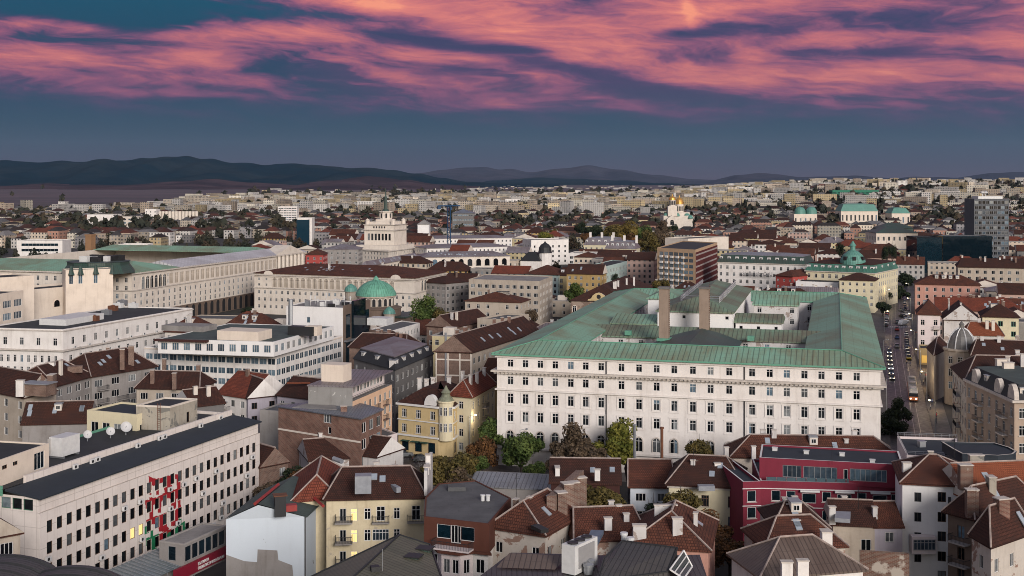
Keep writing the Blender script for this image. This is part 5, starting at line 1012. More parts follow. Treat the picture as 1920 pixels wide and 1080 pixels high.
p = R(13, (690, 812), (745, 800), 8); b = Bld('apartment_block', 'lower peach wing with white windows below the peach apartment block', 'apartments', [W(676, 826, 10), W(745, 806, 10), (W(745, 806, 10)[0]-4, W(745, 806, 10)[1]+6), (W(676, 826, 10)[0]-3, W(676, 826, 10)[1]+5)]); p = b.poly; b.tier(p, 0, 9.0, PL['pinkw'], dict(sp=2.6, ww=1.2, wh=1.8, top=1.7, st=3.0, sty='x1t')); b.flat(p, 9.0, FT['grey'], PL['pinkw'], .3); b.finish()
# yellow corner building with turret
z = 11; A, B = W(747, 757, z), W(822, 765, z); E = W(850, 765, z); C = W(886, 737, z); p = [A, B, E, C, (A[0]+6, A[1]+16)]
b = Bld('corner_house', 'ornate yellow corner house with a domed white turret and ground floor shops', 'house', p); sy = [dict(rows=[1.9, 5.3], sp=3.1, ww=1.35, wh=1.9, sty='x2t', sill=1), dict(rows=[9.2], sp=3.1, ww=1.9, wh=2.4, sty='p', fr=BROWNF, pa=PANED)]
b.tier(p, 0, z, PL['ochre'], None, {0: sy, 1: sy, 2: sy}); b.band(p, z-.1, .45, .5, WHITE); b.band(p, z-7.0, .35, .35, WHITE, 'string_course'); b.band(p, z-3.5, .2, .2, WHITE, 'string_course')
mb = MB(); q = inset(p, -.3); t_ = inset(p, 4.5)
for k in range(5): mb.poly([(*q[k], z+.36), (*q[(k+1) % 5], z+.36), (*t_[(k+1) % 5], z+3.4), (*t_[k], z+3.4)])
mb.poly([(*x, z+3.4) for x in t_]); b.part(mb, 'roof', TL['brown'])
tc_ = ((B[0]+E[0])/2, (B[1]+E[1])/2+.3); mb = MB(); mb.lathe(tc_, [(1.7, 3.8), (1.7, z+1.3), (2.0, z+1.35), (2.0, z+1.65)], 16); b.part(mb, 'turret', PL['paleyel']); mb = MB(); mb.lathe(tc_, [(1.75, z+1.66), (1.55, z+2.1), (1.05, z+2.6), (.9, z+3.1), (1.1, z+3.5), (.5, z+4.2), (.1, z+5)], 16); b.part(mb, 'turret_dome', plain('turret_copper', (.22, .23, .16), .7, var=.5))
for a_ in (-2.2, -1.57, -.9):
    for zz in (z-.6, z-4.2): fm, _ = wmesh(.75, 1.9, 'x1t', WHITE, PANE, None, False); inst('window', fm, b.root, b.loc(tc_[0]+1.73*cos(a_), tc_[1]+1.73*sin(a_), zz), a_+pi/2)
for s_, pl in ((hypot(*V2(A, B))*.9, (A, B)), (hypot(*V2(E, C))*.5, (E, C))):
    q = along(*pl, s_-1, -.2); an = atan2(pl[1][1]-pl[0][1], pl[1][0]-pl[0][0]); mb = MB(); n = 10
    pts = [(1.6*cos(pi*k/n), 2.4*sin(pi*k/n)) for k in range(n+1)]; fr = [(q[0]+x*cos(an), q[1]+x*sin(an), z+.36+h) for x, h in pts]; bk_ = [(x-sin(an)*1.2, y+cos(an)*1.2, h) for x, y, h in fr]
    mb.poly(fr); 
    for k in range(n): mb.poly([fr[k], bk_[k], bk_[k+1], fr[k+1]])
    b.part(mb, 'gable', WHITE)
for x, y in ((787, 726), (800, 728), (812, 725), (842, 724)): b.chimney(*W(x, y, 13.5), 13, 15.6, 0, PL['peelw'], 1.0, .7)
for k in range(3):
    q = along(A, B, 2.2+k*2.6, -.5); mb = MB(); mb.box((q[0], q[1], 2.9), (1.9, 1.0, .12), atan2(B[1]-A[1], B[0]-A[0])); b.part(mb, 'awning', plain('green_awning', (.02, .07, .05), .7))
b.finish()
p = R3(13, (845, 742), (884, 746), (928, 722)); b = Bld('yellow_house', 'yellow town house with red tile roof behind the domed corner house', 'house', p); b.tier(p, 0, 13, PL['paleyel'], dict(sp=3, ww=1.2, wh=1.7, top=1.9, sty='x1t')); b.hip(p, 13, 3.4, TL['red'], .5, along=1, e=2, chim=4, cm=PL['peelw'])
for zz in (9.4, 6.2): b.balcony(1, 9, zz, 2.6, 1.1)
b.finish()
# white ribbon-window office
z = 13; p = R3(z, (271, 652), (518, 663), (641, 631)); b = Bld('ribbon_office', 'white office with long ribbon windows and a set back top floor', 'office building', p); sp = dict(sp=2.5, ww=2.3, wh=1.75, rows=[2.4, 5.5, 8.6], sty='x1', pa=PANEB, mg=.4)
b.tier(p, 0, z, PL['white'], None, {0: sp, 1: sp}); b.flat(p, z, FT['grey'], PL['white'], .35, .3)
pu = R3(17.0, (296, 636), (513, 642), (626, 612)); su = dict(sp=3.4, ww=2.0, wh=2.1, rows=[1.9], sty='x2', pa=PANEB, fr=PL['white']); b.tier(pu, z+.03, 17, PL['white2'], None, {0: su, 1: su}, name='attic_wall'); b.flat(pu, 17, FT['green'], PL['white2'], .12, .5); b.band(p, z-.35, .35, .15, PL['cream'], 'parapet_band')
mb = MB(); mb.prism([along(pu[0], pu[1], -.5, -1.4), along(pu[0], pu[1], 15.5, -1.4), along(pu[0], pu[1], 15.5, .2), along(pu[0], pu[1], -.5, .2)], 16.6, 17.15, 0, True, True); b.part(mb, 'canopy', PL['maroon'])
for k in range(6): b.ac(0, 4+k*1.1, 13.3)
q = W(345, 620, 17.5); b.boxw('stair_house', q[0], q[1]+6, 17.02, (14, 8, 1.6), FT['light'], GA); q = W(453, 632, 18); b.boxw('stair_house', q[0], q[1]+4, 17.02, (13, 8, 2.6), PL['cream'], GA); q = W(565, 617, 19); b.boxw('stair_house', q[0], q[1]+2, 17.02, (8, 3, 2.6), DARKM, GA); q = W(579, 617, 19); b.boxw('stair_house', q[0]+1, q[1]+2, 17.02, (4, 3.2, 2.7), PL['cream'], GA); b.finish()
# black glass building
z = 21; p = R3(z, (537, 575), (643, 579), (692, 567)); b = Bld('glass_office', 'white walled office whose side is a dark teal glass curtain wall', 'office building', p); b.tier(p, 0, z, PL['white2'], None, {0: dict(cols=[8], rows=[4, 8.6], ww=1.2, wh=1.9, sty='p', pa=PANEB), 1: None}); b.flat(p, z, FT['light'], PL['white2'], .3)
B, C = p[1], p[2]; L2 = hypot(*V2(B, C)); mb = MB(); mb.prism([along(B, C, 0, -.5), along(B, C, L2, -.5), along(B, C, L2, -.02), along(B, C, 0, -.02)], 0, z+1); o = b.part(mb, 'side_wall', PL['brownp'])
mb = MB(); mb.prism([along(B, C, L2*.26, -1.3), along(B, C, L2*.72, -1.3), along(B, C, L2*.72, -.52), along(B, C, L2*.26, -.52)], 0, z+2); b.part(mb, 'curtain_wall', PANED)
for s_ in (.06, .78): 
    for z0_, z1_ in ((11.5, 19), (3, 10)): mb = MB(); mb.prism([along(B, C, L2*s_, -.62), along(B, C, L2*(s_+.15), -.62), along(B, C, L2*(s_+.15), -.52), along(B, C, L2*s_, -.52)], z0_, z1_); b.part(mb, 'window', PANED)
mb = MB(); mb.prism([along(B, C, -.3, -1.6), along(B, C, L2+.3, -1.6), along(B, C, L2+.3, -.5), along(B, C, -.3, -.5)], 10.4, 10.9, 0, True, True); b.part(mb, 'canopy', METAL)
mb = MB(); q = (p[0][0]+1.5, p[0][1]-.5); mb.bar((*q, 2), (*q, z+2.4), .75, 0, 10); b.part(mb, 'flue', METAL); b.finish()
rnd = random.Random(5)
for k in range(15):
    x, y = along(p[0], p[1], rnd.uniform(5, 17), rnd.uniform(2, 14)); 
    if k < 6: mb = MB(); mb.box((x, y, z+.03), (rnd.uniform(1, 2.4), 1.2, rnd.uniform(.9, 1.8)), GA); mb.box((x, y, z+.03+1.9), (.7, .7, .1), GA); tag(mb.build('rooftop_unit', [WHITEM, METAL, DARKM][k % 3], None, o=(x, y, z)), 'boxy plant unit amid the antennas on the glass office roof', 'plant unit', 'plant units on the glass office roof')
    else:
        mb = MB(); h = rnd.uniform(2.2, 4.2); mb.bar((x, y, z), (x, y, z+h), .07); mb.box((x, y, z+h*.55), (.35, .2, h*.45), GA)
        if k % 2: mb.bar((x-.6, y, z+h*.8), (x+.6, y, z+h*.8), .05)
        tag(mb.build('antenna', WHITEM, None, o=(x, y, z)), 'slim panel antenna mast on the glass office roof', 'antenna', 'antennas on the glass office roof')
# long white block at left
z = 15.4; p = R3(z, (-12, 616), (118, 620), (361, 579)); p[0] = (p[0][0]-4, p[0][1]); p[3] = (p[3][0]-4, p[3][1]); b = Bld('white_block', 'long white block with a flat dark roof and tall windows above a cornice', 'office building', p); L2 = hypot(*V2(p[1], p[2]))
t1 = dict(sp=4.6, ww=1.35, wh=2.3, rows=[3.6], sty='x1t', mg=2); t2 = dict(sp=2.3, ww=1.0, wh=2.2, rows=[9.0, 12.6], sty='x1t', mg=2)
b.tier(p, 0, z, PL['white'], None, {0: [t1, t2], 1: [dict(t1, sp=5.2, mg=4), dict(sp=4.4, ww=1.35, wh=2.0, rows=[9.0, 12.6], sty='x1t', mg=3, lit=.06)]}); b.band(p, z-6.4, .4, .9, STONE); b.band(p, z-.3, .3, .3, STONE); b.flat(p, z, FT['dark'], PL['white'], .35, .6)
for k in range(9): b.ac(1, 5+k*7, z-6.0)
q = W(160, 598, z+2); q = along(p[1], p[2], 20, 13); b.boxw('skylight_house', *q, z+.03, (10, 20, 2.0), WHITEM, GA); b.finish()
for k, (x, y) in enumerate(((200, 585), (212, 577), (222, 572), (230, 566), (176, 596), (250, 572))):
    q = W(x, y, z+1); mb = MB(); mb.box((*q, z+.03), (3.2, 1.8, 1.7), GA); mb.lathe((q[0], q[1]), [(.6, z+1.732), (.6, z+2.0), (.3, z+2.05)], 10); tag(mb.build('rooftop_unit', [METAL, RUSTM, WHITEM][k % 3], None, o=(*q, z)), 'plant unit in a row on the flat roof of the long white block', 'plant unit', 'plant units on the long white block')
p = R(10, (350, 598), (452, 600), 12); b = Bld('annex', 'low beige annex with a flat roof at the far end of the long white block', 'annex', p); b.tier(p, 0, 10, PL['beige'], None); b.flat(p, 10, FT['grey'], PL['beige'], .3); b.finish()
p = R(16, (408, 612), (520, 620), 16); b = Bld('annex', 'blank pale stair block with a dark flat roof behind the ribbon office', 'annex', p); b.tier(p, 0, 15, PL['stone'], None, {0: dict(cols=[8], rows=[2.5], ww=.9, wh=1.2, sty='p')}); b.flat(p, 15, FT['blue'], PL['stone'], .3); b.finish()
# dark grey apartments, brick firewall house
z = 15.5; p = R3(z, (655, 668), (738, 672), (816, 656)); p = R3(z, (664, 673), (741, 694), (812, 664)); b = Bld('apartment_house', 'dark grey apartment house with dormered mansard roof in the middle of the view', 'apartments', p); b.dm = PL['peelw']; b.tier(p, 0, z, PL['dgrey'], dict(sp=3.4, ww=1.5, wh=1.6, top=2.2, st=3.1, sty='x1'), {0: dict(sp=4, ww=1.2, wh=1.5, top=2, sty='x1')}); b.mansard(p, z, 2.6, 1.5, FT['dark'], SM['purple'], .7, .3, {1: 5, 0: 3}); b.finish()
p = R(14, (655, 652), (760, 655), 14); b = Bld('apartment_house', 'row of brown tile roofs with brick chimneys behind the dark grey apartment house', 'apartments', p); b.tier(p, 0, 14, MB_['brick3'], None); b.hip(p, 14, 3.2, TL['brown'], .4, e=2, chim=5, cm=MB_['brick']); b.finish()
z = 18; A, B, C = W(817, 660, z), W(884, 662, z), W(1010, 622, z); p = [A, B, C, (A[0]+C[0]-B[0], A[1]+C[1]-B[1])]; b = Bld('apartment_house', 'long apartment house with a bare brick firewall end and brown dormered roof', 'apartments', p); b.dm = PL['stone']
b.tier(p, 0, z, PL['beige'], dict(sp=3.3, ww=1.5, wh=1.6, top=2.2, st=3.1, sty='x1'), {0: None}); d = V2(A, B); mb = MB(); mb.prism([(A[0], A[1]-.06), (B[0], B[1]-.06), (B[0], B[1]-.003), (A[0], A[1]-.003)], 0, z+.1, 0); M_ = ((A[0]+B[0])/2, (A[1]+B[1])/2-.06); mb.poly([(A[0], A[1]-.06, z+.1), (B[0], B[1]-.06, z+.1), (*M_, z+4.6)]); b.part(mb, 'firewall', MB_['brick3'])
fr = MB()
for f_ in (0.0, .33, .66, .97): q = (A[0]+d[0]*f_, A[1]+d[1]*f_-.1); fr.box((q[0]+.15, q[1], 0), (.35, .08, z-.2), atan2(d[1], d[0]))
for h in (4, 8, 12, 16): fr.box((A[0]+d[0]/2, A[1]+d[1]/2-.1, h), (hypot(*d), .076, .35), atan2(d[1], d[0]))
b.part(fr, 'concrete_frame', PL['stone']); b.hip(p, z, 4.2, TL['brown'], .5, along=1, e=0, gable=MB_['brick3'], chim=5, cm=MB_['brick'], sky=6); mb = MB(); mb.bar((A[0]+d[0]*.28, A[1]-.5, 1), (A[0]+d[0]*.28, A[1]-.5, z+5), .3, 0, 8); b.part(mb, 'flue', METAL); b.finish()
p = R3(15, (800, 612), (850, 615), (918, 601)); b = Bld('brick_house', 'brick gabled house with a dark roof beyond the brick firewall', 'house', p); b.tier(p, 0, 15, MB_['brick3'], dict(sp=4, nr=2, top=2)); b.hip(p, 15, 3.6, TL['brown'], .4, along=1, e=0, gable=MB_['brick3'], chim=2); b.finish()
p = R3(17, (895, 600), (940, 602), (992, 592)); b = Bld('small_house', 'pale house with one big window and a roof terrace right of the brick gabled house', 'house', p); b.tier(p, 0, 17, PL['beige'], dict(sp=4, ww=2.4, wh=2.2, top=2.4, sty='x2')); b.flat(p, 17, FT['grey'], PL['beige'], .6); b.finish()
p = R3(14, (693, 619), (728, 624), (787, 607)); b = Bld('white_house', 'white office with brick end wall and close rows of small windows', 'office building', p); b.tier(p, 0, 14, PL['white'], dict(sp=2.3, ww=1.2, wh=1.6, top=2.0, st=3.2, sty='x1'), {0: None}); mb = MB(); mb.prism([(p[0][0], p[0][1]-.06), (p[1][0], p[1][1]-.06), (p[1][0], p[1][1]-.003), (p[0][0], p[0][1]-.003)], 0, 14.3); b.part(mb, 'firewall', MB_['brick3']); b.flat(p, 14, FT['grey'], PL['white'], .3); q = W(713, 603, 15); b.boxw('roof_hut', q[0], q[1], 14.03, (7, 6, 2.4), WHITEM, GA); b.finish()
p = R(12, (700, 640), (740, 641), 10); b = Bld('small_house', 'brown tile roof with a satellite dish left of the brick end wall', 'house', p); b.tier(p, 0, 11, PL['grey'], None); b.hip(p, 11, 3, TL['brown'], .4, e=0, gable=PL['peelw'], chim=1); b.finish()

p = R(5.5, (882, 912), (1030, 919), 11); b = Bld('metal_shed', 'low shed with a pale lilac corrugated roof by the square trees', 'shed', p); b.tier(p, 0, 5.5, PL['grey'], None); b.hip(p, 5.5, 1.3, SM['zinc'], .3, along=0, e=0, gable=PL['grey'], ridge=False); b.finish()
p = R(9, (488, 868), (540, 858), 10); b = Bld('small_house', 'brick gabled cottage with one white window beside the mural block trees', 'house', p); b.tier(p, 0, 8, MB_['brick3'], dict(cols=[5], ww=1.3, wh=1.6, rows=[1.5], sty='x2')); b.hip(p, 8, 3.2, TL['brown'], .3, along=1, e=0, gable=MB_['brick3']); b.finish()
p = R(8, (580, 866), (682, 858), 11); b = Bld('small_house', 'low brown tiled shed with white verge and a metal duct below the brick house', 'house', p); b.tier(p, 0, 8, PL['peelw'], None); b.hip(p, 8, 3.0, TL['brown'], .3, along=0, e=0, gable=PL['peelw'], chim=2, cm=PL['peelw']); q = W(634, 862, 9.4); mb = MB(); mb.bar((q[0]-1, q[1]+1, 9.4), (q[0]+.8, q[1]-.6, 9.2), .45, 0, 10); b.part(mb, 'duct', ZINC); b.finish()
p = R(9, (640, 846), (706, 855), 9); b = Bld('small_house', 'small brown tile roof against the brick house with a graffiti covered coping wall', 'house', p); b.tier(p, 0, 8.6, PL['peelw'], None); b.hip(p, 8.6, 3.0, TL['brown'], .3, along=0, e=0, gable=PL['white']); b.finish()
# ================================================================ farther landmarks
def bl(name, label, cat, z, px, wall, spec='auto', fac=None, roof=None, z0=0., group=None, depth=None):
    """px: two (front edge) or three (front edge + right corner) eave corners in the photo"""
    p = R3(z, *px) if len(px) == 3 else R(z, *px, depth)
    if len(px) == 2 and px[0][0] > 1690:             # right of the avenue everything follows the street grid
        A = p[0]; k = (px[1][0]-960)/F; t = (k*A[1]-A[0])/(D2[0]-k*D2[1]); p = rect(A, (A[0]+D2[0]*t, A[1]+D2[1]*t), depth)
    b = Bld(name, label, cat, p, group); b.tier(p, z0, z, wall, spec, fac)
    if roof[0] == 'flat': b.flat(p, z, roof[1], wall, *(roof[2:] or (.4,)))
    elif roof[0] == 'hip': b.hip(p, z, roof[2], roof[1], .6, **(roof[3] if len(roof) > 3 else {}))
    else: b.mansard(p, z, roof[2], roof[3], roof[1], *(roof[4:]))
    return b
# council building with the arcade row
z = 18.8; b = bl('arcade_building', 'long pale stone government building with a row of tall arches below a brown roof', 'government building', z, [(477, 512), (777, 522), (836, 510)], PL['stone'], None,
 {0: [dict(sp=3.0, ww=2.2, wh=4.6, rows=[3.9], sty='ax', mg=10, trim=PL['stone'], pa=PL['beige'], fr=DARKF), dict(sp=3.0, ww=1.1, wh=1.6, rows=[8.6, 11.9, 15.2], sty='x1t', mg=2), dict(cols=[2.5, 6.5], ww=1., wh=1.2, rows=[2.6, 5.2], sty='x1')], 1: [dict(sp=3.4, ww=2.2, wh=4.6, rows=[3.9], sty='ax', mg=8, trim=PL['stone']), dict(sp=3.4, ww=1.1, wh=1.6, rows=[8.6, 11.9, 15.2], sty='x1t', mg=3)]}, ('hip', TL['rust'], 3.6, dict(sky=14, chim=3)))  # darker beige in the front arches paints in the shade of a recess
b.band(b.poly, z-.9, .5, .7, STONE); b.band(b.poly, z-6.8, .35, .5, STONE, 'string_course'); b.band(b.poly, z-1.5, .3, .35, PL['stone'], 'frieze')
for s_ in (8, 74): 
    q = along(b.poly[0], b.poly[1], s_, -.6); an = atan2(b.poly[1][1]-b.poly[0][1], b.poly[1][0]-b.poly[0][0]); mb = MB(); n = 8
    mb.poly([(q[0]+2.6*cos(pi*k/n)*cos(an), q[1]+2.6*cos(pi*k/n)*sin(an), z-.4+1.8*sin(pi*k/n)) for k in range(n+1)]); b.part(mb, 'gable', PL['stone'])
b.finish()
# domed church
c = W(705, 553, 18); o = empty('domed_church', 'church with a green copper dome over an arcaded drum in front of the arcade building', 'church', (*c, 0))
mb = MB(); mb.lathe(c, [(7.9, 18), (7.7, 18.9), (6.6, 20.7), (5, 22.2), (3, 23.2), (1.1, 23.8), (.9, 24.6), (.1, 25.4)], 26); d_ = mb.build('dome', seamm('pale_copper_dome', (.15, .40, .285), (.10, .27, .19), .9), o)
mb = MB(); mb.lathe(c, [(7.0, 9), (7.0, 17.4), (7.7, 17.5), (7.7, 18)], 26); mb.build('drum', PL['beige'], o)
for k in range(20):
    a = 2*pi*k/20; fm, _ = wmesh(1.3, 2.9, 'a', DARKF, BLACK, PL['stone'], False); inst('window', fm, o, (7.04*cos(a), 7.04*sin(a), 15.6), a+pi/2)
mb = MB(); mb.lathe(c, [(9.6, 0), (9.6, 13.0), (9.9, 13.1), (9.9, 13.4), (7.0, 14.0)], 24); mb.build('ambulatory', PL['brownp'], o)
mb = MB(); mb.box((c[0], c[1]+4, 0), (30, 17, 10), GA); mb.build('nave', PL['brownp'], o); mb = MB(); mb.box((c[0], c[1]+4, 10.003), (30.8, 17.8, .5), GA); mb.build('roof', SM['dgreen'], o)
for px, py, r in ((658, 546, 2.8), (730, 588, 2.4)):
    q = W(px, py, 17 if px < 700 else 12); zb_ = 17 if px < 700 else 12; mb = MB(); mb.lathe(q, [(r*.85, 3), (r*.85, zb_-.2), (r, zb_-.15), (r, zb_)], 16); mb.build('turret', PL['beige'], o); mb = MB(); mb.lathe(q, [(r, zb_), (r*.85, zb_+r*.5), (r*.5, zb_+r*.85), (.1, zb_+r*1.1)], 16); mb.build('dome', SM['teal'], o)
# presidency: stone palace with green and white roofs
z = 23.6; A, B = W(247, 512, z), W(571, 472, z); dd = nrm(V2(A, B)); nn = (-dd[1], dd[0]); D_ = (A[0]+nn[0]*118, A[1]+nn[1]*118); p = [D_, A, B, (D_[0]+B[0]-A[0], D_[1]+B[1]-A[1])]
b = Bld('stone_palace', 'vast stone palace with green copper front roof, pale rear roof and arched brown base', 'government building', p); L2 = hypot(*V2(A, B))
low = [dict(sp=4.2, ww=1.3, wh=1.9, rows=[9.8, 12.9, 15.6], sty='x1t', mg=2), dict(sp=5.2, ww=3.0, wh=6.0, rows=[20.4], sty='a', pa=BLACK, trim=PL['brownp'], mg=3)]
b.tier(p, 0, z, PL['stone'], None, {1: [dict(sp=4.2, ww=2.9, wh=4.6, rows=[4.4], sty='x1t', fr=PL['stone'], pa=PL['beige'], mg=28), dict(cols=[8, 11.2, 14.4, 17.6, 20.8, 24], ww=2.3, wh=5.2, rows=[4.6], sty='ax', trim=PL['stone']), dict(cols=[2, 27], ww=1., wh=1.5, rows=[2.6, 5.4], sty='x1')]+low, 0: [dict(sp=4.2, ww=1.3, wh=2., rows=[3, 6.4], sty='x1t', mg=2)]+low})  # beige bay panes: recess shade painted as a tone darker than the wall
b.band(p, z-.6, .6, .9, STONE); b.band(p, z-7.6, .4, .4, STONE, 'string_course'); b.band(p, 0, 6.6, .02, PL['brownp'], 'plinth', [1])
f0 = [D_, A, along(A, B, 34, 0), along(A, B, 34, 118)]; b.hip(f0, z, 3.6, SM['teal'] if False else SM['green'], .9, e=12, ridge=False)
f1 = [along(A, B, 34.2, 18), along(A, B, 34.2, 0), B, along(A, B, L2, 18)]; b.hip([f1[0], f1[1], f1[2], f1[3]], z, 2.6, SM['white'], .9, along=1, e=.2, ridge=False)
f2 = [along(A, B, L2-18, 118), along(A, B, L2-18, 18.3), along(A, B, L2, 18.3), along(A, B, L2, 118)]; b.hip(f2, z, 2.4, SM['green'], .8, e=6, ridge=False)
pdm = MB(); q0, q1 = along(A, B, L2-34, -.95), along(A, B, L2-2, -.95); qm = along(A, B, L2-18, -.95); pdm.poly([(*q0, z), (*q1, z), (*qm, z+4.4)]); q2, q3, q4 = along(A, B, L2-34, 8), along(A, B, L2-2, 8), along(A, B, L2-18, 8); pdm.poly([(*q0, z), (*qm, z+4.4), (*q4, z+4.4), (*q2, z)]); pdm.poly([(*qm, z+4.4), (*q1, z), (*q3, z), (*q4, z+4.4)]); b.part(pdm, 'pediment', PL['stone'])
for k in range(7):
    q = along(A, B, L2-31+k*4.4, -1.0); mb = MB(); mb.lathe(q, [(.75, z-8), (.7, z-1), (.95, z-.6)], 10); b.part(mb, 'column', PL['stone'])
b.finish()
c = W(185, 497, 27); o = empty('roof_lantern', 'dark green many sided roof lantern crowded with plant on the palace green roof', 'roof lantern', (*c, 23.9)); mb = MB(); mb.lathe(c, [(15, 24), (12.5, 27.4), (12.5, 28.6), (13, 28.7)], 12); mb.build('base', SM['dgreen'], o)
mb = MB(); rnd = random.Random(2)
for k in range(16): mb.box((c[0]+rnd.uniform(-10, 8), c[1]+rnd.uniform(-7, 7), 28.7), (rnd.uniform(2, 5), 2, rnd.uniform(1, 2.4)), GA, rnd.choice([0, 1]))
mb.build('plant', [WHITEM, DARKM], o)
# cream hotel
hsp = dict(sp=5, ww=3.6, wh=2.3, top=3.2, st=4.4, sty='x3', pa=PANEB)
b = bl('hotel_building', 'cream hotel block with wide windowed bays at the far left edge', 'hotel', 27, [(-14, 524), (64, 519)], PL['cream'], None, {}, ('flat', FT['dark'], .5), depth=16); b.finish()
b = bl('hotel_building', 'lower cream hotel wing with broad balcony windows in front of the far left hotel block', 'hotel', 23.5, [(-40, 560), (44, 547)], PL['cream'], None, {0: dict(sp=6, ww=4.6, wh=2.4, rows=[3.4, 7.6], sty='x4', pa=PANEB, mg=1)}, ('flat', FT['dark'], .5), depth=14); b.finish()
b = bl('hotel_building', 'cream hotel terrace wing with arched openings and plant on its roof', 'hotel', 20, [(64, 547), (166, 538)], PL['cream'], None, {0: dict(cols=[10, 16, 21], ww=2.6, wh=2.6, rows=[5.2], sty='a', pa=PANE, trim=PL['cream'])}, ('flat', FT['dark'], .9), depth=16); b.finish()
b = bl('hotel_building', 'cream stepped hotel tower with four oriel windows under a dark green roof', 'hotel', 27.5, [(123, 508), (212, 505)], PL['cream'], None, {0: dict(cols=[2, 5.4, 11, 17.2], ww=1.5, wh=3.4, rows=[3.4], sty='x1', pa=PANEB)}, ('flat', SM['dgreen'], .3), depth=8)
for s_ in (2, 5.4, 11, 17.2): q = along(b.poly[0], b.poly[1], s_, -.35); mb = MB(); mb.lathe(q, [(1.3, 25.9), (.9, 27), (.5, 29.3), (.06, 29.6)], 6); b.part(mb, 'turret_roof', SM['dgreen'])
b.finish()
# beige offices, synagogue-like museum
o4 = dict(sp=3.1, ww=1.9, wh=1.6, top=2.4, st=3.2, sty='x2')
b = bl('office_block', 'beige office block with a flat grey roof left of the brown roofed museum', 'office building', 19, [(879, 525), (1012, 529), (1036, 519)], PL['beige'], None, {0: o4, 1: dict(o4, ww=1.2)}, ('flat', FT['light'], .4)); b.finish()
b = bl('apartment_house', 'narrow darker grey apartment house between the arcade building and the beige office', 'apartments', 16, [(836, 532), (880, 528)], PL['grey'], dict(sp=2.8, ww=1.5, wh=1.6, top=2.2, sty='x1'), None, ('hip', TL['brown'], 2.6), depth=16); b.finish()
b = bl('museum_building', 'striped brick museum with pointed windows, curved gable and big brown roof', 'museum', 12.5, [(1070, 564), (1172, 566), (1226, 540)], PL['mosaic'], None, {0: dict(sp=6, ww=1.4, wh=2.6, rows=[3.2], sty='ax', pa=PANE, trim=PL['cream']), 1: None}, ('hip', TL['brown'], 6.0, dict(e=9, chim=5, cm=PL['white'])))
q = along(b.poly[0], b.poly[1], hypot(*V2(b.poly[0], b.poly[1]))*.52, -.5); an = atan2(b.poly[1][1]-b.poly[0][1], b.poly[1][0]-b.poly[0][0]); prof = [(-4.6, 0), (-4.4, .7), (-3.2, 1.0), (-2.5, 2.3), (-1.2, 3.2), (0, 3.5), (1.2, 3.2), (2.5, 2.3), (3.2, 1.0), (4.4, .7), (4.6, 0)]
mb = MB(); fr = [(q[0]+x*cos(an), q[1]+x*sin(an), 12.6+h) for x, h in prof]; bk_ = [(x-sin(an)*.6, y+cos(an)*.6, h) for x, y, h in fr]; mb.poly(fr[::-1][::-1]); 
for k in range(10): mb.poly([fr[k], fr[k+1], bk_[k+1], bk_[k]], 1)
b.part(mb, 'gable', [PL['ochre'], WHITE]); mb = MB(); n = 14; mb.poly([(q[0]+.9*cos(2*pi*k/n)*cos(an)+.0, q[1]+.9*cos(2*pi*k/n)*sin(an)-.02, 14.4+.9*sin(2*pi*k/n)) for k in range(n)][::-1][::-1]); b.part(mb, 'round_window', BLACK); b.finish()
# building with arcades far behind, tower building
z = 17; c_ = dict(sp=5.2, ww=2.9, wh=4.2, rows=[3.3], sty='a', pa=PANE, trim=PL['stone'], mg=2)
b = bl('arcade_wing', 'pale stone wing with round arches facing left behind the arcade building', 'government building', z, [(676, 500), (688, 500), (786, 482)], PL['stone'], None, {1: [c_, dict(sp=5.2, ww=1.3, wh=1.8, rows=[8, 11.5], sty='x1', mg=2)]}, ('hip', SM['purple'], 2.4, dict(sky=12))); b.finish()
b = bl('arcade_wing', 'pale stone wing with round arches facing the viewer right of the spired tower', 'government building', z, [(788, 483), (956, 480)], PL['stone'], None, {0: [c_, dict(sp=5.2, ww=1.3, wh=1.8, rows=[8, 11.5], sty='x1', mg=2)]}, ('hip', SM['purple'], 2.6, dict(sky=14)), depth=17); b.finish()
Yt = 850; mpp = Yt/F
def ctr(px, Y): return ((px-960)/F*Y, Y)
def zz_(py, Y): return CAMH-(py-YH)*Y/F
b = bl('stone_building', 'stone base of the spired party tower with white wings to the right', 'government building', zz_(468, Yt), [(676, 468), (728, 471), (790, 463)], PL['stone'], None, {0: dict(sp=3, ww=1.1, wh=1.8, top=2, nr=2, sty='x1'), 1: dict(sp=3, ww=1.1, wh=1.8, top=2, nr=2, sty='x1')}, ('flat', FT['light'], .6)); b.band(b.poly, zz_(468, Yt)-.4, .5, .8, STONE); b.finish()
c = ctr(723, Yt+14); o = empty('spired_tower', 'tiered white stone tower carrying a dark green spire with a star mast', 'tower', (*c, 8)); zt_ = lambda py: zz_(py, Yt+14)
def boxpart(name, w_, z0, z1, mat): mb = MB(); mb.box((*c, z0), (w_, w_, z1-z0), GA); return mb.build(name, mat, o)
boxpart('tier', 31, 8, zt_(458), PL['stone']); boxpart('tier', 22.5, zt_(458), zt_(421), PL['stone']); boxpart('cornice', 24.5, zt_(431), zt_(429.5), STONE); boxpart('cornice', 24, zt_(421), zt_(420), STONE); boxpart('tier', 17, zt_(420), zt_(415), PL['stone']); boxpart('tier', 10.5, zt_(415), zt_(411), PL['stone'])
mb = MB(); mb.lathe(c, [(4.6, zt_(411)), (4.2, zt_(398)), (4.9, zt_(397.5)), (4.9, zt_(396))], 10); mb.build('belfry', PL['stone'], o); mb = MB(); mb.lathe(c, [(2.6, zt_(396)), (2, zt_(393)), (1.3, zt_(391)), (.95, zt_(370)), (.4, zt_(366)), (.25, zt_(353))], 8); mb.build('spire', SM['dgreen'], o)
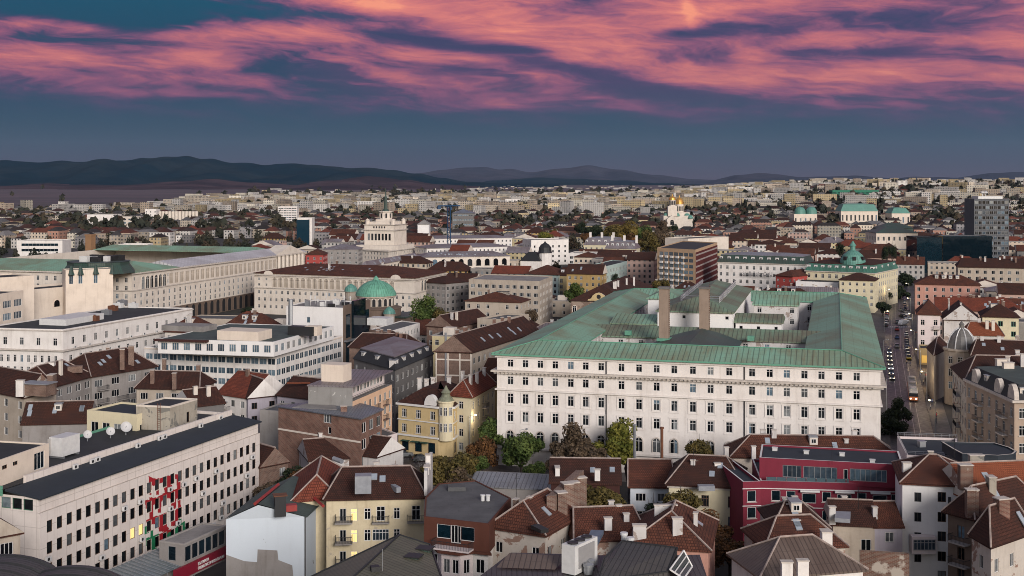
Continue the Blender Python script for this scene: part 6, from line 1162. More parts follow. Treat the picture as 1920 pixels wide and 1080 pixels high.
for k in range(8):
    a = 2*pi*k/8+.2; mb = MB(); fm, _ = wmesh(1.3, 3.3, 'a', DARKF, BLACK, PL['stone'], False); inst('window', fm, o, (4.45*cos(a), 4.45*sin(a), zt_(404)-8), a+pi/2)
for f, (dx, dy) in ((0, (cos(GA), sin(GA))),):
    for i in range(-3, 4):
        for zz, h in ((zt_(443), 4.6),): fm, _ = wmesh(1.5, h, 'x1', DARKF, PANE, None, False); inst('window', fm, o, (dx*i*2.6+sin(GA)*11.3, dy*i*2.6-cos(GA)*11.3, zz-8), GA)
    for i in range(-2, 3): fm, _ = wmesh(.9, 1.4, 'x1', DARKF, PANE, None, False); inst('window', fm, o, (dx*i*2.+sin(GA)*11.3, dy*i*2.-cos(GA)*11.3, zt_(425)-8), GA)
for i in (-1, 1):
    for j in (-1, 1): mb = MB(); q = (c[0]+i*9.6*cos(GA)-j*9.6*sin(GA), c[1]+i*9.6*sin(GA)+j*9.6*cos(GA)); mb.lathe(q, [(1.5, zt_(420)), (1.5, zt_(413)), (1.7, zt_(412.6)), (.1, zt_(409))], 8); mb.build('pinnacle', PL['stone'], o)
b = bl('white_wing', 'long low white wing with a grey violet roof right of the spired tower', 'government building', 15, [(800, 466), (955, 462)], PL['white'], dict(sp=3, ww=1.1, wh=1.6, top=2.2, nr=2, sty='x1'), None, ('hip', SM['purple'], 2.2), depth=22); b.finish()
b = bl('white_wing', 'second white wing further back with a row of small dark windows behind the tower', 'government building', 17, [(790, 448), (960, 446)], PL['white'], dict(sp=3, ww=1.1, wh=1.6, top=2.2, nr=2, sty='x1'), None, ('hip', SM['purple'], 1.8), depth=22); b.finish()
# the brown and white hotel grid
z = 25.5; p = R3(z, (1232, 466), (1304, 470), (1345, 456)); HF = plaster('hotel_frame', (.50, .34, .22), .4); b = Bld('slab_hotel', 'boxy brown framed hotel slab with a grid of white balconies and dark red side', 'hotel', p); LL = hypot(*V2(p[0], p[1])); L2 = hypot(*V2(p[1], p[2]))
b.tier(p, 0, z, HF, None, {0: dict(sp=3.3, ww=2.9, wh=1.9, rows=[2.4+3.05*i for i in range(7)], sty='x3', pa=PANEB, fr=GREYF, mg=1.6), 1: None})
sd_ = MB(); sd_.prism([along(p[1], p[2], .4, -.1), along(p[1], p[2], L2, -.1), along(p[1], p[2], L2, -.01), along(p[1], p[2], .4, -.01)], 0, z-1.0); b.part(sd_, 'side_wall', plaster('dark_red_cladding', (.10, .022, .02), .4))
for r_ in range(7):
    mb = MB(); zq = z-2.5-3.05*r_
    n = int(L2/2.2)
    for k in range(n): mb.prism([along(p[1], p[2], 1+k*2.2, -.16), along(p[1], p[2], 2.1+k*2.2, -.16), along(p[1], p[2], 2.1+k*2.2, -.11), along(p[1], p[2], 1+k*2.2, -.11)], zq-.42, zq+.42, 0, True, True)
    o = b.part(mb, 'window', plain('pale_blind', (.5, .46, .44), .6)); o['kind'] = 'stuff'
    for k in range(5): q = along(p[0], p[1], 3.2+k*3.75, -.4); mb = MB(); mb.box((q[0], q[1], zq-2.0), (1.7, .8, 1.1), atan2(p[1][1]-p[0][1], p[1][0]-p[0][0])); b.part(mb, 'balcony', WHITE)
b.flat(p, z, FT['dark'], HF, .5); b.finish()
b = bl('white_building', 'white office behind the hotel slab with a plain pale end wall', 'office building', 22, [(1290, 449), (1366, 445)], PL['stone'], None, {}, ('flat', FT['grey'], .5), depth=20); b.finish()
# art nouveau white building with mirrored sign; corner building with green mansard and dome
z = 19; b = bl('white_mansard_building', 'long white building with a dark mansard roof full of white dormers', 'office building', z, [(1346, 491), (1509, 496)], PL['white'], dict(sp=3.4, ww=1.3, wh=1.9, top=2.6, st=3.6, sty='x1t'), None, ('mans', SM['dgreen'], 3.8, 1.4, SM['zinc'], 1.2, .4, {0: 11}), depth=20); b.band(b.poly, z-.4, .4, .5, STONE); b.finish()
q = along(b.poly[0], b.poly[1], onwall(b.poly[0], b.poly[1], 1450, 515)[0], -2.0); o = empty('roof_sign', 'dark reversed lettering of a sign seen from behind on the long white mansard building', 'sign', (*q, 0)); zs_ = onwall(b.poly[0], b.poly[1], 1450, 517)[1]
t = text_mesh('lettering', 'UniCredit Bulbank', 2.9, plain('sign_grey', (.09, .09, .1), .6), (0, 0, zs_), atan2(b.poly[1][1]-b.poly[0][1], b.poly[1][0]-b.poly[0][0]), True, 'LEFT', .72); t.parent = o
mb = MB(); e_ = along(b.poly[0], b.poly[1], onwall(b.poly[0], b.poly[1], 1395, 515)[0], -2.0); mb.bar((*q, zs_-.2), (*e_, zs_-.2), .1)
for f_ in (0, .33, .66, 1): qq = (q[0]+(e_[0]-q[0])*f_, q[1]+(e_[1]-q[1])*f_); mb.bar((*qq, zs_-.2), (qq[0]+.2, qq[1]+2.0, zs_-.2), .1)
mb.build('bracket', DARKM, o)
z = 17.5; b = bl('green_mansard_building', 'cream corner building with green mansard band, brown roof and a teal dome', 'office building', z, [(1511, 507), (1640, 512), (1683, 503)], PL['paleyel'], dict(sp=3.2, ww=1.3, wh=2.0, top=2.4, st=3.5, sty='x1t'), None, ('mans', SM['mid'], 3.6, 1.3, TL['brown'], 2.2, .4, {0: 10, 1: 4})); b.dm = GREENT; b.band(b.poly, z-.4, .4, .6, STONE)
c = W(1599, 489, 22.6); mb = MB(); mb.lathe(c, [(6.1, 21.0), (6.1, 22.4), (5.8, 23.4), (4.6, 25.6), (2.6, 27.2), (1.2, 27.8), (1.2, 29.8), (1.7, 30), (.9, 31.2), (.15, 32.4)], 22); b.part(mb, 'dome', SM['teal'])
for a_ in (-2.5, -1.7, -.9): mb = MB(); q = (c[0]+5.6*cos(a_), c[1]+5.6*sin(a_)); mb.box((*q, 23.2), (1.5, 1.5, 1.7), a_); b.part(mb, 'dormer', BLACK)
b.finish()
b = bl('white_house', 'plain white low building with a dark gabled roof below the green mansard corner', 'house', 13, [(1492, 528), (1572, 531)], PL['white2'], dict(sp=6, ww=1.4, wh=2, top=3, nr=2, sty='x1', skip=.4), None, ('flat', FT['dark'], .3), depth=16); b.finish()
b = bl('red_house', 'small bright red rendered house with a rounded gable below the green mansard corner', 'house', 15, [(1486, 519), (1533, 515)], PL['red'], dict(sp=3, ww=1.2, wh=1.2, top=2, nr=2), None, ('hip', TL['rust'], 2.6), depth=10); b.finish()
b = bl('small_house', 'pale house with brown roofs and a flat terrace just left of the avenue', 'house', 15, [(1574, 525), (1640, 527)], PL['paleyel'], dict(sp=3, ww=1.1, wh=1.5), None, ('hip', TL['brown'], 3), depth=14); b.finish()
# buildings about the middle distance centre
b = bl('mint_office', 'long mint green office with close set windows and a blank pale end', 'office building', 15, [(1077, 505), (1107, 508), (1176, 491)], PL['mint'], None, {0: None, 1: dict(sp=3.0, ww=1.6, wh=2.0, top=2.6, st=3.4, sty='x1')}, ('flat', FT['dark'], .4)); b.finish()
b = bl('red_roof_house', 'pale mint house with a broad red hipped roof left of the ochre house', 'house', 12.5, [(984, 514), (1046, 516)], PL['mint'], dict(sp=4, ww=1.5, wh=2, top=2.4), None, ('hip', TL['rust'], 4.4), depth=18); b.finish()
b = bl('ochre_house', 'ochre house with two round dormers in a brown mansard roof', 'house', 12, [(1047, 517), (1078, 518)], PL['ochre'], dict(sp=4, ww=1.5, wh=2.2, top=2.6), None, ('mans', TL['brown'], 4, 1.6, TL['brown'], .6, .3, {0: 2}), depth=14); b.finish()
b = bl('white_building', 'tall plain white building with small dark square windows left of the round grey roofs', 'office building', 18, [(996, 451), (1066, 450)], PL['white'], dict(sp=4, ww=1.3, wh=1.8, top=4.5, st=3.6, sty='p', mg=2), None, ('flat', FT['grey'], .5), depth=22); b.finish()
c = W(1022, 474, 15); o = empty('cone_roof_house', 'white house with black roof and a bell shaped corner cap', 'house', (*c, 0)); mb = MB(); mb.lathe(c, [(4.2, 0), (4.2, 15)], 12); mb.build('tower', PL['white'], o); mb = MB(); mb.lathe(c, [(4.6, 15), (4.2, 16.5), (4, 18.5), (2.6, 20.4), (.9, 21.4), (.1, 22.6)], 14); mb.build('roof_cap', DARKM, o)
mb = MB(); mb.box((c[0]-8, c[1]+1, 0), (13, 12, 10), GA); mb.build('wall', PL['white'], o); mb = MB(); q = [(c[0]-8+x*cos(GA)-y*sin(GA), c[1]+1+x*sin(GA)+y*cos(GA)) for x, y in ((-7, -6.5), (7, -6.5), (7, 6.5), (-7, 6.5))]; t_ = inset(q, 4.5)
for k in range(4): mb.poly([(*q[k], 10.02), (*q[(k+1) % 4], 10.02), (*t_[(k+1) % 4], 15.5), (*t_[k], 15.5)])
mb.poly([(*x, 15.5) for x in t_]); mb.build('roof', DARKM, o)
for px, l in (((1095, 459), 'old palace wing with grey mansard roof and white chimneys by the park trees'), ((1135, 466), 'palace pavilion with a grey dome roof in front of the park trees')):
    b = bl('palace_wing', l, 'palace', 12.5, [px, (px[0]+(68 if px[0] < 1100 else 55), px[1]+1)], PL['paleyel'], dict(sp=4, ww=1.4, wh=2.2, top=3, nr=2), None, ('mans', SM['purple'], 5, 2.2, SM['zinc'], 1, .4, {0: 6}), depth=18)
    for k in range(3): q = along(b.poly[0], b.poly[1], 4+k*9, 5); b.chimney(q[0], q[1], 17, 22, GA, PL['white'], 1.6, 1.2)
    b.finish()
b = bl('white_building', 'long low white building with dark upper windows in front of the palace wings', 'office building', 13, [(1066, 476), (1200, 478)], PL['white'], dict(sp=3.2, ww=2, wh=1.8, top=2.4, nr=2, sty='x1'), None, ('flat', FT['light'], .5), depth=20); b.finish()
# cathedral with gold domes
GOLD = plain('gold_leaf', (.75, .40, .10), .3, .7, var=.2); Yc = 1560; mp_ = Yc/F
c = ctr(1272, Yc); o = empty('gold_domed_cathedral', 'white cathedral with shining gold domes and green half domes', 'cathedral', (*c, 0)); zc_ = lambda py: zz_(py, Yc); CX = lambda px: ((px-960)/F*Yc)
def lp(name, px, dy, prof, mat, n=18): mb = MB(); mb.lathe((CX(px), Yc+dy), [(r*mp_, zc_(py)) for r, py in prof], n); return mb.build(name, mat, o, True if mat is GOLD else False)
lp('dome', 1275, 6, [(8.4, 383), (8.2, 379), (6.6, 374.5), (4, 371.5), (1, 370), (.3, 366)], GOLD); lp('drum', 1275, 6, [(8, 402), (8, 383)], PL['stone'])
lp('dome', 1259, -8, [(6.6, 375), (6.2, 371.5), (4.4, 368.6), (1.2, 367.2), (.3, 364)], GOLD); lp('belfry', 1259, -8, [(6.2, 386), (6, 375)], PL['stone'], 12)
for k in range(12):
    a = 2*pi*k/12
    for px, dy, py, r_, h_ in ((1275, 6, 391, 8.1, 6), (1259, -8, 380, 6.15, 5)): fm, _ = wmesh(1.7, h_, 'a', DARKF, BLACK, PL['stone'], False); inst('window', fm, o, (CX(px)-c[0]+(r_*mp_)*cos(a), dy+(r_*mp_)*sin(a), zc_(py)), a+pi/2)
def bp(name, px0, px1, py0, py1, y0, dep, mat): mb = MB(); x0, x1 = CX(px0), CX(px1); mb.prism([(x0, Yc+y0), (x1, Yc+y0), (x1, Yc+y0+dep), (x0, Yc+y0+dep)], zc_(py1), zc_(py0)); return mb.build(name, mat, o)
bp('tower', 1250, 1267, 386, 405, -14, 12, PL['stone']); bp('nave', 1242, 1297, 404, 440, -12, 34, PL['stone']); bp('aisle', 1268, 1292, 398, 404, -6, 22, PL['stone']); bp('porch', 1247, 1266, 410, 440, -19, 7, PL['stone'])
mb = MB(); mb.poly([(CX(1247), Yc-19.05, zc_(410)), (CX(1266), Yc-19.05, zc_(410)), (CX(1256.5), Yc-19.05, zc_(403))]); mb.poly([(CX(1247), Yc-19.05, zc_(410)), (CX(1256.5), Yc-19.05, zc_(403)), (CX(1256.5), Yc-10, zc_(403)), (CX(1247), Yc-10, zc_(410))]); mb.poly([(CX(1256.5), Yc-19.05, zc_(403)), (CX(1266), Yc-19.05, zc_(410)), (CX(1266), Yc-10, zc_(410)), (CX(1256.5), Yc-10, zc_(403))]); mb.build('gable', PL['stone'], o)
fm, _ = wmesh(4.6, 6.5, 'ax', STONE, PANE, PL['stone'], False); inst('window', fm, o, (CX(1256.5)-c[0], -19.1, zc_(416)), 0)
for px, dy, r_, py in ((1268, -10, 5, 405), (1247, -8, 4.5, 405), (1287, -4, 6.8, 405), (1292, -11, 5.5, 409)): lp('half_dome', px, dy, [(r_, py), (r_*.9, py-2.6), (r_*.6, py-5), (r_*.15, py-6.4)], SM['teal'])
# ---- other distant landmarks
def far(name, label, cat, Y, x0, x1, y0, y1, dep, wall, roofm=None, spec=None, rise=0, par=.5, group=None, rt='flat'):
    z1, z0 = zz_(y0, Y), 0.; p = rect(((x0-960)/F*Y, Y), ((x1-960)/F*Y, Y), dep); b = Bld(name, label, cat, p, group); b.tier(p, min(z0, zz_(y1, Y))-3, z1, wall, spec)
    if rt == 'flat': b.flat(p, z1, roofm or FT['grey'], wall, par)
    elif rt == 'mans': b.mansard(p, z1, rise, 3.5, roofm, roofm, 1.)
    else: b.hip(p, z1, rise, roofm, .6, ridge=False)
    return b.finish()
rib = lambda sp, st, pa=PANEB, ww=None, wh=1.5, top=2: dict(sp=sp, ww=ww or sp-.5, wh=wh, st=st, top=top, sty='x1', pa=pa)
b = far('office_tower', 'tall grey glass office tower with white roof dishes at the right edge', 'tower', 905, 1827, 1891, 374, 500, 20, plaster('tower_cladding', (.11, .115, .125), .4), FT['light'], None)
p = b.poly; z1 = zz_(374, 905)
for i in range(2):
    A_, B_ = p[i], p[i+1]; L_ = hypot(*V2(A_, B_)); dd_ = nrm(V2(A_, B_)); an = atan2(dd_[1], dd_[0]); nx = 9 if i == 0 else 6
    for r_ in range(12):
        for k in range(nx):
            s_ = L_*(k+.5)/nx; q = along(A_, B_, s_, -.03); fm, _ = wmesh(round(L_/nx-.35, 1), 2.3, 'x1', GREYF, PANE if (k*7+r_*3) % 4 else PANEB, None, False)
            if r_ < 11 or i == 0: inst('window', fm, b.root, b.loc(q[0], q[1], z1-2.2-3.75*r_), an)
    mb = MB()
    for k in range(nx+1): q = along(A_, B_, L_*k/nx, -.12); mb.bar((*q, 0), (*q, z1), .16, 0, 4)
    b.part(mb, 'mullion', METAL)
mb = MB(); q = along(p[0], p[1], 13, 9); mb.box((*q, z1+.1), (18, 12, 2.2), 0); b.part(mb, 'plant_room', WHITEM)
for k, px in enumerate((1842, 1848)): q = ((px-960)/F*910, 910); mb = MB(); mb.lathe(q, [(.3, z1+2), (.3, z1+4.2), (1.5, z1+4.6), (1.6, z1+5.6), (.4, z1+6)], 12); tag(mb.build('roof_dish', WHITEM, None, o=(*q, z1)), 'left white round dish on the grey glass tower roof' if k == 0 else 'right white round dish on the grey glass tower roof', 'dish', 'dishes on the office tower')
far('glass_block', 'low dark green black glass block in front of the grey office tower', 'office building', 820, 1719, 1766, 446, 482, 22, PANED, FT['dark']); far('glass_block', 'dark glass wing with a raised grey roof joined to the grey office tower', 'office building', 850, 1768, 1860, 444, 482, 22, PANED, FT['light'])
far('theatre', 'theatre with dark green stepped roof and cream colonnade', 'theatre', 980, 1643, 1721, 437, 458, 30, PL['cream'], SM['dgreen'], dict(sp=4, ww=1.6, wh=3.2, rows=[4.5], sty='x1'), 5.5, rt='hip'); far('theatre_stage', 'tall dark green roofed stage house behind the theatre colonnade', 'theatre', 1003, 1650, 1712, 428, 445, 18, SM['dgreen'], SM['dgreen'], None, 4, rt='hip')
for x0, x1, y0, y1, l, rs in ((1577, 1646, 396, 421, 'university main block with a tall teal mansard roof and columns', 10), (1489, 1532, 402, 422, 'university left wing under two teal domes', 9), (1672, 1706, 400, 420, 'university right wing with a rounded teal roof', 8)):
    far('university_building', l, 'university', 1480, x0, x1, y0, y1, 26, PL['cream'], SM['teal'], dict(sp=5, ww=2, wh=7, rows=[8], sty='x1'), rs-2, rt='flat' if x0 == 1489 else 'mans')
for px, l in ((1500, 'left'), (1521, 'right')): q = ((px-960)/F*1500, 1500); mb = MB(); mb.lathe(q, [(7, zz_(402, 1500)), (6.6, zz_(394, 1500)), (4.5, zz_(389.5, 1500)), (1, zz_(387.5, 1500))], 14); tag(mb.build('dome', SM['teal'], None, o=(*q, zz_(402, 1500))), l+' one of two round teal domes on the university wing', 'dome', 'university domes')
far('green_building', 'long building wrapped in bright green netting on the distant hill', 'building', 2400, 1561, 1648, 357, 384, 30, plain('green_netting', (.03, .20, .12), .8, var=.5), None, dict(sp=9, ww=7, wh=2, top=5, st=8, sty='p', fr=DARKM, pa=PANED))
for x0, x1, l in ((1782, 1796, 'left one of twin dark towers on the skyline at right'), (1799, 1809, 'right one of twin dark towers on the skyline at right')): far('dark_tower', l, 'tower', 3000, x0, x1, 341, 362, 18, plain('teal_cladding', (.02, .06, .07), .5))
far('white_works', 'blank white factory hall with a roof cabin left of the silos', 'factory', 1560, 163, 214, 403, 433, 30, PL['white'], FT['grey'], None); far('glazed_works', 'factory block with bands of blue grey glazing right of the blank white hall', 'factory', 1555, 214, 250, 407, 431, 30, PL['stone'], FT['grey'], rib(6, 4.4, PANEB, None, 2.2, 3)); far('silo_head_house', 'tall pale head house standing left of the concrete silos', 'factory', 1590, 272, 293, 393, 428, 18, PL['white'], FT['grey'], dict(sp=4, ww=1.4, wh=1.8, top=3, st=4, sty='p'))
for k in range(12):
    px = 297+k*6.3; q = ((px-960)/F*1600, 1600+6); mb = MB(); r_ = 3.0*1600/F; mb.lathe(q, [(r_, 0), (r_, zz_(397, 1600)), (r_*.9, zz_(396.4, 1600))], 16)
    tag(mb.build('silo', PL['stone'], None, o=(*q, 0)), 'pale round concrete silo in the row behind the white factory', 'silo', 'concrete grain silos')
o = far('glass_tower', 'narrow dark blue glass tower framed by white concrete', 'tower', 1120, 556, 583, 413, 470, 14, plain('blue_glass', (.01, .035, .055), .08, var=.2), FT['light']); mb = MB(); mb.box((*along(o.poly[0], o.poly[1], 13.2, 6), -2), (2.2, 15, zz_(408, 1120)+2), 0); mb.box((*along(o.poly[0], o.poly[1], 6.4, 11), -2), (14, 6, zz_(408.5, 1120)+2), 0); o.part(mb, 'concrete_frame', PL['white'])
far('apartment_block', 'tall pale apartment block above the blue glass tower', 'apartments', 1720, 521, 557, 388, 432, 16, PL['white'], FT['grey'], rib(3.6, 3.2, PANE)); far('white_gable_building', 'large white blank gabled hall right of the spired tower', 'hall', 1150, 783, 804, 421, 445, 22, PL['white2'], FT['light'], None, 4, rt='hip')
far('office_block', 'grey blue flat roofed hall right of the blue crane', 'hall', 1300, 848, 888, 400, 430, 24, PL['dgrey'], SM['blue'], rib(5, 5), 4, rt='hip')
c = ((842-960)/F*900, 900); o = empty('tower_crane', 'blue lattice tower crane standing over the white wings', 'crane', (*c, 0)); mb = MB(); zt2 = zz_(386, 900)
BL = plain('crane_blue', (.01, .05, .12), .5)
for dx, dy in ((-1, -1), (1, -1), (1, 1), (-1, 1)): mb.bar((c[0]+dx, c[1]+dy, 0), (c[0]+dx, c[1]+dy, zt2), .28, 0, 4)
for k in range(int(zt2/2.4)):
    z_ = k*2.4; s_ = 1 if k % 2 else -1
    mb.bar((c[0]-s_, c[1]-1, z_), (c[0]+s_, c[1]-1, z_+2.4), .16, 0, 4); mb.bar((c[0]-1, c[1]+s_, z_), (c[0]-1, c[1]-s_, z_+2.4), .16, 0, 4); mb.bar((c[0]+1, c[1]+s_, z_), (c[0]+1, c[1]-s_, z_+2.4), .16, 0, 4)
mb.build('mast', BL, o); mb = MB(); j = (.9, .43); mb.bar((c[0]-j[0]*9, c[1]-j[1]*9, zt2), (c[0]+j[0]*9, c[1]+j[1]*9, zt2), .5, 0, 4); mb.box((c[0]-j[0]*8, c[1]-j[1]*8, zt2-2.4), (2.4, 1.6, 2.2), .45); mb.build('jib', BL, o); mb = MB(); mb.box((c[0]+1.2, c[1], zt2-3), (1.6, 1.6, 2.2), .45); mb.build('cab', BL, o)
c = ((169.5-960)/F*860, 860); mb = MB(); w_ = 13*860/F; mb.box((*c, 0), (w_, w_, zz_(442, 860)), GA); mb.box((*c, zz_(442, 860)+.002), (w_+.8, w_+.8, 1), GA); tag(mb.build('brick_chimney', plaster('old_ochre_brick', (.30, .17, .09), .5), None, o=(*c, 0)), 'square ochre brick chimney shaft above the green palace roof', 'chimney')
far('banded_office', 'white office with two long dark window bands left of the brick chimney', 'office building', 1000, 32, 117, 452, 475, 20, PL['white'], FT['grey'], dict(sp=36, ww=30, wh=2.2, rows=[3, 7.4], sty='x9', pa=PANED)); far('white_school', 'white three storey block right of the ochre brick chimney', 'building', 940, 222, 277, 459, 484, 14, PL['white'], FT['light'], dict(sp=4, ww=2, wh=1.7, top=2.4, st=3.4, sty='x1')); far('red_roof_villa', 'pale villa with a tall red hipped roof in the left distance', 'house', 1250, 338, 375, 440, 455, 18, PL['paleyel'], TL['red'], dict(sp=4, nr=2, top=2.4), 9, rt='hip')
far('red_house', 'dark pink terraced house with white windows right of the palace pediment', 'house', 760, 573, 606, 478, 500, 18, PL['red'], TL['rust'], dict(sp=3, ww=1.2, wh=1.7, top=2.2, sty='x1'), 3, rt='hip'); far('grey_house', 'long dark grey building with an ashen roof left of the tower base', 'building', 800, 606, 672, 468, 500, 22, PL['grey'], SM['purple'], dict(sp=3.4, top=2.2), 3, rt='hip')
# ---- right hand side of the avenue
b = bl('beige_terrace', 'long beige terrace with brown roofs and chimneys across the far right', 'apartments', 16, [(1796, 501), (1960, 512)], PL['beige'], dict(sp=3.6, ww=1.6, wh=1.8, top=2.4, st=3.4, sty='x1'), None, ('hip', TL['brown'], 4.2, dict(chim=8, e=3)), depth=18); b.finish()
b = bl('pink_house', 'salmon pink house with red roof and a line of white dormers', 'house', 14, [(1716, 533), (1838, 529)], PL['salmon'], dict(sp=3.4, ww=1.3, wh=1.8, top=2.2, st=3.3, sty='x1'), None, ('hip', TL['rust'], 4.0, dict(dorm=4, chim=3)), depth=16); b.finish()
b = bl('avenue_house', 'white and pink house with balconies on the right kerb of the avenue', 'house', 15.5, [(1721, 590), (1763, 588)], PL['pinkw'], dict(sp=3.3, ww=1.3, wh=1.9, top=2.6, st=3.5, sty='x1t'), None, ('hip', TL['rust'], 4.6, dict(dorm=1)), depth=14)
for zz in (10.7, 7.2): b.balcony(0, 6.2, zz, 2.4, 1.0, STONE)
b.finish()
b = bl('gable_house', 'white peeling gable house with a dark roof right of the pink avenue house', 'house', 13.5, [(1770, 600), (1836, 598)], PL['peelw'], None, {}, ('hip', TL['brown'], 5.2, dict(along=1, e=0, gable=PL['peelw'], chim=2)), depth=18); b.finish()
b = bl('cream_house', 'cream house with green shuttered windows behind the glass dome', 'house', 15, [(1842, 594), (1910, 594)], PL['paleyel'], dict(sp=3.2, ww=1.5, wh=1.8, top=2.2, st=3.4, sty='x1', fr=GREENT), None, ('hip', TL['brown'], 4, dict(chim=4, dorm=2)), depth=14); b.finish()
b = bl('cream_house', 'beige street house with a dark tile roof and a blank cream side wall', 'house', 13, [(1738, 653), (1751, 667), (1781, 653)], PL['beige'], None, {}, ('hip', TL['brown'], 3.2, dict(along=1, sky=2))); p = rect(W(1738, 645, 13), W(1782, 662, 13), 12)
mb = MB(); b.finish()
b = bl('shop_house', 'narrow house with a lit yellow shop front on the right pavement', 'shop', 5.2, [(1724, 655), (1742, 657)], PL['ochre'], dict(sp=3, ww=1.3, wh=1.6, rows=[2.2], sty='x1'), None, ('flat', FT['dark'], .4), depth=10); q = along(b.poly[0], b.poly[1], 2.0, -.06); mb = MB(); mb.box((*q, .8), (2.6, .1, 2.4), atan2(b.poly[1][1]-b.poly[0][1], b.poly[1][0]-b.poly[0][0])); b.part(mb, 'shop_window', SHOP); b.finish()
# ornate corner with glass cupola, big beige apartment house along the avenue
c = W(1803, 652, 15.5); o = empty('cupola_house', 'ornate corner house crowned by a ribbed glass cupola', 'house', (*c, 0)); mb = MB(); mb.lathe(c, [(4.6, 0), (4.6, 14.8), (5, 15), (5, 15.5)], 14); mb.build('wall', PL['beige'], o)
mb = MB(); mb.lathe(c, [(3.9, 15.5), (3.7, 16.8), (3.0, 18.8), (1.8, 20.3), (.6, 21), (.6, 21.8), (.75, 22), (.1, 22.9)], 16); mb.build('cupola', plain('cupola_glass', (.16, .15, .14), .35, var=.4), o); mb = MB(); pr = [(3.9, 15.5), (3.7, 16.8), (3.0, 18.8), (1.8, 20.3), (.6, 21)]
for k in range(8):
    a = 2*pi*k/8
    for (r0, z0_), (r1, z1_) in zip(pr, pr[1:]): mb.bar((c[0]+(r0+.05)*cos(a), c[1]+(r0+.05)*sin(a), z0_), (c[0]+(r1+.05)*cos(a), c[1]+(r1+.05)*sin(a), z1_), .16, 0, 4)
mb.build('rib', WHITEM, o)
for a in (-2.6, -2.0, -1.4):
    for zz in (12.5, 9, 5.5): fm, _ = wmesh(1.3, 2, 'x1t', WHITE, PANE, None, False); inst('window', fm, o, (4.63*cos(a), 4.63*sin(a), zz), a+pi/2)
z = 18.6; FA, FB = W(1786, 690, z), W(1812, 716, z); p = [FA, FB, (FB[0]+20, FB[1]-4), (FA[0]+20, FA[1]-2)]; b = Bld('corner_apartments', 'weathered ornate apartment house with iron balconies below the glass cupola', 'apartments', p); b.tier(p, 0, z, PL['peel'], dict(sp=3, ww=1.2, wh=2, top=2.4, st=3.4, sty='x1t')); b.hip(p, z, 4.2, TL['brown'], .5, e=4, chim=4, cm=PL['peelw'])
for zz in (14.2, 10.8, 7.4): b.balcony(0, hypot(*V2(FA, FB))*.5, zz, 5, 1.1, PL['conc'])
b.finish()
z = 19.2; FA, FB = W(1812, 712, z), W(1902, 752, z); FC = W(1990, 752, z); p = [FA, FB, FC, (FC[0]+4, FA[1]+2)]; b = Bld('mansard_apartments', 'big beige apartment house with round topped dormers and stone balconies at right', 'apartments', p); b.dm = PL['stone']; L_ = hypot(*V2(FA, FB))
sy = dict(sp=3.4, ww=1.25, wh=2.0, top=2.4, st=3.4, sty='x1t', sill=1); b.tier(p, 0, z, PL['beige'] if False else plaster('warm_beige_plaster', (.42, .32, .25), .5), None, {0: sy, 1: dict(sy, sp=3.0)}); b.band(p, z-.3, .5, .6, STONE); b.mansard(p, z, 3.0, 1.4, FT['dark'], FT['green'], 0, .2, {0: 4, 1: 2})
for s_ in (L_*.2, L_*.68, L_*.95):
    q = along(FA, FB, s_, -.15); an = atan2(FB[1]-FA[1], FB[0]-FA[0]); mb = MB(); n = 10; fr = [(q[0]+1.7*cos(pi*k/n)*cos(an), q[1]+1.7*cos(pi*k/n)*sin(an), z+.25+2.9*sin(pi*k/n)) for k in range(n+1)]; bk_ = [(x-sin(an)*.9, y+cos(an)*.9, h) for x, y, h in fr]; mb.poly(fr); mb.poly(bk_[::-1])
    for k in range(n): mb.poly([fr[k], bk_[k], bk_[k+1], fr[k+1]])
    b.part(mb, 'gable', STONE)
for zz in (15.3, 11.9, 8.5, 5.1):
    for s_ in (L_*.3, L_*.8): b.balcony(0, s_, zz, 3.6, 1.1, PL['stone'])
    b.balcony(1, 4, zz, 3.2, 1.1, PL['stone'])
for x, y in ((1877, 690), (1890, 697)): b.chimney(*W(x, y, 21.5), 21, 23.4, 0, PL['stone'], 2.2, 1.2)
b.finish()

b = bl('tiled_house', 'brown tiled house with pale chimneys right of the glass cupola', 'house', 15, [(1824, 668), (1935, 676)], PL['beige'], None, None, ('hip', TL['brown'], 3.6, dict(along=0, e=2, chim=5, cm=PL['peelw'], sky=2)), depth=13); b.finish()
b = bl('orange_roof_house', 'small house with a bright orange tile roof just above the glass cupola', 'house', 14.5, [(1812, 628), (1880, 632)], PL['peelw'], None, None, ('hip', TL['orange'], 3.2, dict(along=0, e=2, chim=3)), depth=12); b.finish()
# ================================================================ the avenue
def sheet(name, pts, z, mat, kind='structure'):
    mb = MB(); mb.poly([(*p, z) for p in pts]); o = mb.build(name, mat); o['kind'] = kind; return o
def avx(Y): return 98.9+.293*(Y-304) if Y < 450 else (141.8+.3135*(Y-450) if Y < 642 else 202+.31*(Y-642))
def av(c, Y): return (avx(Y)+c-6.15, Y)
def asphalt(name, c, gloss):
    m, nt, b = newmat(name); pos = nt.nodes.new('ShaderNodeNewGeometry').outputs['Position']
    n = noise(nt, pos, .12, 6); n2 = noise(nt, pos, .9, 5); setin(nt, b.inputs['Base Color'], mixc(nt, mapr(nt, n, .35, .7), (*c, 1), (*dk(c, 1.9), 1)))
    b.inputs['Roughness'].default_value = .5; setin(nt, b.inputs['Roughness'], mapr(nt, n2, .3, .7, gloss, gloss+.25)); return m
ASPH = asphalt('asphalt', (.022, .017, .020), .34); PAVE = asphalt('paving', (.055, .048, .047), .6)
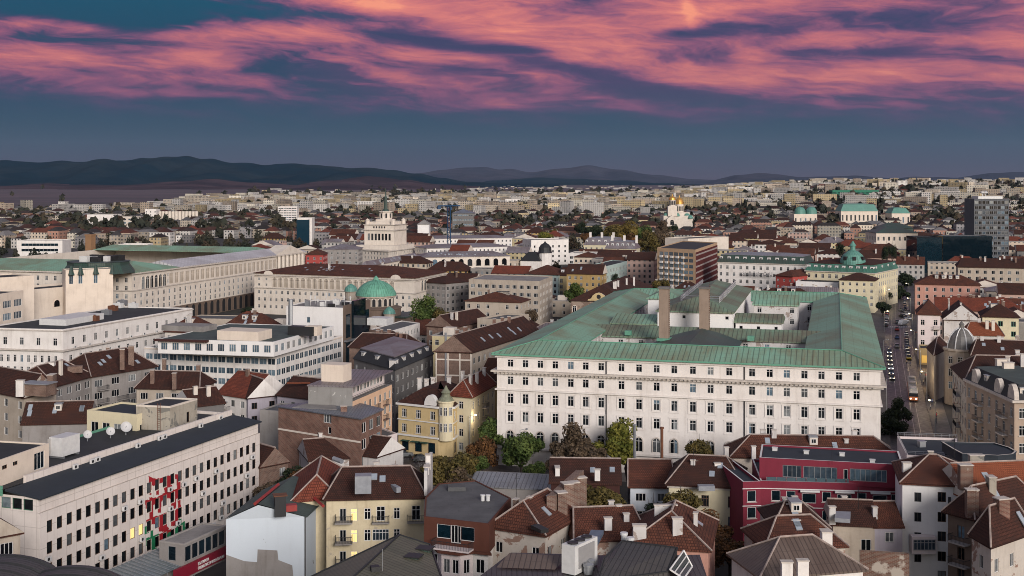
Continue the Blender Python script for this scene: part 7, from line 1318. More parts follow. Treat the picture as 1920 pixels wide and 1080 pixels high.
def strip(name, c0, c1, y0, y1, z, mat, h=0.):
    ys = [y0, 450, 642, y1]; mb = MB(); q = [av(c0, y) for y in ys][::-1]+[av(c1, y) for y in ys]
    if h: mb.prism(q, z-h, z)
    else: mb.poly([(*p, z) for p in q])
    o = mb.build(name, mat); o['kind'] = 'structure'; return o
strip('road', .8, 11.5, 180, 1000, .012, ASPH); strip('pavement', -6.4, .8, 180, 1000, .13, PAVE, .13); strip('pavement', 11.5, 16, 180, 1000, .13, PAVE, .13)
sheet('square', [W(690, 925), W(1030, 900), W(1000, 845), W(700, 850)], .006, ASPH); sheet('road', [W(935, 900), W(1660, 912), W(1660, 885), W(935, 872)], .009, ASPH)
RAIL = plain('tram_rail', (.34, .30, .29), .35, .6); mb = MB()
for c_ in (3.3, 4.8, 6.9, 8.4): q = [av(c_-.06, y) for y in (900, 642, 450, 180)]+[av(c_+.06, y) for y in (180, 450, 642, 900)]; mb.poly([(*p, .02) for p in q])
o = mb.build('tram_track', RAIL); o['kind'] = 'structure'
WP = plain('road_paint', (.55, .53, .52), .6); mb = MB()
for k in range(14): q = [av(1.2+k*.75, 517), av(1.6+k*.75, 517), av(1.6+k*.75, 520), av(1.2+k*.75, 520)]; mb.poly([(*p, .022) for p in q])
o = mb.build('crosswalk', WP); o['kind'] = 'structure'
# ---------------------------------------------------------------- vehicles
PAINT = plain('car_paint', None, .25, var=0); CGL = plain('car_glass', (.015, .018, .022), .08, var=0); TYRE = plain('tyre', (.015, .015, .015), .9, var=0)
def lofted(secs, m=0):
    """secs: list of (x, [(y,z)...]) cross sections along the length"""
    mb = MB()
    for (x0, a), (x1, c) in zip(secs, secs[1:]):
        n = len(a)
        for k in range(n): mb.poly([(x0, *a[k]), (x0, *a[(k+1) % n]), (x1, *c[(k+1) % n]), (x1, *c[k])][::-1], m)
    mb.poly([(secs[0][0], *p) for p in secs[0][1]][::-1], m); mb.poly([(secs[-1][0], *p) for p in secs[-1][1]], m); return mb
def sec(w_, z0, z1, t=.86): return [(-w_, z0), (w_, z0), (w_, z0+(z1-z0)*.7), (w_*t, z1), (-w_*t, z1), (-w_, z0+(z1-z0)*.7)]
def car_parts(kind):
    if kind == 'car':
        body = lofted([(-2.15, sec(.72, .3, .72)), (-2.0, sec(.82, .22, .88)), (-1.1, sec(.87, .2, .98)), (.9, sec(.87, .2, .95)), (1.9, sec(.83, .22, .78)), (2.15, sec(.7, .3, .64))]); cab = lofted([(-1.75, sec(.7, .9, .95, .9)), (-1.1, sec(.74, .9, 1.42, .78)), (.1, sec(.74, .9, 1.46, .78)), (1.0, sec(.72, .9, .97, .9))]); roof = lofted([(-1.05, sec(.56, 1.42, 1.46)), (.1, sec(.57, 1.45, 1.5))]); ln, wy, wr = 2.1, .78, .31
    else:
        body = lofted([(-2.6, sec(.85, .3, 1.1)), (-2.5, sec(.95, .25, 2.1, .9)), (1.3, sec(.95, .25, 2.15, .9)), (2.1, sec(.93, .25, 1.2, .9)), (2.6, sec(.85, .3, .95))]); cab = lofted([(1.32, sec(.8, 1.25, 2.05, .9)), (2.05, sec(.8, 1.2, 1.27, .9))]); roof = lofted([(-2.3, sec(.7, 2.13, 2.18)), (1.1, sec(.7, 2.17, 2.22))]); ln, wy, wr = 2.55, .85, .36
    out = [('body', body.mesh('body', PAINT)), ('cabin_glass', cab.mesh('cabin_glass', CGL)), ('roof', roof.mesh('roof', PAINT))]
    wh = MB(); n = 10
    a = [(wr*cos(2*pi*k/n), wr*sin(2*pi*k/n)) for k in range(n)]
    for k in range(n): (x0, z0), (x1, z1) = a[k], a[(k+1) % n]; wh.poly([(x0, -.1, z0), (x1, -.1, z1), (x1, .1, z1), (x0, .1, z0)])
    wh.poly([(x, .1, z) for x, z in a]); wh.poly([(x, -.1, z) for x, z in a][::-1]); wm = wh.mesh('wheel', TYRE)
    hl = MB(); hl.box((0, 0, -.09), (.06, .36, .18)); return out, wm, hl, ln, wy, wr
PROTO = {}
def make_car(kind, lit):
    if (kind, lit) in PROTO: return PROTO[(kind, lit)]
    ps, wm, hl, ln, wy, wr = car_parts(kind); r = empty(kind, '', kind, (0, 0, 0))
    for n_, me in ps: inst(n_, me, r, (0, 0, 0))
    for x in (-1.35, 1.35):
        for y in (-wy, wy): inst('wheel', wm, r, (x, y, wr))
    hm_ = hl.mesh('headlight', HEADL if lit else plain('lamp_glass', (.6, .6, .58), .2)); tm_ = hl.mesh('tail_light', TAILL if lit else plain('tail_glass', (.25, .02, .02), .3))
    for y in (-.56, .56): inst('headlight', hm_, r, (ln, y, .62)); inst('tail_light', tm_, r, (-ln, y, .74))
    PROTO[(kind, lit)] = r; return r
used = set()
def car(kind, x, y, ang, colr, label, group, lit=False):
    r = make_car(kind, lit)
    if (kind, lit) in used: r = copy_thing(r, (x, y, .02), ang, label, group, None, colr)
    else:
        used.add((kind, lit)); r.location = (x, y, .02); r.rotation_euler = (0, 0, ang); r['label'] = label; r['group'] = group
        for ch in r.children: ch.color = (*colr, 1)
    return r
UP = pi/2-TH; DN = UP+pi
cc = dict(white=(.6, .6, .6), silver=(.32, .33, .35), black=(.02, .02, .024), blue=(.03, .06, .14), red=(.25, .03, .03), grey=(.12, .125, .13), yellow=(.6, .42, .04), green=(.03, .09, .06))
names = ['silver', 'black', 'white', 'blue', 'grey', 'black', 'red', 'silver', 'white', 'grey']
car('taxi' if False else 'car', *av(9.3, 425), DN, cc['yellow'], 'yellow taxi parked first in the right hand row of the avenue', 'cars parked along the right kerb')
od = ['second', 'third', 'fourth', 'fifth', 'sixth', 'seventh', 'eighth', 'ninth', 'tenth', 'eleventh', 'twelfth', 'thirteenth', 'fourteenth', 'fifteenth', 'sixteenth', 'seventeenth', 'eighteenth', 'nineteenth', 'twentieth']
for k in range(9): n_ = names[k]; car('car', *av(9.3, 433+k*7.2), DN, cc[n_], f'{n_} car, {od[k]} in the right kerb row counting from the yellow taxi', 'cars parked along the right kerb')
for k in range(1, 12): n_ = names[(k*3+2) % 10]; car('car', *av(8.0+(k % 3)*1.2 if k < 7 else 9.4, 530+k*8.5), UP+.5*(k < 7), cc['white' if k in (1, 2, 4) else n_], f"{'white' if k in (1, 2, 4) else n_} car, {od[k]} from the white van in the slanted rows past the crosswalk", 'cars beyond the crosswalk')
car('van', *av(8.0, 526), DN-.5, cc['white'], 'white van turning at the crosswalk on the avenue', 'cars beyond the crosswalk')
for k in range(10): n_ = names[(k*7+1) % 10]; car('car', *av(1.0, 520+k*9), UP, cc[n_], f'{n_} car, {od[k]} of the left kerb row beside the bank counting from the near end', 'cars parked along the left kerb')
for k in range(6): n_ = names[(k*4+3) % 10]; car('car', *av(2.7, 392+k*9.5), DN, cc[n_], f'{n_} oncoming car with lit headlights, {od[k]} in the queue behind the dark car', 'oncoming cars with headlights on', True)
car('car', *av(2.8, 382), DN, cc['black'], 'dark oncoming car leading the lit queue beside the bank corner', 'oncoming cars with headlights on', True)
for k in range(4): n_ = names[(k*3) % 10]; car('car', *av(5.6, 455+k*26), UP, cc[n_], f'{n_} car driving away in mid avenue, {od[k]} ahead of the tram', 'cars driving away on the avenue')
x, y = W(791, 864); car('car', x, y, .2, cc['black'], 'dark car parked on the square before the yellow corner house', 'cars on the square'); x, y = W(757, 856); car('car', x, y, .1, cc['grey'], 'grey car half hidden behind the peach block pillar', 'cars on the square')
# tram
r = empty('tram', 'orange and grey articulated tram running down the middle of the avenue', 'tram', (*av(8.2, 352), 0), None, DN)
for s_ in range(3):
    x0 = 9.5-s_*9.6; ln = 9.2; ends = [(x0-ln, 0), (x0, 0)]
    se = lambda w_, z0, z1: [(-w_, z0), (w_, z0), (w_, z1-.25), (w_*.85, z1), (-w_*.85, z1), (-w_, z1-.25)]
    a_ = .5 if s_ == 0 else .02; c_ = .5 if s_ == 2 else .02
    inst('car_body', lofted([(x0-ln, se(1.1, .5, 1.45)), (x0-ln+c_, se(1.22, .35, 1.5)), (x0-a_, se(1.22, .35, 1.5)), (x0, se(1.1, .5, 1.45))]).mesh('car_body', plain('tram_orange', (.42, .13, .05), .4)), r, (0, 0, 0))
    inst('window_band', lofted([(x0-ln+.05, se(1.08, 1.46, 2.5)), (x0-ln+c_, se(1.2, 1.46, 2.6)), (x0-a_, se(1.2, 1.46, 2.6)), (x0-.15, se(1.05, 1.46, 2.4))]).mesh('window_band', CGL), r, (0, 0, 0))
    inst('roof', lofted([(x0-ln+.1, se(1.05, 2.45, 2.85)), (x0-ln+.4, se(1.2, 2.55, 3.1)), (x0-.5, se(1.2, 2.55, 3.1)), (x0-.1, se(1.05, 2.45, 2.85))]).mesh('roof', GREYF), r, (0, 0, 0))
    mb = MB(); mb.box((x0-ln/2, 0, 3.1), (3.2, 1.5, .4)); inst('roof_unit', mb.mesh('roof_unit', METAL), r, (0, 0, 0))
    if s_ < 2: mb = MB(); mb.box((x0-ln-.2, 0, .6), (.42, 2.0, 2.2)); inst('bellows', mb.mesh('bellows', DARKM), r, (0, 0, 0))
for y_ in (-.75, .75): mb = MB(); mb.box((9.52, y_, .8), (.06, .35, .25)); inst('headlight', mb.mesh('headlight', HEADL), r, (0, 0, 0))
# ---------------------------------------------------------------- lamps, poles
def street_lamp(x, y, h, label, lit=True, group='street lamps along the avenue', a=0.):
    o = empty('street_lamp', label, 'street lamp', (x, y, 0), group); mb = MB(); mb.bar((x, y, 0), (x, y, h), .11, 0, 6, .07); mb.bar((x, y, h), (x+1.4*cos(a), y+1.4*sin(a), h+.3), .05, 0, 5); mb.build('pole', METAL, o)
    mb = MB(); mb.lathe((x+1.4*cos(a), y+1.4*sin(a)), [(.08, h+.05), (.3, h+.12), (.3, h+.3), (.1, h+.42)], 8); mb.build('lamp_head', LAMP if lit else METAL, o)
    if lit:
        l = bpy.data.lights.new('lamp_light', 'POINT'); l.energy = 300; l.color = (1, .78, .45); l.shadow_soft_size = .4; lo = bpy.data.objects.new('lamp_light', l); COL.objects.link(lo); lo.location = (1.4*cos(a), 1.4*sin(a), h-.4); lo.parent = o
for k, Y in enumerate((300, 345, 390, 440, 495, 560, 640)):
    street_lamp(*av(11.9, Y), 8, f"{'first' if k == 0 else od[k-1]} lit street lamp along the right kerb of the avenue from near to far", True, a=pi)
for k, Y in enumerate((330, 410, 500, 600)): street_lamp(*av(.4, Y), 8.5, f"{'first' if k == 0 else od[k-1]} street lamp pole along the left kerb beside the bank from near to far", k > 1, a=0)
for px, py, l in ((975, 886, 'slim grey lamp pole among the green trees before the bank'), (880, 855, 'lamp post with a round glowing head on the square corner')): x, y = W(px, py); street_lamp(x, y, 9 if px < 1200 else 7, l, px == 880, 'single lamp posts')
def spill(x, y, z, e, c=(1, .66, .3)):
    l = bpy.data.lights.new('shop_light', 'POINT'); l.energy = e; l.color = c; l.shadow_soft_size = .5; lo = bpy.data.objects.new('shop_light', l); COL.objects.link(lo); lo.location = (x, y, z)
for c_, Y, e in ((13.6, 402, 500), (13.4, 365, 450), (13.8, 330, 350), (13.2, 450, 350)): spill(*av(c_, Y), 3, e)
# ---------------------------------------------------------------- people
def person_mesh():
    J = dict(pel=(0, 0, .95), ch=(0, 0, 1.32), nk=(0, 0, 1.5), hd=(0, .02, 1.66), tp=(0, .0, 1.76), ls=(-.19, 0, 1.42), le=(-.25, .02, 1.14), lw=(-.25, .1, .9), lh=(-.25, .12, .8), rs=(.19, 0, 1.42), re=(.25, -.04, 1.14), rw=(.26, .02, .9), rh=(.26, .03, .8), lp=(-.1, 0, .9), lk=(-.11, .08, .5), la=(-.11, -.02, .08), lf=(-.11, .14, .04), rp=(.1, 0, .9), rk=(.11, .0, .5), ra=(.11, -.16, .1), rf=(.11, 0, .04))
    R_ = dict(pel=.15, ch=.17, nk=.06, hd=.105, tp=.07, ls=.08, le=.05, lw=.04, lh=.035, rs=.08, re=.05, rw=.04, rh=.035, lp=.1, lk=.065, la=.045, lf=.04, rp=.1, rk=.065, ra=.045, rf=.04)
    E_ = 'pel-ch ch-nk nk-hd hd-tp ch-ls ls-le le-lw lw-lh ch-rs rs-re re-rw rw-rh pel-lp lp-lk lk-la la-lf pel-rp rp-rk rk-ra ra-rf'.split(); ks = list(J)
    me = bpy.data.meshes.new('person'); me.from_pydata([J[k] for k in ks], [tuple(ks.index(q) for q in e.split('-')) for e in E_], []); ob = bpy.data.objects.new('tmp', me); COL.objects.link(ob)
    ob.modifiers.new('s', 'SKIN'); 
    for i, k in enumerate(ks): me.skin_vertices[0].data[i].radius = (R_[k], R_[k]*.8)
    me.skin_vertices[0].data[0].use_root = True; ob.modifiers.new('u', 'SUBSURF').levels = 1
    dg = bpy.context.evaluated_depsgraph_get(); out = bpy.data.meshes.new_from_object(ob.evaluated_get(dg)); bpy.data.objects.remove(ob); out.name = 'person'; out.materials.clear()
    m, nt, b_ = newmat('clothing'); z = sep(nt, nt.nodes.new('ShaderNodeTexCoord').outputs['Object'])[2]
    setin(nt, b_.inputs['Base Color'], mixc(nt, mth(nt, 'GREATER_THAN', z, 1.52), mixc(nt, mth(nt, 'GREATER_THAN', z, .92), (.02, .022, .03, 1), objcol(nt)), (.34, .21, .16, 1))); b_.inputs['Roughness'].default_value = .9
    out.materials.append(m); return out
PM = person_mesh(); hair = MB(); hair.lathe((0, -.012), [(.108, 1.66), (.112, 1.71), (.09, 1.77), (.03, 1.80)], 10); HM = hair.mesh('hair', plain('hair', (.03, .02, .015), .8, var=0)); rnd = random.Random(21)
tops = [('dark', (.02, .02, .025)), ('red', (.3, .03, .03)), ('grey', (.15, .15, .16)), ('blue', (.04, .07, .2)), ('beige', (.4, .33, .24)), ('white', (.6, .6, .58))]
wheres = [(12.8, 312, 'near the lit shops at the lower right kerb'), (13.2, 318, 'beside the poster column on the right pavement'), (12.2, 330, 'stepping along the right pavement by the tram'), (13.0, 338, 'close to the tram stop'), (12.6, 352, 'beside the tram front'), (12.0, 371, 'in the tram stop crowd'), (12.7, 374, 'in the tram stop crowd facing the shops'), (13.4, 383, 'before the lit shop front'), (12.3, 392, 'past the lit shop front'), (9.2, 408, 'crossing behind the tram'), (8.1, 411, 'crossing the tracks with another walker'), (12.4, 441, 'beyond the yellow taxi'), (12.5, 468, 'beside the seventh parked car'), (13.2, 490, 'on the right pavement short of the crosswalk')]
for i, (c_, Y, wh) in enumerate(wheres):
    n_, cl_ = tops[i % 6]; o = inst('person', PM, None, (*av(c_, Y), .13), rnd.uniform(0, 6.3), cl_); tag(o, f'person in a {n_} top {wh}', 'person', 'people on the avenue'); inst('hair', HM, o, (0, 0, 0))
# ---------------------------------------------------------------- trees
def leafm(name, c, c2):
    m, nt, b = newmat(name); tcn = nt.nodes.new('ShaderNodeTexCoord').outputs['Object']; r = nt.nodes.new('ShaderNodeObjectInfo').outputs['Random']
    n = noise(nt, tcn, 2.2, 3); n2 = noise(nt, tcn, 9., 2); f = mth(nt, 'ADD', mapr(nt, n, .36, .64), mth(nt, 'MULTIPLY', mth(nt, 'SUBTRACT', n2, .5), 1.2), clamp=True)
    setin(nt, b.inputs['Base Color'], mixc(nt, f, (*c, 1), (*c2, 1))); b.inputs['Roughness'].default_value = .7; b.inputs['Specular IOR Level'].default_value = .15; return m
LEAF = dict(green=leafm('green_leaves', (.040, .066, .018), (.10, .13, .034)), bright=leafm('yellow_green_leaves', (.085, .095, .018), (.20, .18, .035)), olive=leafm('olive_leaves', (.06, .052, .018), (.15, .11, .034)), rust=leafm('rust_leaves', (.075, .040, .02), (.18, .085, .032)), dark=leafm('dark_leaves', (.014, .022, .014), (.034, .046, .022)), brown=leafm('brown_leaves', (.075, .054, .036), (.145, .10, .062)), gold=leafm('golden_leaves', (.09, .065, .016), (.18, .125, .03)))
BARK = plain('bark', (.055, .042, .034), .9, var=.4)
def crown_mesh(seed, n, size, tall=1., gap=.0):
    rn = np.random.RandomState(seed); lob = []
    for k in range(15):
        v = rn.normal(size=3); v /= np.linalg.norm(v); r = rn.uniform(.2, .85)**.8; c = v*r*np.array([.85, .85, .75]); lob.append((c, rn.uniform(.16, .40)))
    P = []; N = []
    while len(P) < n:
        c, r = lob[rn.randint(15)]; v = rn.normal(size=3); v /= np.linalg.norm(v)
        if rn.rand() < .25: v *= rn.uniform(.3, 1)
        p = c+v*r*rn.uniform(.8, 1.12)
        if p[2] < -.8: continue
        P.append(p*np.array([1, 1, tall*1.1])); N.append(v+rn.normal(size=3)*.7)
    P = np.array(P); N = np.array(N); N /= np.linalg.norm(N, axis=1)[:, None]
    T = np.cross(N, rn.normal(size=N.shape)); T /= np.linalg.norm(T, axis=1)[:, None]; B_ = np.cross(N, T); s = size*rn.uniform(.5, 1.2, (n, 1))
    v = np.concatenate([P-T*s-B_*s*.5, P+T*s*.3-B_*s*.8, P+T*s+B_*s*.4, P-T*s*.2+B_*s*.9], 1).reshape(-1, 3); return v, np.arange(4*n).reshape(-1, 4)
CR = {}
def crown(kind, var, tall):
    k = (kind, var, tall)
    if k not in CR:
        v, f = crown_mesh(var*13+5, 5200, .058, tall); me = bpy.data.meshes.new('crown'); me.from_pydata(v.tolist(), [], f.tolist()); me.materials.append(LEAF[kind]); me.update(); CR[k] = me
    return CR[k]
def trunk_mesh():
    mb = MB(); rn = random.Random(3); mb.bar((0, 0, -1.9), (.02, 0, -.5), .075, 0, 8, .055)
    for k in range(7): a = k*.9; mb.bar((.02, 0, -.7+.05*k), (.55*cos(a), .55*sin(a), -.1+.3*rn.random()), .035, 0, 5, .012); mb.bar((.3*cos(a), .3*sin(a), -.35+.05*k), (.6*cos(a+.5), .6*sin(a+.5), .2+.3*rn.random()), .02, 0, 4, .006)
    mb.bar((.02, 0, -.5), (.0, .05, .6), .05, 0, 6, .01); return mb.mesh('trunk', BARK)
TRK = trunk_mesh(); tcount = [0]
def tree(px, py, Y, r, kind, label, group=None, tall=1.):
    """r: crown radius in photo pixels"""
    x = (px-960)/F*Y; R_ = r*1.18*Y/F; zc = max(CAMH-(py-YH)/F*Y-.12*R_, R_*.6); o = empty('tree', label, 'tree', (x, Y, 0), group, rnd.uniform(0, 6)); tcount[0] += 1
    inst('crown', crown(kind, tcount[0] % 6, tall), o, (0, 0, zc), rnd.uniform(0, 6), None, (R_*rnd.uniform(1.0, 1.3), R_*rnd.uniform(1.0, 1.3), R_*rnd.uniform(.85, 1.08))); 
    t_ = inst('trunk', TRK, o, (0, 0, zc), 0, None, (R_, R_, max(R_, zc/1.88))); t_.scale[2] = max(zc/1.9, R_*.6); return o
gb = 'trees in front of the bank'; gc = 'courtyard trees among the near houses'; gp = 'park trees before the cathedral'; ga = 'trees along the avenue'
for a in [(905, 842, 262, 27, 'rust', 'rusty leaved tree at the left end of the bank trees', gb), (928, 812, 268, 30, 'green', 'green tree touching the left corner of the bank', gb), (888, 868, 254, 20, 'green', 'low dark shrubby tree at the square corner below the rusty tree', gb), (978, 832, 258, 37, 'green', 'big green tree before the left bank windows', gb), (1000, 878, 238, 24, 'green', 'small bright green bush like tree beside the slim lamp pole', gb), (1072, 832, 250, 34, 'brown', 'bare brownish tree left of the yellow green tree', gb), (1098, 850, 246, 30, 'brown', 'lower brown leafed tree between bare and yellow green trees', gb), (1150, 828, 252, 40, 'bright', 'large yellow green tree in front of the bank arches', gb), (1040, 868, 240, 22, 'brown', 'brown shrub tree at the foot of the bank steps', gb), (1312, 840, 236, 27, 'olive', 'olive autumn tree right of the rusty flue before the bank', gb),
          (868, 866, 232, 24, 'olive', 'dense olive shrub left of the low rusty shrubs on the square', gc), (860, 902, 218, 26, 'brown', 'brown thicket in front of the pale lilac shed', gc), (846, 882, 222, 40, 'olive', 'broad olive autumn bush right of the dark car on the square', gc), (810, 876, 226, 24, 'olive', 'smaller olive bush next to the white chimney of the yellow house', gc), (1130, 935, 206, 42, 'olive', 'round olive tree in the courtyard behind the brick firewall', gc), (1275, 938, 200, 36, 'olive', 'leafy autumn tree in front of the cream house', gc), (1226, 948, 204, 18, 'dark', 'dark climbing shrub against the bluish white house', gc), (1330, 988, 192, 34, 'rust', 'rust brown tree below the cream house windows', gc), (1368, 1030, 184, 34, 'rust', 'rusty shrub thicket at the foot of the burgundy wing', gc), (540, 902, 232, 30, 'dark', 'dark green tree behind the red sheet roof', gc), (575, 896, 226, 26, 'rust', 'rusty tree left of the low tiled sheds below the brick house', gc), (505, 918, 220, 24, 'brown', 'brown leafless bush at the mural block end', gc), (232, 762, 300, 16, 'brown', 'bare brownish tree in the yard of the grey apartment houses', gc), (1684, 770, 312, 21, 'dark', 'dark street tree at the bank corner of the avenue', ga), (1672, 800, 300, 22, 'dark', 'darker nearest tree by the bank end wall on the avenue', ga), (1690, 548, 640, 16, 'dark', 'dense dark tree closing the far end of the avenue', ga), (1702, 522, 720, 17, 'dark', 'taller dark tree behind the one closing the avenue', ga), (1655, 572, 560, 14, 'dark', 'dark tree by the avenue left kerb near parked cars', ga), (1660, 552, 610, 12, 'dark', 'small dark tree along the left kerb toward the corner building', ga),
          (800, 583, 430, 25, 'green', 'green tree right of the domed church', None), (826, 590, 425, 17, 'olive', 'olive tree next to the green tree by the church', None), (1080, 548, 520, 19, 'green', 'dark green tree left of the brown roofed museum', None), (998, 590, 470, 13, 'brown', 'bare tree in front of the beige office corner', None), (1240, 530, 470, 15, 'olive', 'olive tree on the skyline of the bank roof left edge', None), (466, 580, 570, 10, 'dark', 'dark tree at the right end of the palace arches', None), (1154, 522, 600, 8, 'dark', 'little conical fir beside the mint office', None)]:
    tree(*a)
pk = [(1168, 434, 26, 'gold'), (1140, 440, 20, 'olive'), (1110, 432, 16, 'dark'), (1205, 432, 22, 'green'), (1232, 440, 18, 'brown'), (1215, 455, 20, 'olive'), (1190, 455, 18, 'rust'), (1240, 428, 15, 'brown'), (1102, 445, 12, 'rust'), (1048, 434, 15, 'olive'), (1020, 440, 13, 'bright'), (1092, 428, 12, 'dark'), (1262, 428, 10, 'dark'), (1640, 405, 9, 'dark')]
oo = ['largest golden tree', 'olive tree', 'dark tree', 'low dark tree']
for i, (px, py, r_, k_) in enumerate(pk): tree(px, py, 1010+(py < 438)*120+(i % 5)*14+(340 if px > 1400 else 0), r_, k_, f"{ {'gold': 'golden', 'bright': 'yellow green', 'dark': 'dark', 'olive': 'olive', 'green': 'green', 'brown': 'brown', 'rust': 'rust red'}[k_]} park tree, number {i+1} counting along the park belt before the cathedral" if px < 1270 and px > 985 else 'dark tree right beside the university columns', gp)
for px, py, Y, r_, l in ((1577, 466, 640, 8, 'tall slim poplar left of the teal dome'), (1662, 470, 700, 9, 'tall poplar right of the teal dome'), (1674, 468, 705, 8, 'twin poplar just right of the tall one by the teal dome')): tree(px, py, Y, r_, 'dark', l, 'poplars by the teal dome', 2.2)
# ================================================================ infill town and the far city
def gridwall(name, usecol):
    m, nt, b = newmat(name); uv = uvn(nt); u, v, _ = sep(nt, uv)
    if usecol: at_ = nt.nodes.new('ShaderNodeVertexColor'); at_.layer_name = 'Col'; col, isw = at_.outputs[0], at_.outputs[1]
    else: col, isw = objcol(nt), 1.
    fu = mth(nt, 'ABSOLUTE', mth(nt, 'SUBTRACT', mth(nt, 'FRACT', mth(nt, 'DIVIDE', u, 3.1)), .5)); fv = mth(nt, 'ABSOLUTE', mth(nt, 'SUBTRACT', mth(nt, 'FRACT', mth(nt, 'DIVIDE', v, 3.2)), .5))
    wmask = mth(nt, 'MULTIPLY', mth(nt, 'LESS_THAN', fu, .2), mth(nt, 'LESS_THAN', fv, .24)); wmask = mth(nt, 'MULTIPLY', wmask, isw)
    n = noise(nt, uv, .3, 5); col = mixc(nt, mapr(nt, n, .4, .75, 0, .5), col, mixc(nt, 1., col, (.5, .45, .42, 1), 'MULTIPLY'))
    wn = nt.nodes.new('ShaderNodeTexWhiteNoise'); wn.noise_dimensions = '2D'; lk(nt, comb(nt, mth(nt, 'FLOOR', mth(nt, 'DIVIDE', u, 3.1)), mth(nt, 'FLOOR', mth(nt, 'DIVIDE', v, 3.2))), wn.inputs[0])
    wc = ramp(nt, wn.outputs[0], [(0, (.03, .035, .04)), (.5, (.07, .075, .08)), (.8, (.2, .21, .22))], 'CONSTANT')
    setin(nt, b.inputs['Base Color'], mixc(nt, wmask, col, wc)); b.inputs['Roughness'].default_value = .8; b.inputs['Specular IOR Level'].default_value = .2; return m
GW = gridwall('windowed_wall', False)
rg = random.Random(11)
FOOT += [[(x-r, y-r), (x+r, y-r), (x+r, y+r), (x-r, y+r)] for x, y, r in ((*W(705, 553, 18), 17), (*W(1803, 655, 17.5), 8), (*W(1022, 474, 15), 14), (*ctr(723, 864), 22), (CX(1272), Yc, 34), (*ctr(842, 900), 4), (*W(795, 585, 5), 16), (*W(1080, 548, 8), 10), (*W(1240, 530, 8), 6))]
SQ = [[W(690, 930), W(1050, 905), W(1020, 838), W(700, 845)], [W(930, 915), W(1680, 920), W(1680, 868), W(930, 865)]]
def inpoly(p, pl): return inside(p, pl)
# how high the roofs in front of a landmark may reach in the view (photo row), so that it stays in sight
LIM = [(470, 845, 588, 580), (245, 482, 588, 650), (640, 800, 602, 462), (870, 1040, 602, 500), (1062, 1240, 602, 500), (1226, 1352, 532, 636), (1340, 1512, 538, 640), (1508, 1692, 540, 590), (1072, 1182, 546, 600), (980, 1080, 540, 620), (990, 1070, 498, 860), (1000, 1040, 497, 700), (1092, 1250, 470, 930), (672, 795, 474, 845), (676, 960, 512, 650), (795, 962, 476, 830), (1640, 1725, 458, 975), (1716, 1864, 480, 815), (1822, 1900, 482, 900), (1710, 1845, 560, 560), (1716, 1770, 655, 425), (1764, 1915, 640, 400), (1790, 1925, 522, 640), (1236, 1302, 428, 1530), (1780, 1812, 356, 2990), (1484, 1712, 419, 1470), (155, 378, 428, 1550), (516, 562, 428, 1715), (552, 594, 458, 1115), (1556, 1652, 376, 2390), (780, 810, 438, 1145), (160, 178, 474, 850), (215, 282, 480, 935), (26, 122, 474, 995), (570, 676, 492, 755), (840, 895, 428, 1295), (0, 250, 585, 430), (0, 365, 650, 370), (265, 645, 690, 345), (805, 1015, 690, 290)]
def hmax(u0, u1, Y):
    m = 99.
    for l0, l1, yl, YL in LIM:
        if u1 > l0 and u0 < l1 and Y < YL: m = min(m, CAMH-(yl-YH)/F*Y)
    return m
def clash(q, m=1.5):
    c = (sum(p[0] for p in q)/4, sum(p[1] for p in q)/4); big = inset(q, -m); pts = big+[c]+[((big[i][0]+big[i-1][0])/2, (big[i][1]+big[i-1][1])/2) for i in range(4)]
    for pl in FOOT+SQ:
        if abs(pl[0][0]-c[0]) > 200 or abs(pl[0][1]-c[1]) > 200: continue
        if any(inpoly(p, pl) for p in pts) or any(inpoly(p, big) for p in pl): return True
    for p in pts:
        s_ = p[0]-avx(p[1])
        if -13.5 < s_ < 10.4 and p[1] < 760: return True
        u = (p[0]-0)/p[1]*F+960
        if 1088 < u < 1250 and 940 < p[1] < 1230: return True
        if u < 700 and u > 505 and p[1] < 262: return True
    return False
WCOL = [('cream', (.60, .50, .40)), ('white', (.66, .62, .58)), ('beige', (.44, .37, .30)), ('grey', (.30, .28, .26)), ('pale yellow', (.60, .50, .30)), ('pinkish', (.55, .38, .32)), ('light grey', (.48, .45, .42)), ('ochre', (.46, .31, .13)), ('off white', (.58, .53, .48))]
RT = [('dark brown', TL['brown']), ('rust red', TL['rust']), ('dark brown', TL['brown']), ('red', TL['red']), ('dark grey', FT['grey']), ('black', FT['dark']), ('ashen', SM['purple']), ('rust red', TL['rust'])]
LMK = [('bank', 1290, 620), ('museum', 1150, 545), ('hotel slab', 1290, 495), ('mansard building', 1430, 505), ('teal dome', 1600, 490), ('pink house', 1775, 540), ('glass cupola', 1803, 635), ('grey tower', 1865, 430), ('theatre', 1682, 440), ('cathedral', 1270, 425), ('university', 1610, 400), ('square windowed office', 1030, 475), ('spired tower', 722, 440), ('arcade building', 640, 540), ('domed church', 705, 560), ('palace', 330, 530), ('brick chimney', 169, 455), ('beige office', 950, 560), ('brick firewall house', 860, 640), ('blue crane', 842, 430), ('white wings', 880, 455), ('hotel tower', 150, 540), ('glass tower', 570, 430), ('mint office', 1125, 515), ('green mansard corner', 1590, 520), ('beige terrace', 1880, 500), ('park palace', 1140, 455)]
ORD = ['nearest', 'second nearest', 'third nearest', 'fourth nearest', 'fifth nearest', 'sixth nearest', 'seventh nearest', 'eighth nearest', 'ninth nearest', 'tenth nearest', 'eleventh nearest', 'twelfth nearest']+[f'{k}th nearest' for k in range(13, 60)]
cand = []
b_ = 300.
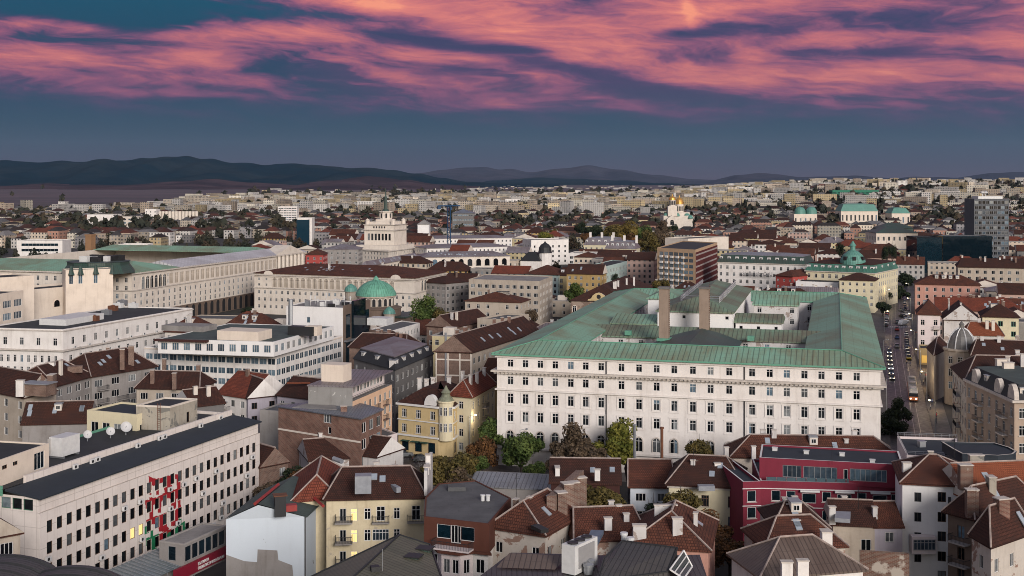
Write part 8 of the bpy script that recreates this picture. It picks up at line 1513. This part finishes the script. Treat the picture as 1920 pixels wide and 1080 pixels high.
while b_ < 1500:
    a_ = -.48*b_-60
    while a_ < .5*b_+40:
        wd = rg.uniform(11, 24); dp = rg.uniform(10, 14); x = a_*D2[0]+b_*D1[0]; y = a_*D2[1]+b_*D1[1]
        h = rg.uniform(9.5, 16) if b_ < 900 else rg.uniform(8.5, 15)
        A = (x, y); B = (x+D2[0]*wd, y+D2[1]*wd); q = rect(A, B, dp)
        u = PX(x, y, h)[0] if y > 250 else -999
        a_ += wd+rg.choice([.6, .6, 2, 7])
        if y < 285 or u < -60 or u > 1960: continue
        if clash(q): continue
        hm_ = hmax(min(PX(*p)[0] for p in q), max(PX(*p)[0] for p in q), y+dp*.5)-3.8
        if hm_ < 6: continue
        h = min(h, hm_)
        cand.append((y, q, h, rg.random(), rg.random(), rg.random()))
    b_ += rg.choice([15.5, 17, 26])
cand.sort(key=lambda t: t[0])
NI = 560
cnt = {}
plan = []; SKIP = set([0,3,6,7,9,12,13,14,16,17,20,23,24,25,26,28,30,31,37,40,42,43,47,48,50,52,55,57,58,60,61,64,65,67,70,72,74,75,77,79,81,82,84,85,87,89,91,92,93,94,95,96,97,99,100,103,104,106,107,110,111,113,114,116,117,118,119,120,127,128,131,132,134,136,137,139,140,141,142,143,147,148,149,150,152,153,154,156,157,159,160,161,162,163,166,167,169,170,171,172,173,176,177,180,182,183,186,194,196,197,199,200,201,203,204,205,207,208,209,210,212,213,216,217,218,221,223,226,227,229,231,234,235,237,238,240,242,243,244,245,249,252,253,255,258,265,266,268,270,272,274,277,280,282,283,287,288,290,291,292,293,296,298,300,301,303,305,306,307,308,309,311,313,315,318,324,325,328,329,332,333,334,335,336,337,339,341,342,344,346,347,349,351,352,353,354,356,357,358,361,362,365,367,368,369,370,372,373,376,377,378,379,380,382,383,384,385,387,388,389,390,393,394,395,397,398,399,400,401,402,403,405,406,407,409,412,413,414,415,416,417,419,420,422,423,426,429,430,431,432,434,435,436,438,439,443,445,446,448,449,450,451,453,456,457,459,462,464,465,467,469,470,471,472,473,474,476,477,478,479,480,481,482,484,485,486,487,489,491,492,493,497,498,499,500,501,506,508,509,512,513,514,515,517,522,523,525,526,531,533,536,537,539,540,542,544,545,547,549,550,551,552,554,558])   # wholly hidden behind others from here
for i, (y, q, h, r1, r2, r3) in enumerate(cand[:NI]):
    if i in SKIP: continue
    cx, cy = sum(p[0] for p in q)/4, sum(p[1] for p in q)/4; px, py = PX(cx, cy, h)
    lm = min(LMK, key=lambda l: hypot((l[1]-px), (l[2]-py)*1.6)); d = hypot(px-lm[1], (py-lm[2])*1.6); side_ = 'left of' if px < lm[1] else 'right of'
    plan.append((lm[0], side_, d, i))
rank = {}
for k in sorted(plan): cnt[k[:2]] = cnt.get(k[:2], -1)+1; rank[k[3]] = (k[0], k[1], cnt[k[:2]])
for i, (y, q, h, r1, r2, r3) in enumerate(cand[:NI]):
    if i in SKIP: continue
    wn, wc_ = WCOL[int(r1*9)]; rn_, rm_ = RT[int(r2*8)]; flat = rn_ in ('dark grey', 'black'); lm, sd_, k = rank[i]
    kind = 'flat' if flat else ('gabled' if r3 < .45 else 'hipped')
    b = Bld('house', f"{wn} house with {kind} {rn_} roof, {ORD[k]} {sd_} the {lm}", 'house', q, 'infill town houses'); FOOT.pop(); b.near = False; wc_ = tuple(c*(.85+.3*r3) for c in wc_); b.color = wc_; b.dm = PL['stone']
    nearish = y < 620
    if nearish: b.tier(q, 0, h, PL['obj'], dict(sp=2.9+r3, ww=1.25, wh=1.65, top=1.9, st=3.2, sty='x1t', skip=.06, nr=3))
    else: b.tier(q, 0, h, GW, None)
    if flat:
        b.flat(q, h, rm_, PL['conc'], .4)
        if nearish: x, y2 = along(q[0], q[1], 4, 5); b.boxw('stair_house', x, y2, h+.03, (3.5, 3, 2.2), PL['stone'], GA)
    else:
        along_ = None if r1 > .3 else 1
        b.hip(q, h, 3.0+2*r1, rm_, .5, e=0 if kind == 'gabled' else None, along=along_, gable=PL['stone'] if kind == 'gabled' else None, chim=(1+int(r2*3)) if y < 800 else (1 if r2 > .5 else 0), sky=int(r1*4) if nearish else 0, dorm=2 if nearish and r3 > .7 else 0)
    b.finish()
# ---- everything farther: one mass
rs = np.random.RandomState(4)
def kc(c, a, b): k = rs.uniform(a, b); k = 1.25 if rs.rand() < .07 else k; return tuple(x*k for x in c)
def citymesh():
    C = []
    def add(x, y, w_, d_, h, rise, ang, wall, roof, z0): C.append((x, y, w_, d_, h, rise, ang, *wall, *roof, z0))
    walls = [(.62, .53, .43), (.68, .64, .60), (.46, .37, .29), (.58, .46, .28), (.30, .28, .28), (.5, .28, .21), (.66, .6, .5)]; roofs = [(.045, .022, .019), (.075, .031, .025), (.12, .042, .03), (.05, .047, .048), (.04, .028, .026), (.12, .115, .12), (.055, .027, .023), (.035, .03, .03), (.16, .15, .15)]
    y0 = cand[NI-1][0]+5
    for Y0, Y1, dens in ((y0, 1100, 1/330.), (1100, 1600, 1/390.), (1600, 2300, 1/560.), (2300, 3300, 1/760.), (3300, 4700, 1/1000.), (4700, 6200, 1/3600.)):
        Y0 = max(Y0, y0); N = int(.44*max(0, Y1**2-Y0**2)*dens)
        if Y1 <= Y0: continue
        Ys = np.sqrt(rs.uniform(Y0**2, Y1**2, N)); us = rs.uniform(-60, 1980, N)
        for Y, u in zip(Ys, us):
            x = (u-960)/F*Y
            if 1088 < u < 1250 and Y < 1230: continue
            yb = interp(u, [(-60, 404), (240, 400), (330, 384), (480, 376), (1000, 374), (1200, 372), (1400, 362), (1560, 346), (2000, 346)])
            if YH+62*F/Y < yb+rs.uniform(-3, 6) and (u < 420 or rs.rand() < .98): continue
            g = sin(x*.011+1.3)*cos(Y*.008)
            if g > .72 and Y < 3000: continue                        # open patches (trees go there)
            if any(abs(pl[0][0]-x) < 150 and abs(pl[0][1]-Y) < 150 and inside((x, Y), inset(pl, -6)) for pl in FOOT[-900:] if pl[0][1] > 900): continue
            block = Y > 1900 and rs.rand() < (.62 if 330 < u < 1480 else .25)
            hl_ = hmax(u-14, u+14, Y)-2.5
            if hl_ < 4: continue
            if block: w_, d_, h = rs.uniform(12, 44), rs.uniform(11, 15), rs.choice([12, 15, 19, 23, 28], p=[.25, .25, .25, .17, .08]); wl = walls[rs.choice([0, 1, 1, 6, 2, 3])]; add(x, Y, w_, d_, min(h, hl_), 0, GA+rs.choice([0, pi/2, .2, -.3]), kc(wl, .5, 1.), (.11, .10, .10), ter(x, Y))
            else:
                h = rs.uniform(6, 14)
                h = min(h, hl_)
                w_, d_ = rs.uniform(10, 24), rs.uniform(9, 13); fl = rs.rand() < .25
                add(x, Y, w_, d_, h, 0 if fl else rs.uniform(2.4, 4.5), GA+rs.choice([0, pi/2])+rs.uniform(-.08, .08)+.3*sin(Y*.002), kc(walls[rs.randint(7)], .42, 1.), (.12, .115, .115) if fl else kc(roofs[rs.randint(9)], .7, 1.3), ter(x, Y))
    for _ in range(420):                                             # villages and sheds out on the plain
        Y = rs.uniform(5200, 13500); cxv = rs.randint(-8, 19)*.0235+rs.normal()*.007; x = cxv*Y
        add(x, Y, rs.uniform(8, 40)*(1 if rs.rand() < .8 else 3), rs.uniform(10, 18), rs.uniform(4, 8), 0, rs.uniform(-.3, .3), kc(walls[rs.randint(2)], .5, 1.), (.3, .27, .27), 0)
    return np.array(C)
Cn = citymesh(); N = len(Cn); x, y, w_, d_, h, rise, an = Cn[:, :7].T; z0 = Cn[:, 13]
ca, sa = np.cos(an), np.sin(an)
def cp(lx, ly, zz): return np.stack([x+lx*ca-ly*sa, y+lx*sa+ly*ca, zz], 1)
hw, hd = w_/2, d_/2; zt = z0+h
ins = np.minimum(hd, hw*.9); ridge_ = zt+rise
V = np.stack([cp(-hw, -hd, z0-1), cp(hw, -hd, z0-1), cp(hw, hd, z0-1), cp(-hw, hd, z0-1), cp(-hw, -hd, zt), cp(hw, -hd, zt), cp(hw, hd, zt), cp(-hw, hd, zt), cp(-hw+ins, 0*hw, ridge_), cp(hw-ins, 0*hw, ridge_)], 1)
fl_ = [[0, 1, 5, 4], [1, 2, 6, 5], [2, 3, 7, 6], [3, 0, 4, 7], [4, 5, 9, 8], [6, 7, 8, 9], [5, 6, 9], [7, 4, 8]]
me = bpy.data.meshes.new('distant_city'); me.vertices.add(N*10); me.vertices.foreach_set('co', V.reshape(-1).astype('f'))
lt = np.array([len(f) for f in fl_]); nl = lt.sum(); flat_ = np.concatenate(fl_); loops = (np.arange(N)[:, None]*10+flat_[None]).ravel(); ls = np.concatenate([[0], np.cumsum(lt)[:-1]]); starts = (np.arange(N)[:, None]*nl+ls[None]).ravel()
me.loops.add(N*nl); me.loops.foreach_set('vertex_index', loops.astype('i')); me.polygons.add(N*8); me.polygons.foreach_set('loop_start', starts.astype('i')); me.polygons.foreach_set('loop_total', np.tile(lt, N).astype('i')); me.polygons.foreach_set('use_smooth', np.zeros(N*8, bool)); me.update(calc_edges=True)
uvset(me, (0, 0, 0)); ca_ = me.color_attributes.new('Col', 'FLOAT_COLOR', 'CORNER')
colr = np.ones((N, nl, 4), 'f'); colr[:, :16, :3] = Cn[:, None, 7:10]; colr[:, 16:, :3] = Cn[:, None, 10:13]; colr[:, 16:, 3] = 0; ca_.data.foreach_set('color', colr.ravel())
me.materials.append(gridwall('distant_walls', True)); dc = bpy.data.objects.new('distant_city', me); COL.objects.link(dc); dc['kind'] = 'stuff'
# ---- far trees: one mass of small crowns
vs = []; base_v, base_f = crown_mesh(77, 50, .36); fine_v, _ = crown_mesh(78, 420, .15); M_ = 0; allv = []
for Y0, Y1, n in ((430, 800, 90), (800, 1200, 420), (1200, 2000, 1400), (2000, 3500, 2600), (3500, 5500, 1500), (5500, 9000, 120)):
    for _ in range(n):
        Y = sqrt(rs.uniform(Y0**2, Y1**2)); u = rs.uniform(-60, 1980); X_ = (u-960)/F*Y
        if Y < 1300 and (clash([(X_-2, Y-2), (X_+2, Y-2), (X_+2, Y+2), (X_-2, Y+2)], .5) or any(inside((X_, Y), t[1]) for t in cand[:NI])): continue
        if any((l0 < u < l1 and lY*.6 < Y < lY) for (l0, l1, lY) in ((1484, 1712, 1470), (1245, 1300, 1530))): continue
        if Y > 2300 and u < 460 and rs.rand() < .985: continue
        g = sin(X_*.011+1.3)*cos(Y*.008); s_ = rs.uniform(3.0, 6.5) if Y < 1300 else rs.uniform(4, 9)*(1+Y/7000)
        if g < .3 and rs.rand() < .35: continue
        th = rs.uniform(0, 6.28); c_, n_ = cos(th), sin(th); v = (fine_v if Y < 1250 else base_v)*s_; v = np.stack([v[:, 0]*c_-v[:, 1]*n_, v[:, 0]*n_+v[:, 1]*c_, v[:, 2]*rs.uniform(.8, 1.4)], 1)+np.array([X_, Y, ter(X_, Y)+s_*.85]); allv.append(v)
av_ = np.concatenate(allv); nf = len(av_)//4; me = bpy.data.meshes.new('distant_trees'); me.vertices.add(len(av_)); me.vertices.foreach_set('co', av_.ravel().astype('f')); me.loops.add(len(av_)); me.loops.foreach_set('vertex_index', np.arange(len(av_), dtype='i')); me.polygons.add(nf); me.polygons.foreach_set('loop_start', np.arange(0, len(av_), 4, dtype='i')); me.polygons.foreach_set('loop_total', np.full(nf, 4, 'i')); me.update(calc_edges=True)
m, nt, b_s = newmat('distant_leaves'); pos = nt.nodes.new('ShaderNodeNewGeometry').outputs['Position']; setin(nt, b_s.inputs['Base Color'], ramp(nt, noise(nt, pos, .03, 4, .7), [(.35, (.016, .022, .014)), (.5, (.03, .03, .018)), (.6, (.055, .04, .02)), (.7, (.05, .028, .018))])); b_s.inputs['Roughness'].default_value = .9
me.materials.append(m); dt = bpy.data.objects.new('distant_trees', me); COL.objects.link(dt); dt['kind'] = 'stuff'

# thin television antennas on the nearer roofs
for px, py, z, l in ((690, 878, 18, 'thin aerial on the yellow house ridge'), (1300, 868, 14.2, 'thin aerial on the cream house ridge'), (1110, 872, 12, 'thin aerial on the long maroon house roof'), (968, 922, 18.2, 'thin aerial on the rust tiled ridge by the brick firewall'), (1560, 862, 16.3, 'thin aerial behind the burgundy building attic'), (1790, 852, 19.4, 'thin aerial on the tall white house ridge'), (1610, 946, 13, 'thin aerial on the small beige house ridge'), (150, 668, 18, 'thin aerial on the grey corner apartment house ridge'), (60, 700, 18.4, 'thin aerial on the left edge apartment house ridge'), (320, 698, 15.4, 'thin aerial on the low grey house with three brick chimneys'), (620, 745, 16.4, 'thin aerial on the brick house roof'), (1830, 930, 18.4, 'thin aerial near the orange tiled roof at the right edge')):
    x, y = W(px, py, z); mb = MB(); mb.bar((x, y, z-.8), (x, y, z+2.6), .035, 0, 4)
    for k, wd in ((2.5, .7), (2.2, .9), (1.9, 1.1)): mb.bar((x-wd/2, y+.1, z+k), (x+wd/2, y-.1, z+k), .022, 0, 3)
    tag(mb.build('roof_antenna', DARKM, None, o=(x, y, z-.8)), l, 'antenna', 'television aerials on the roofs')
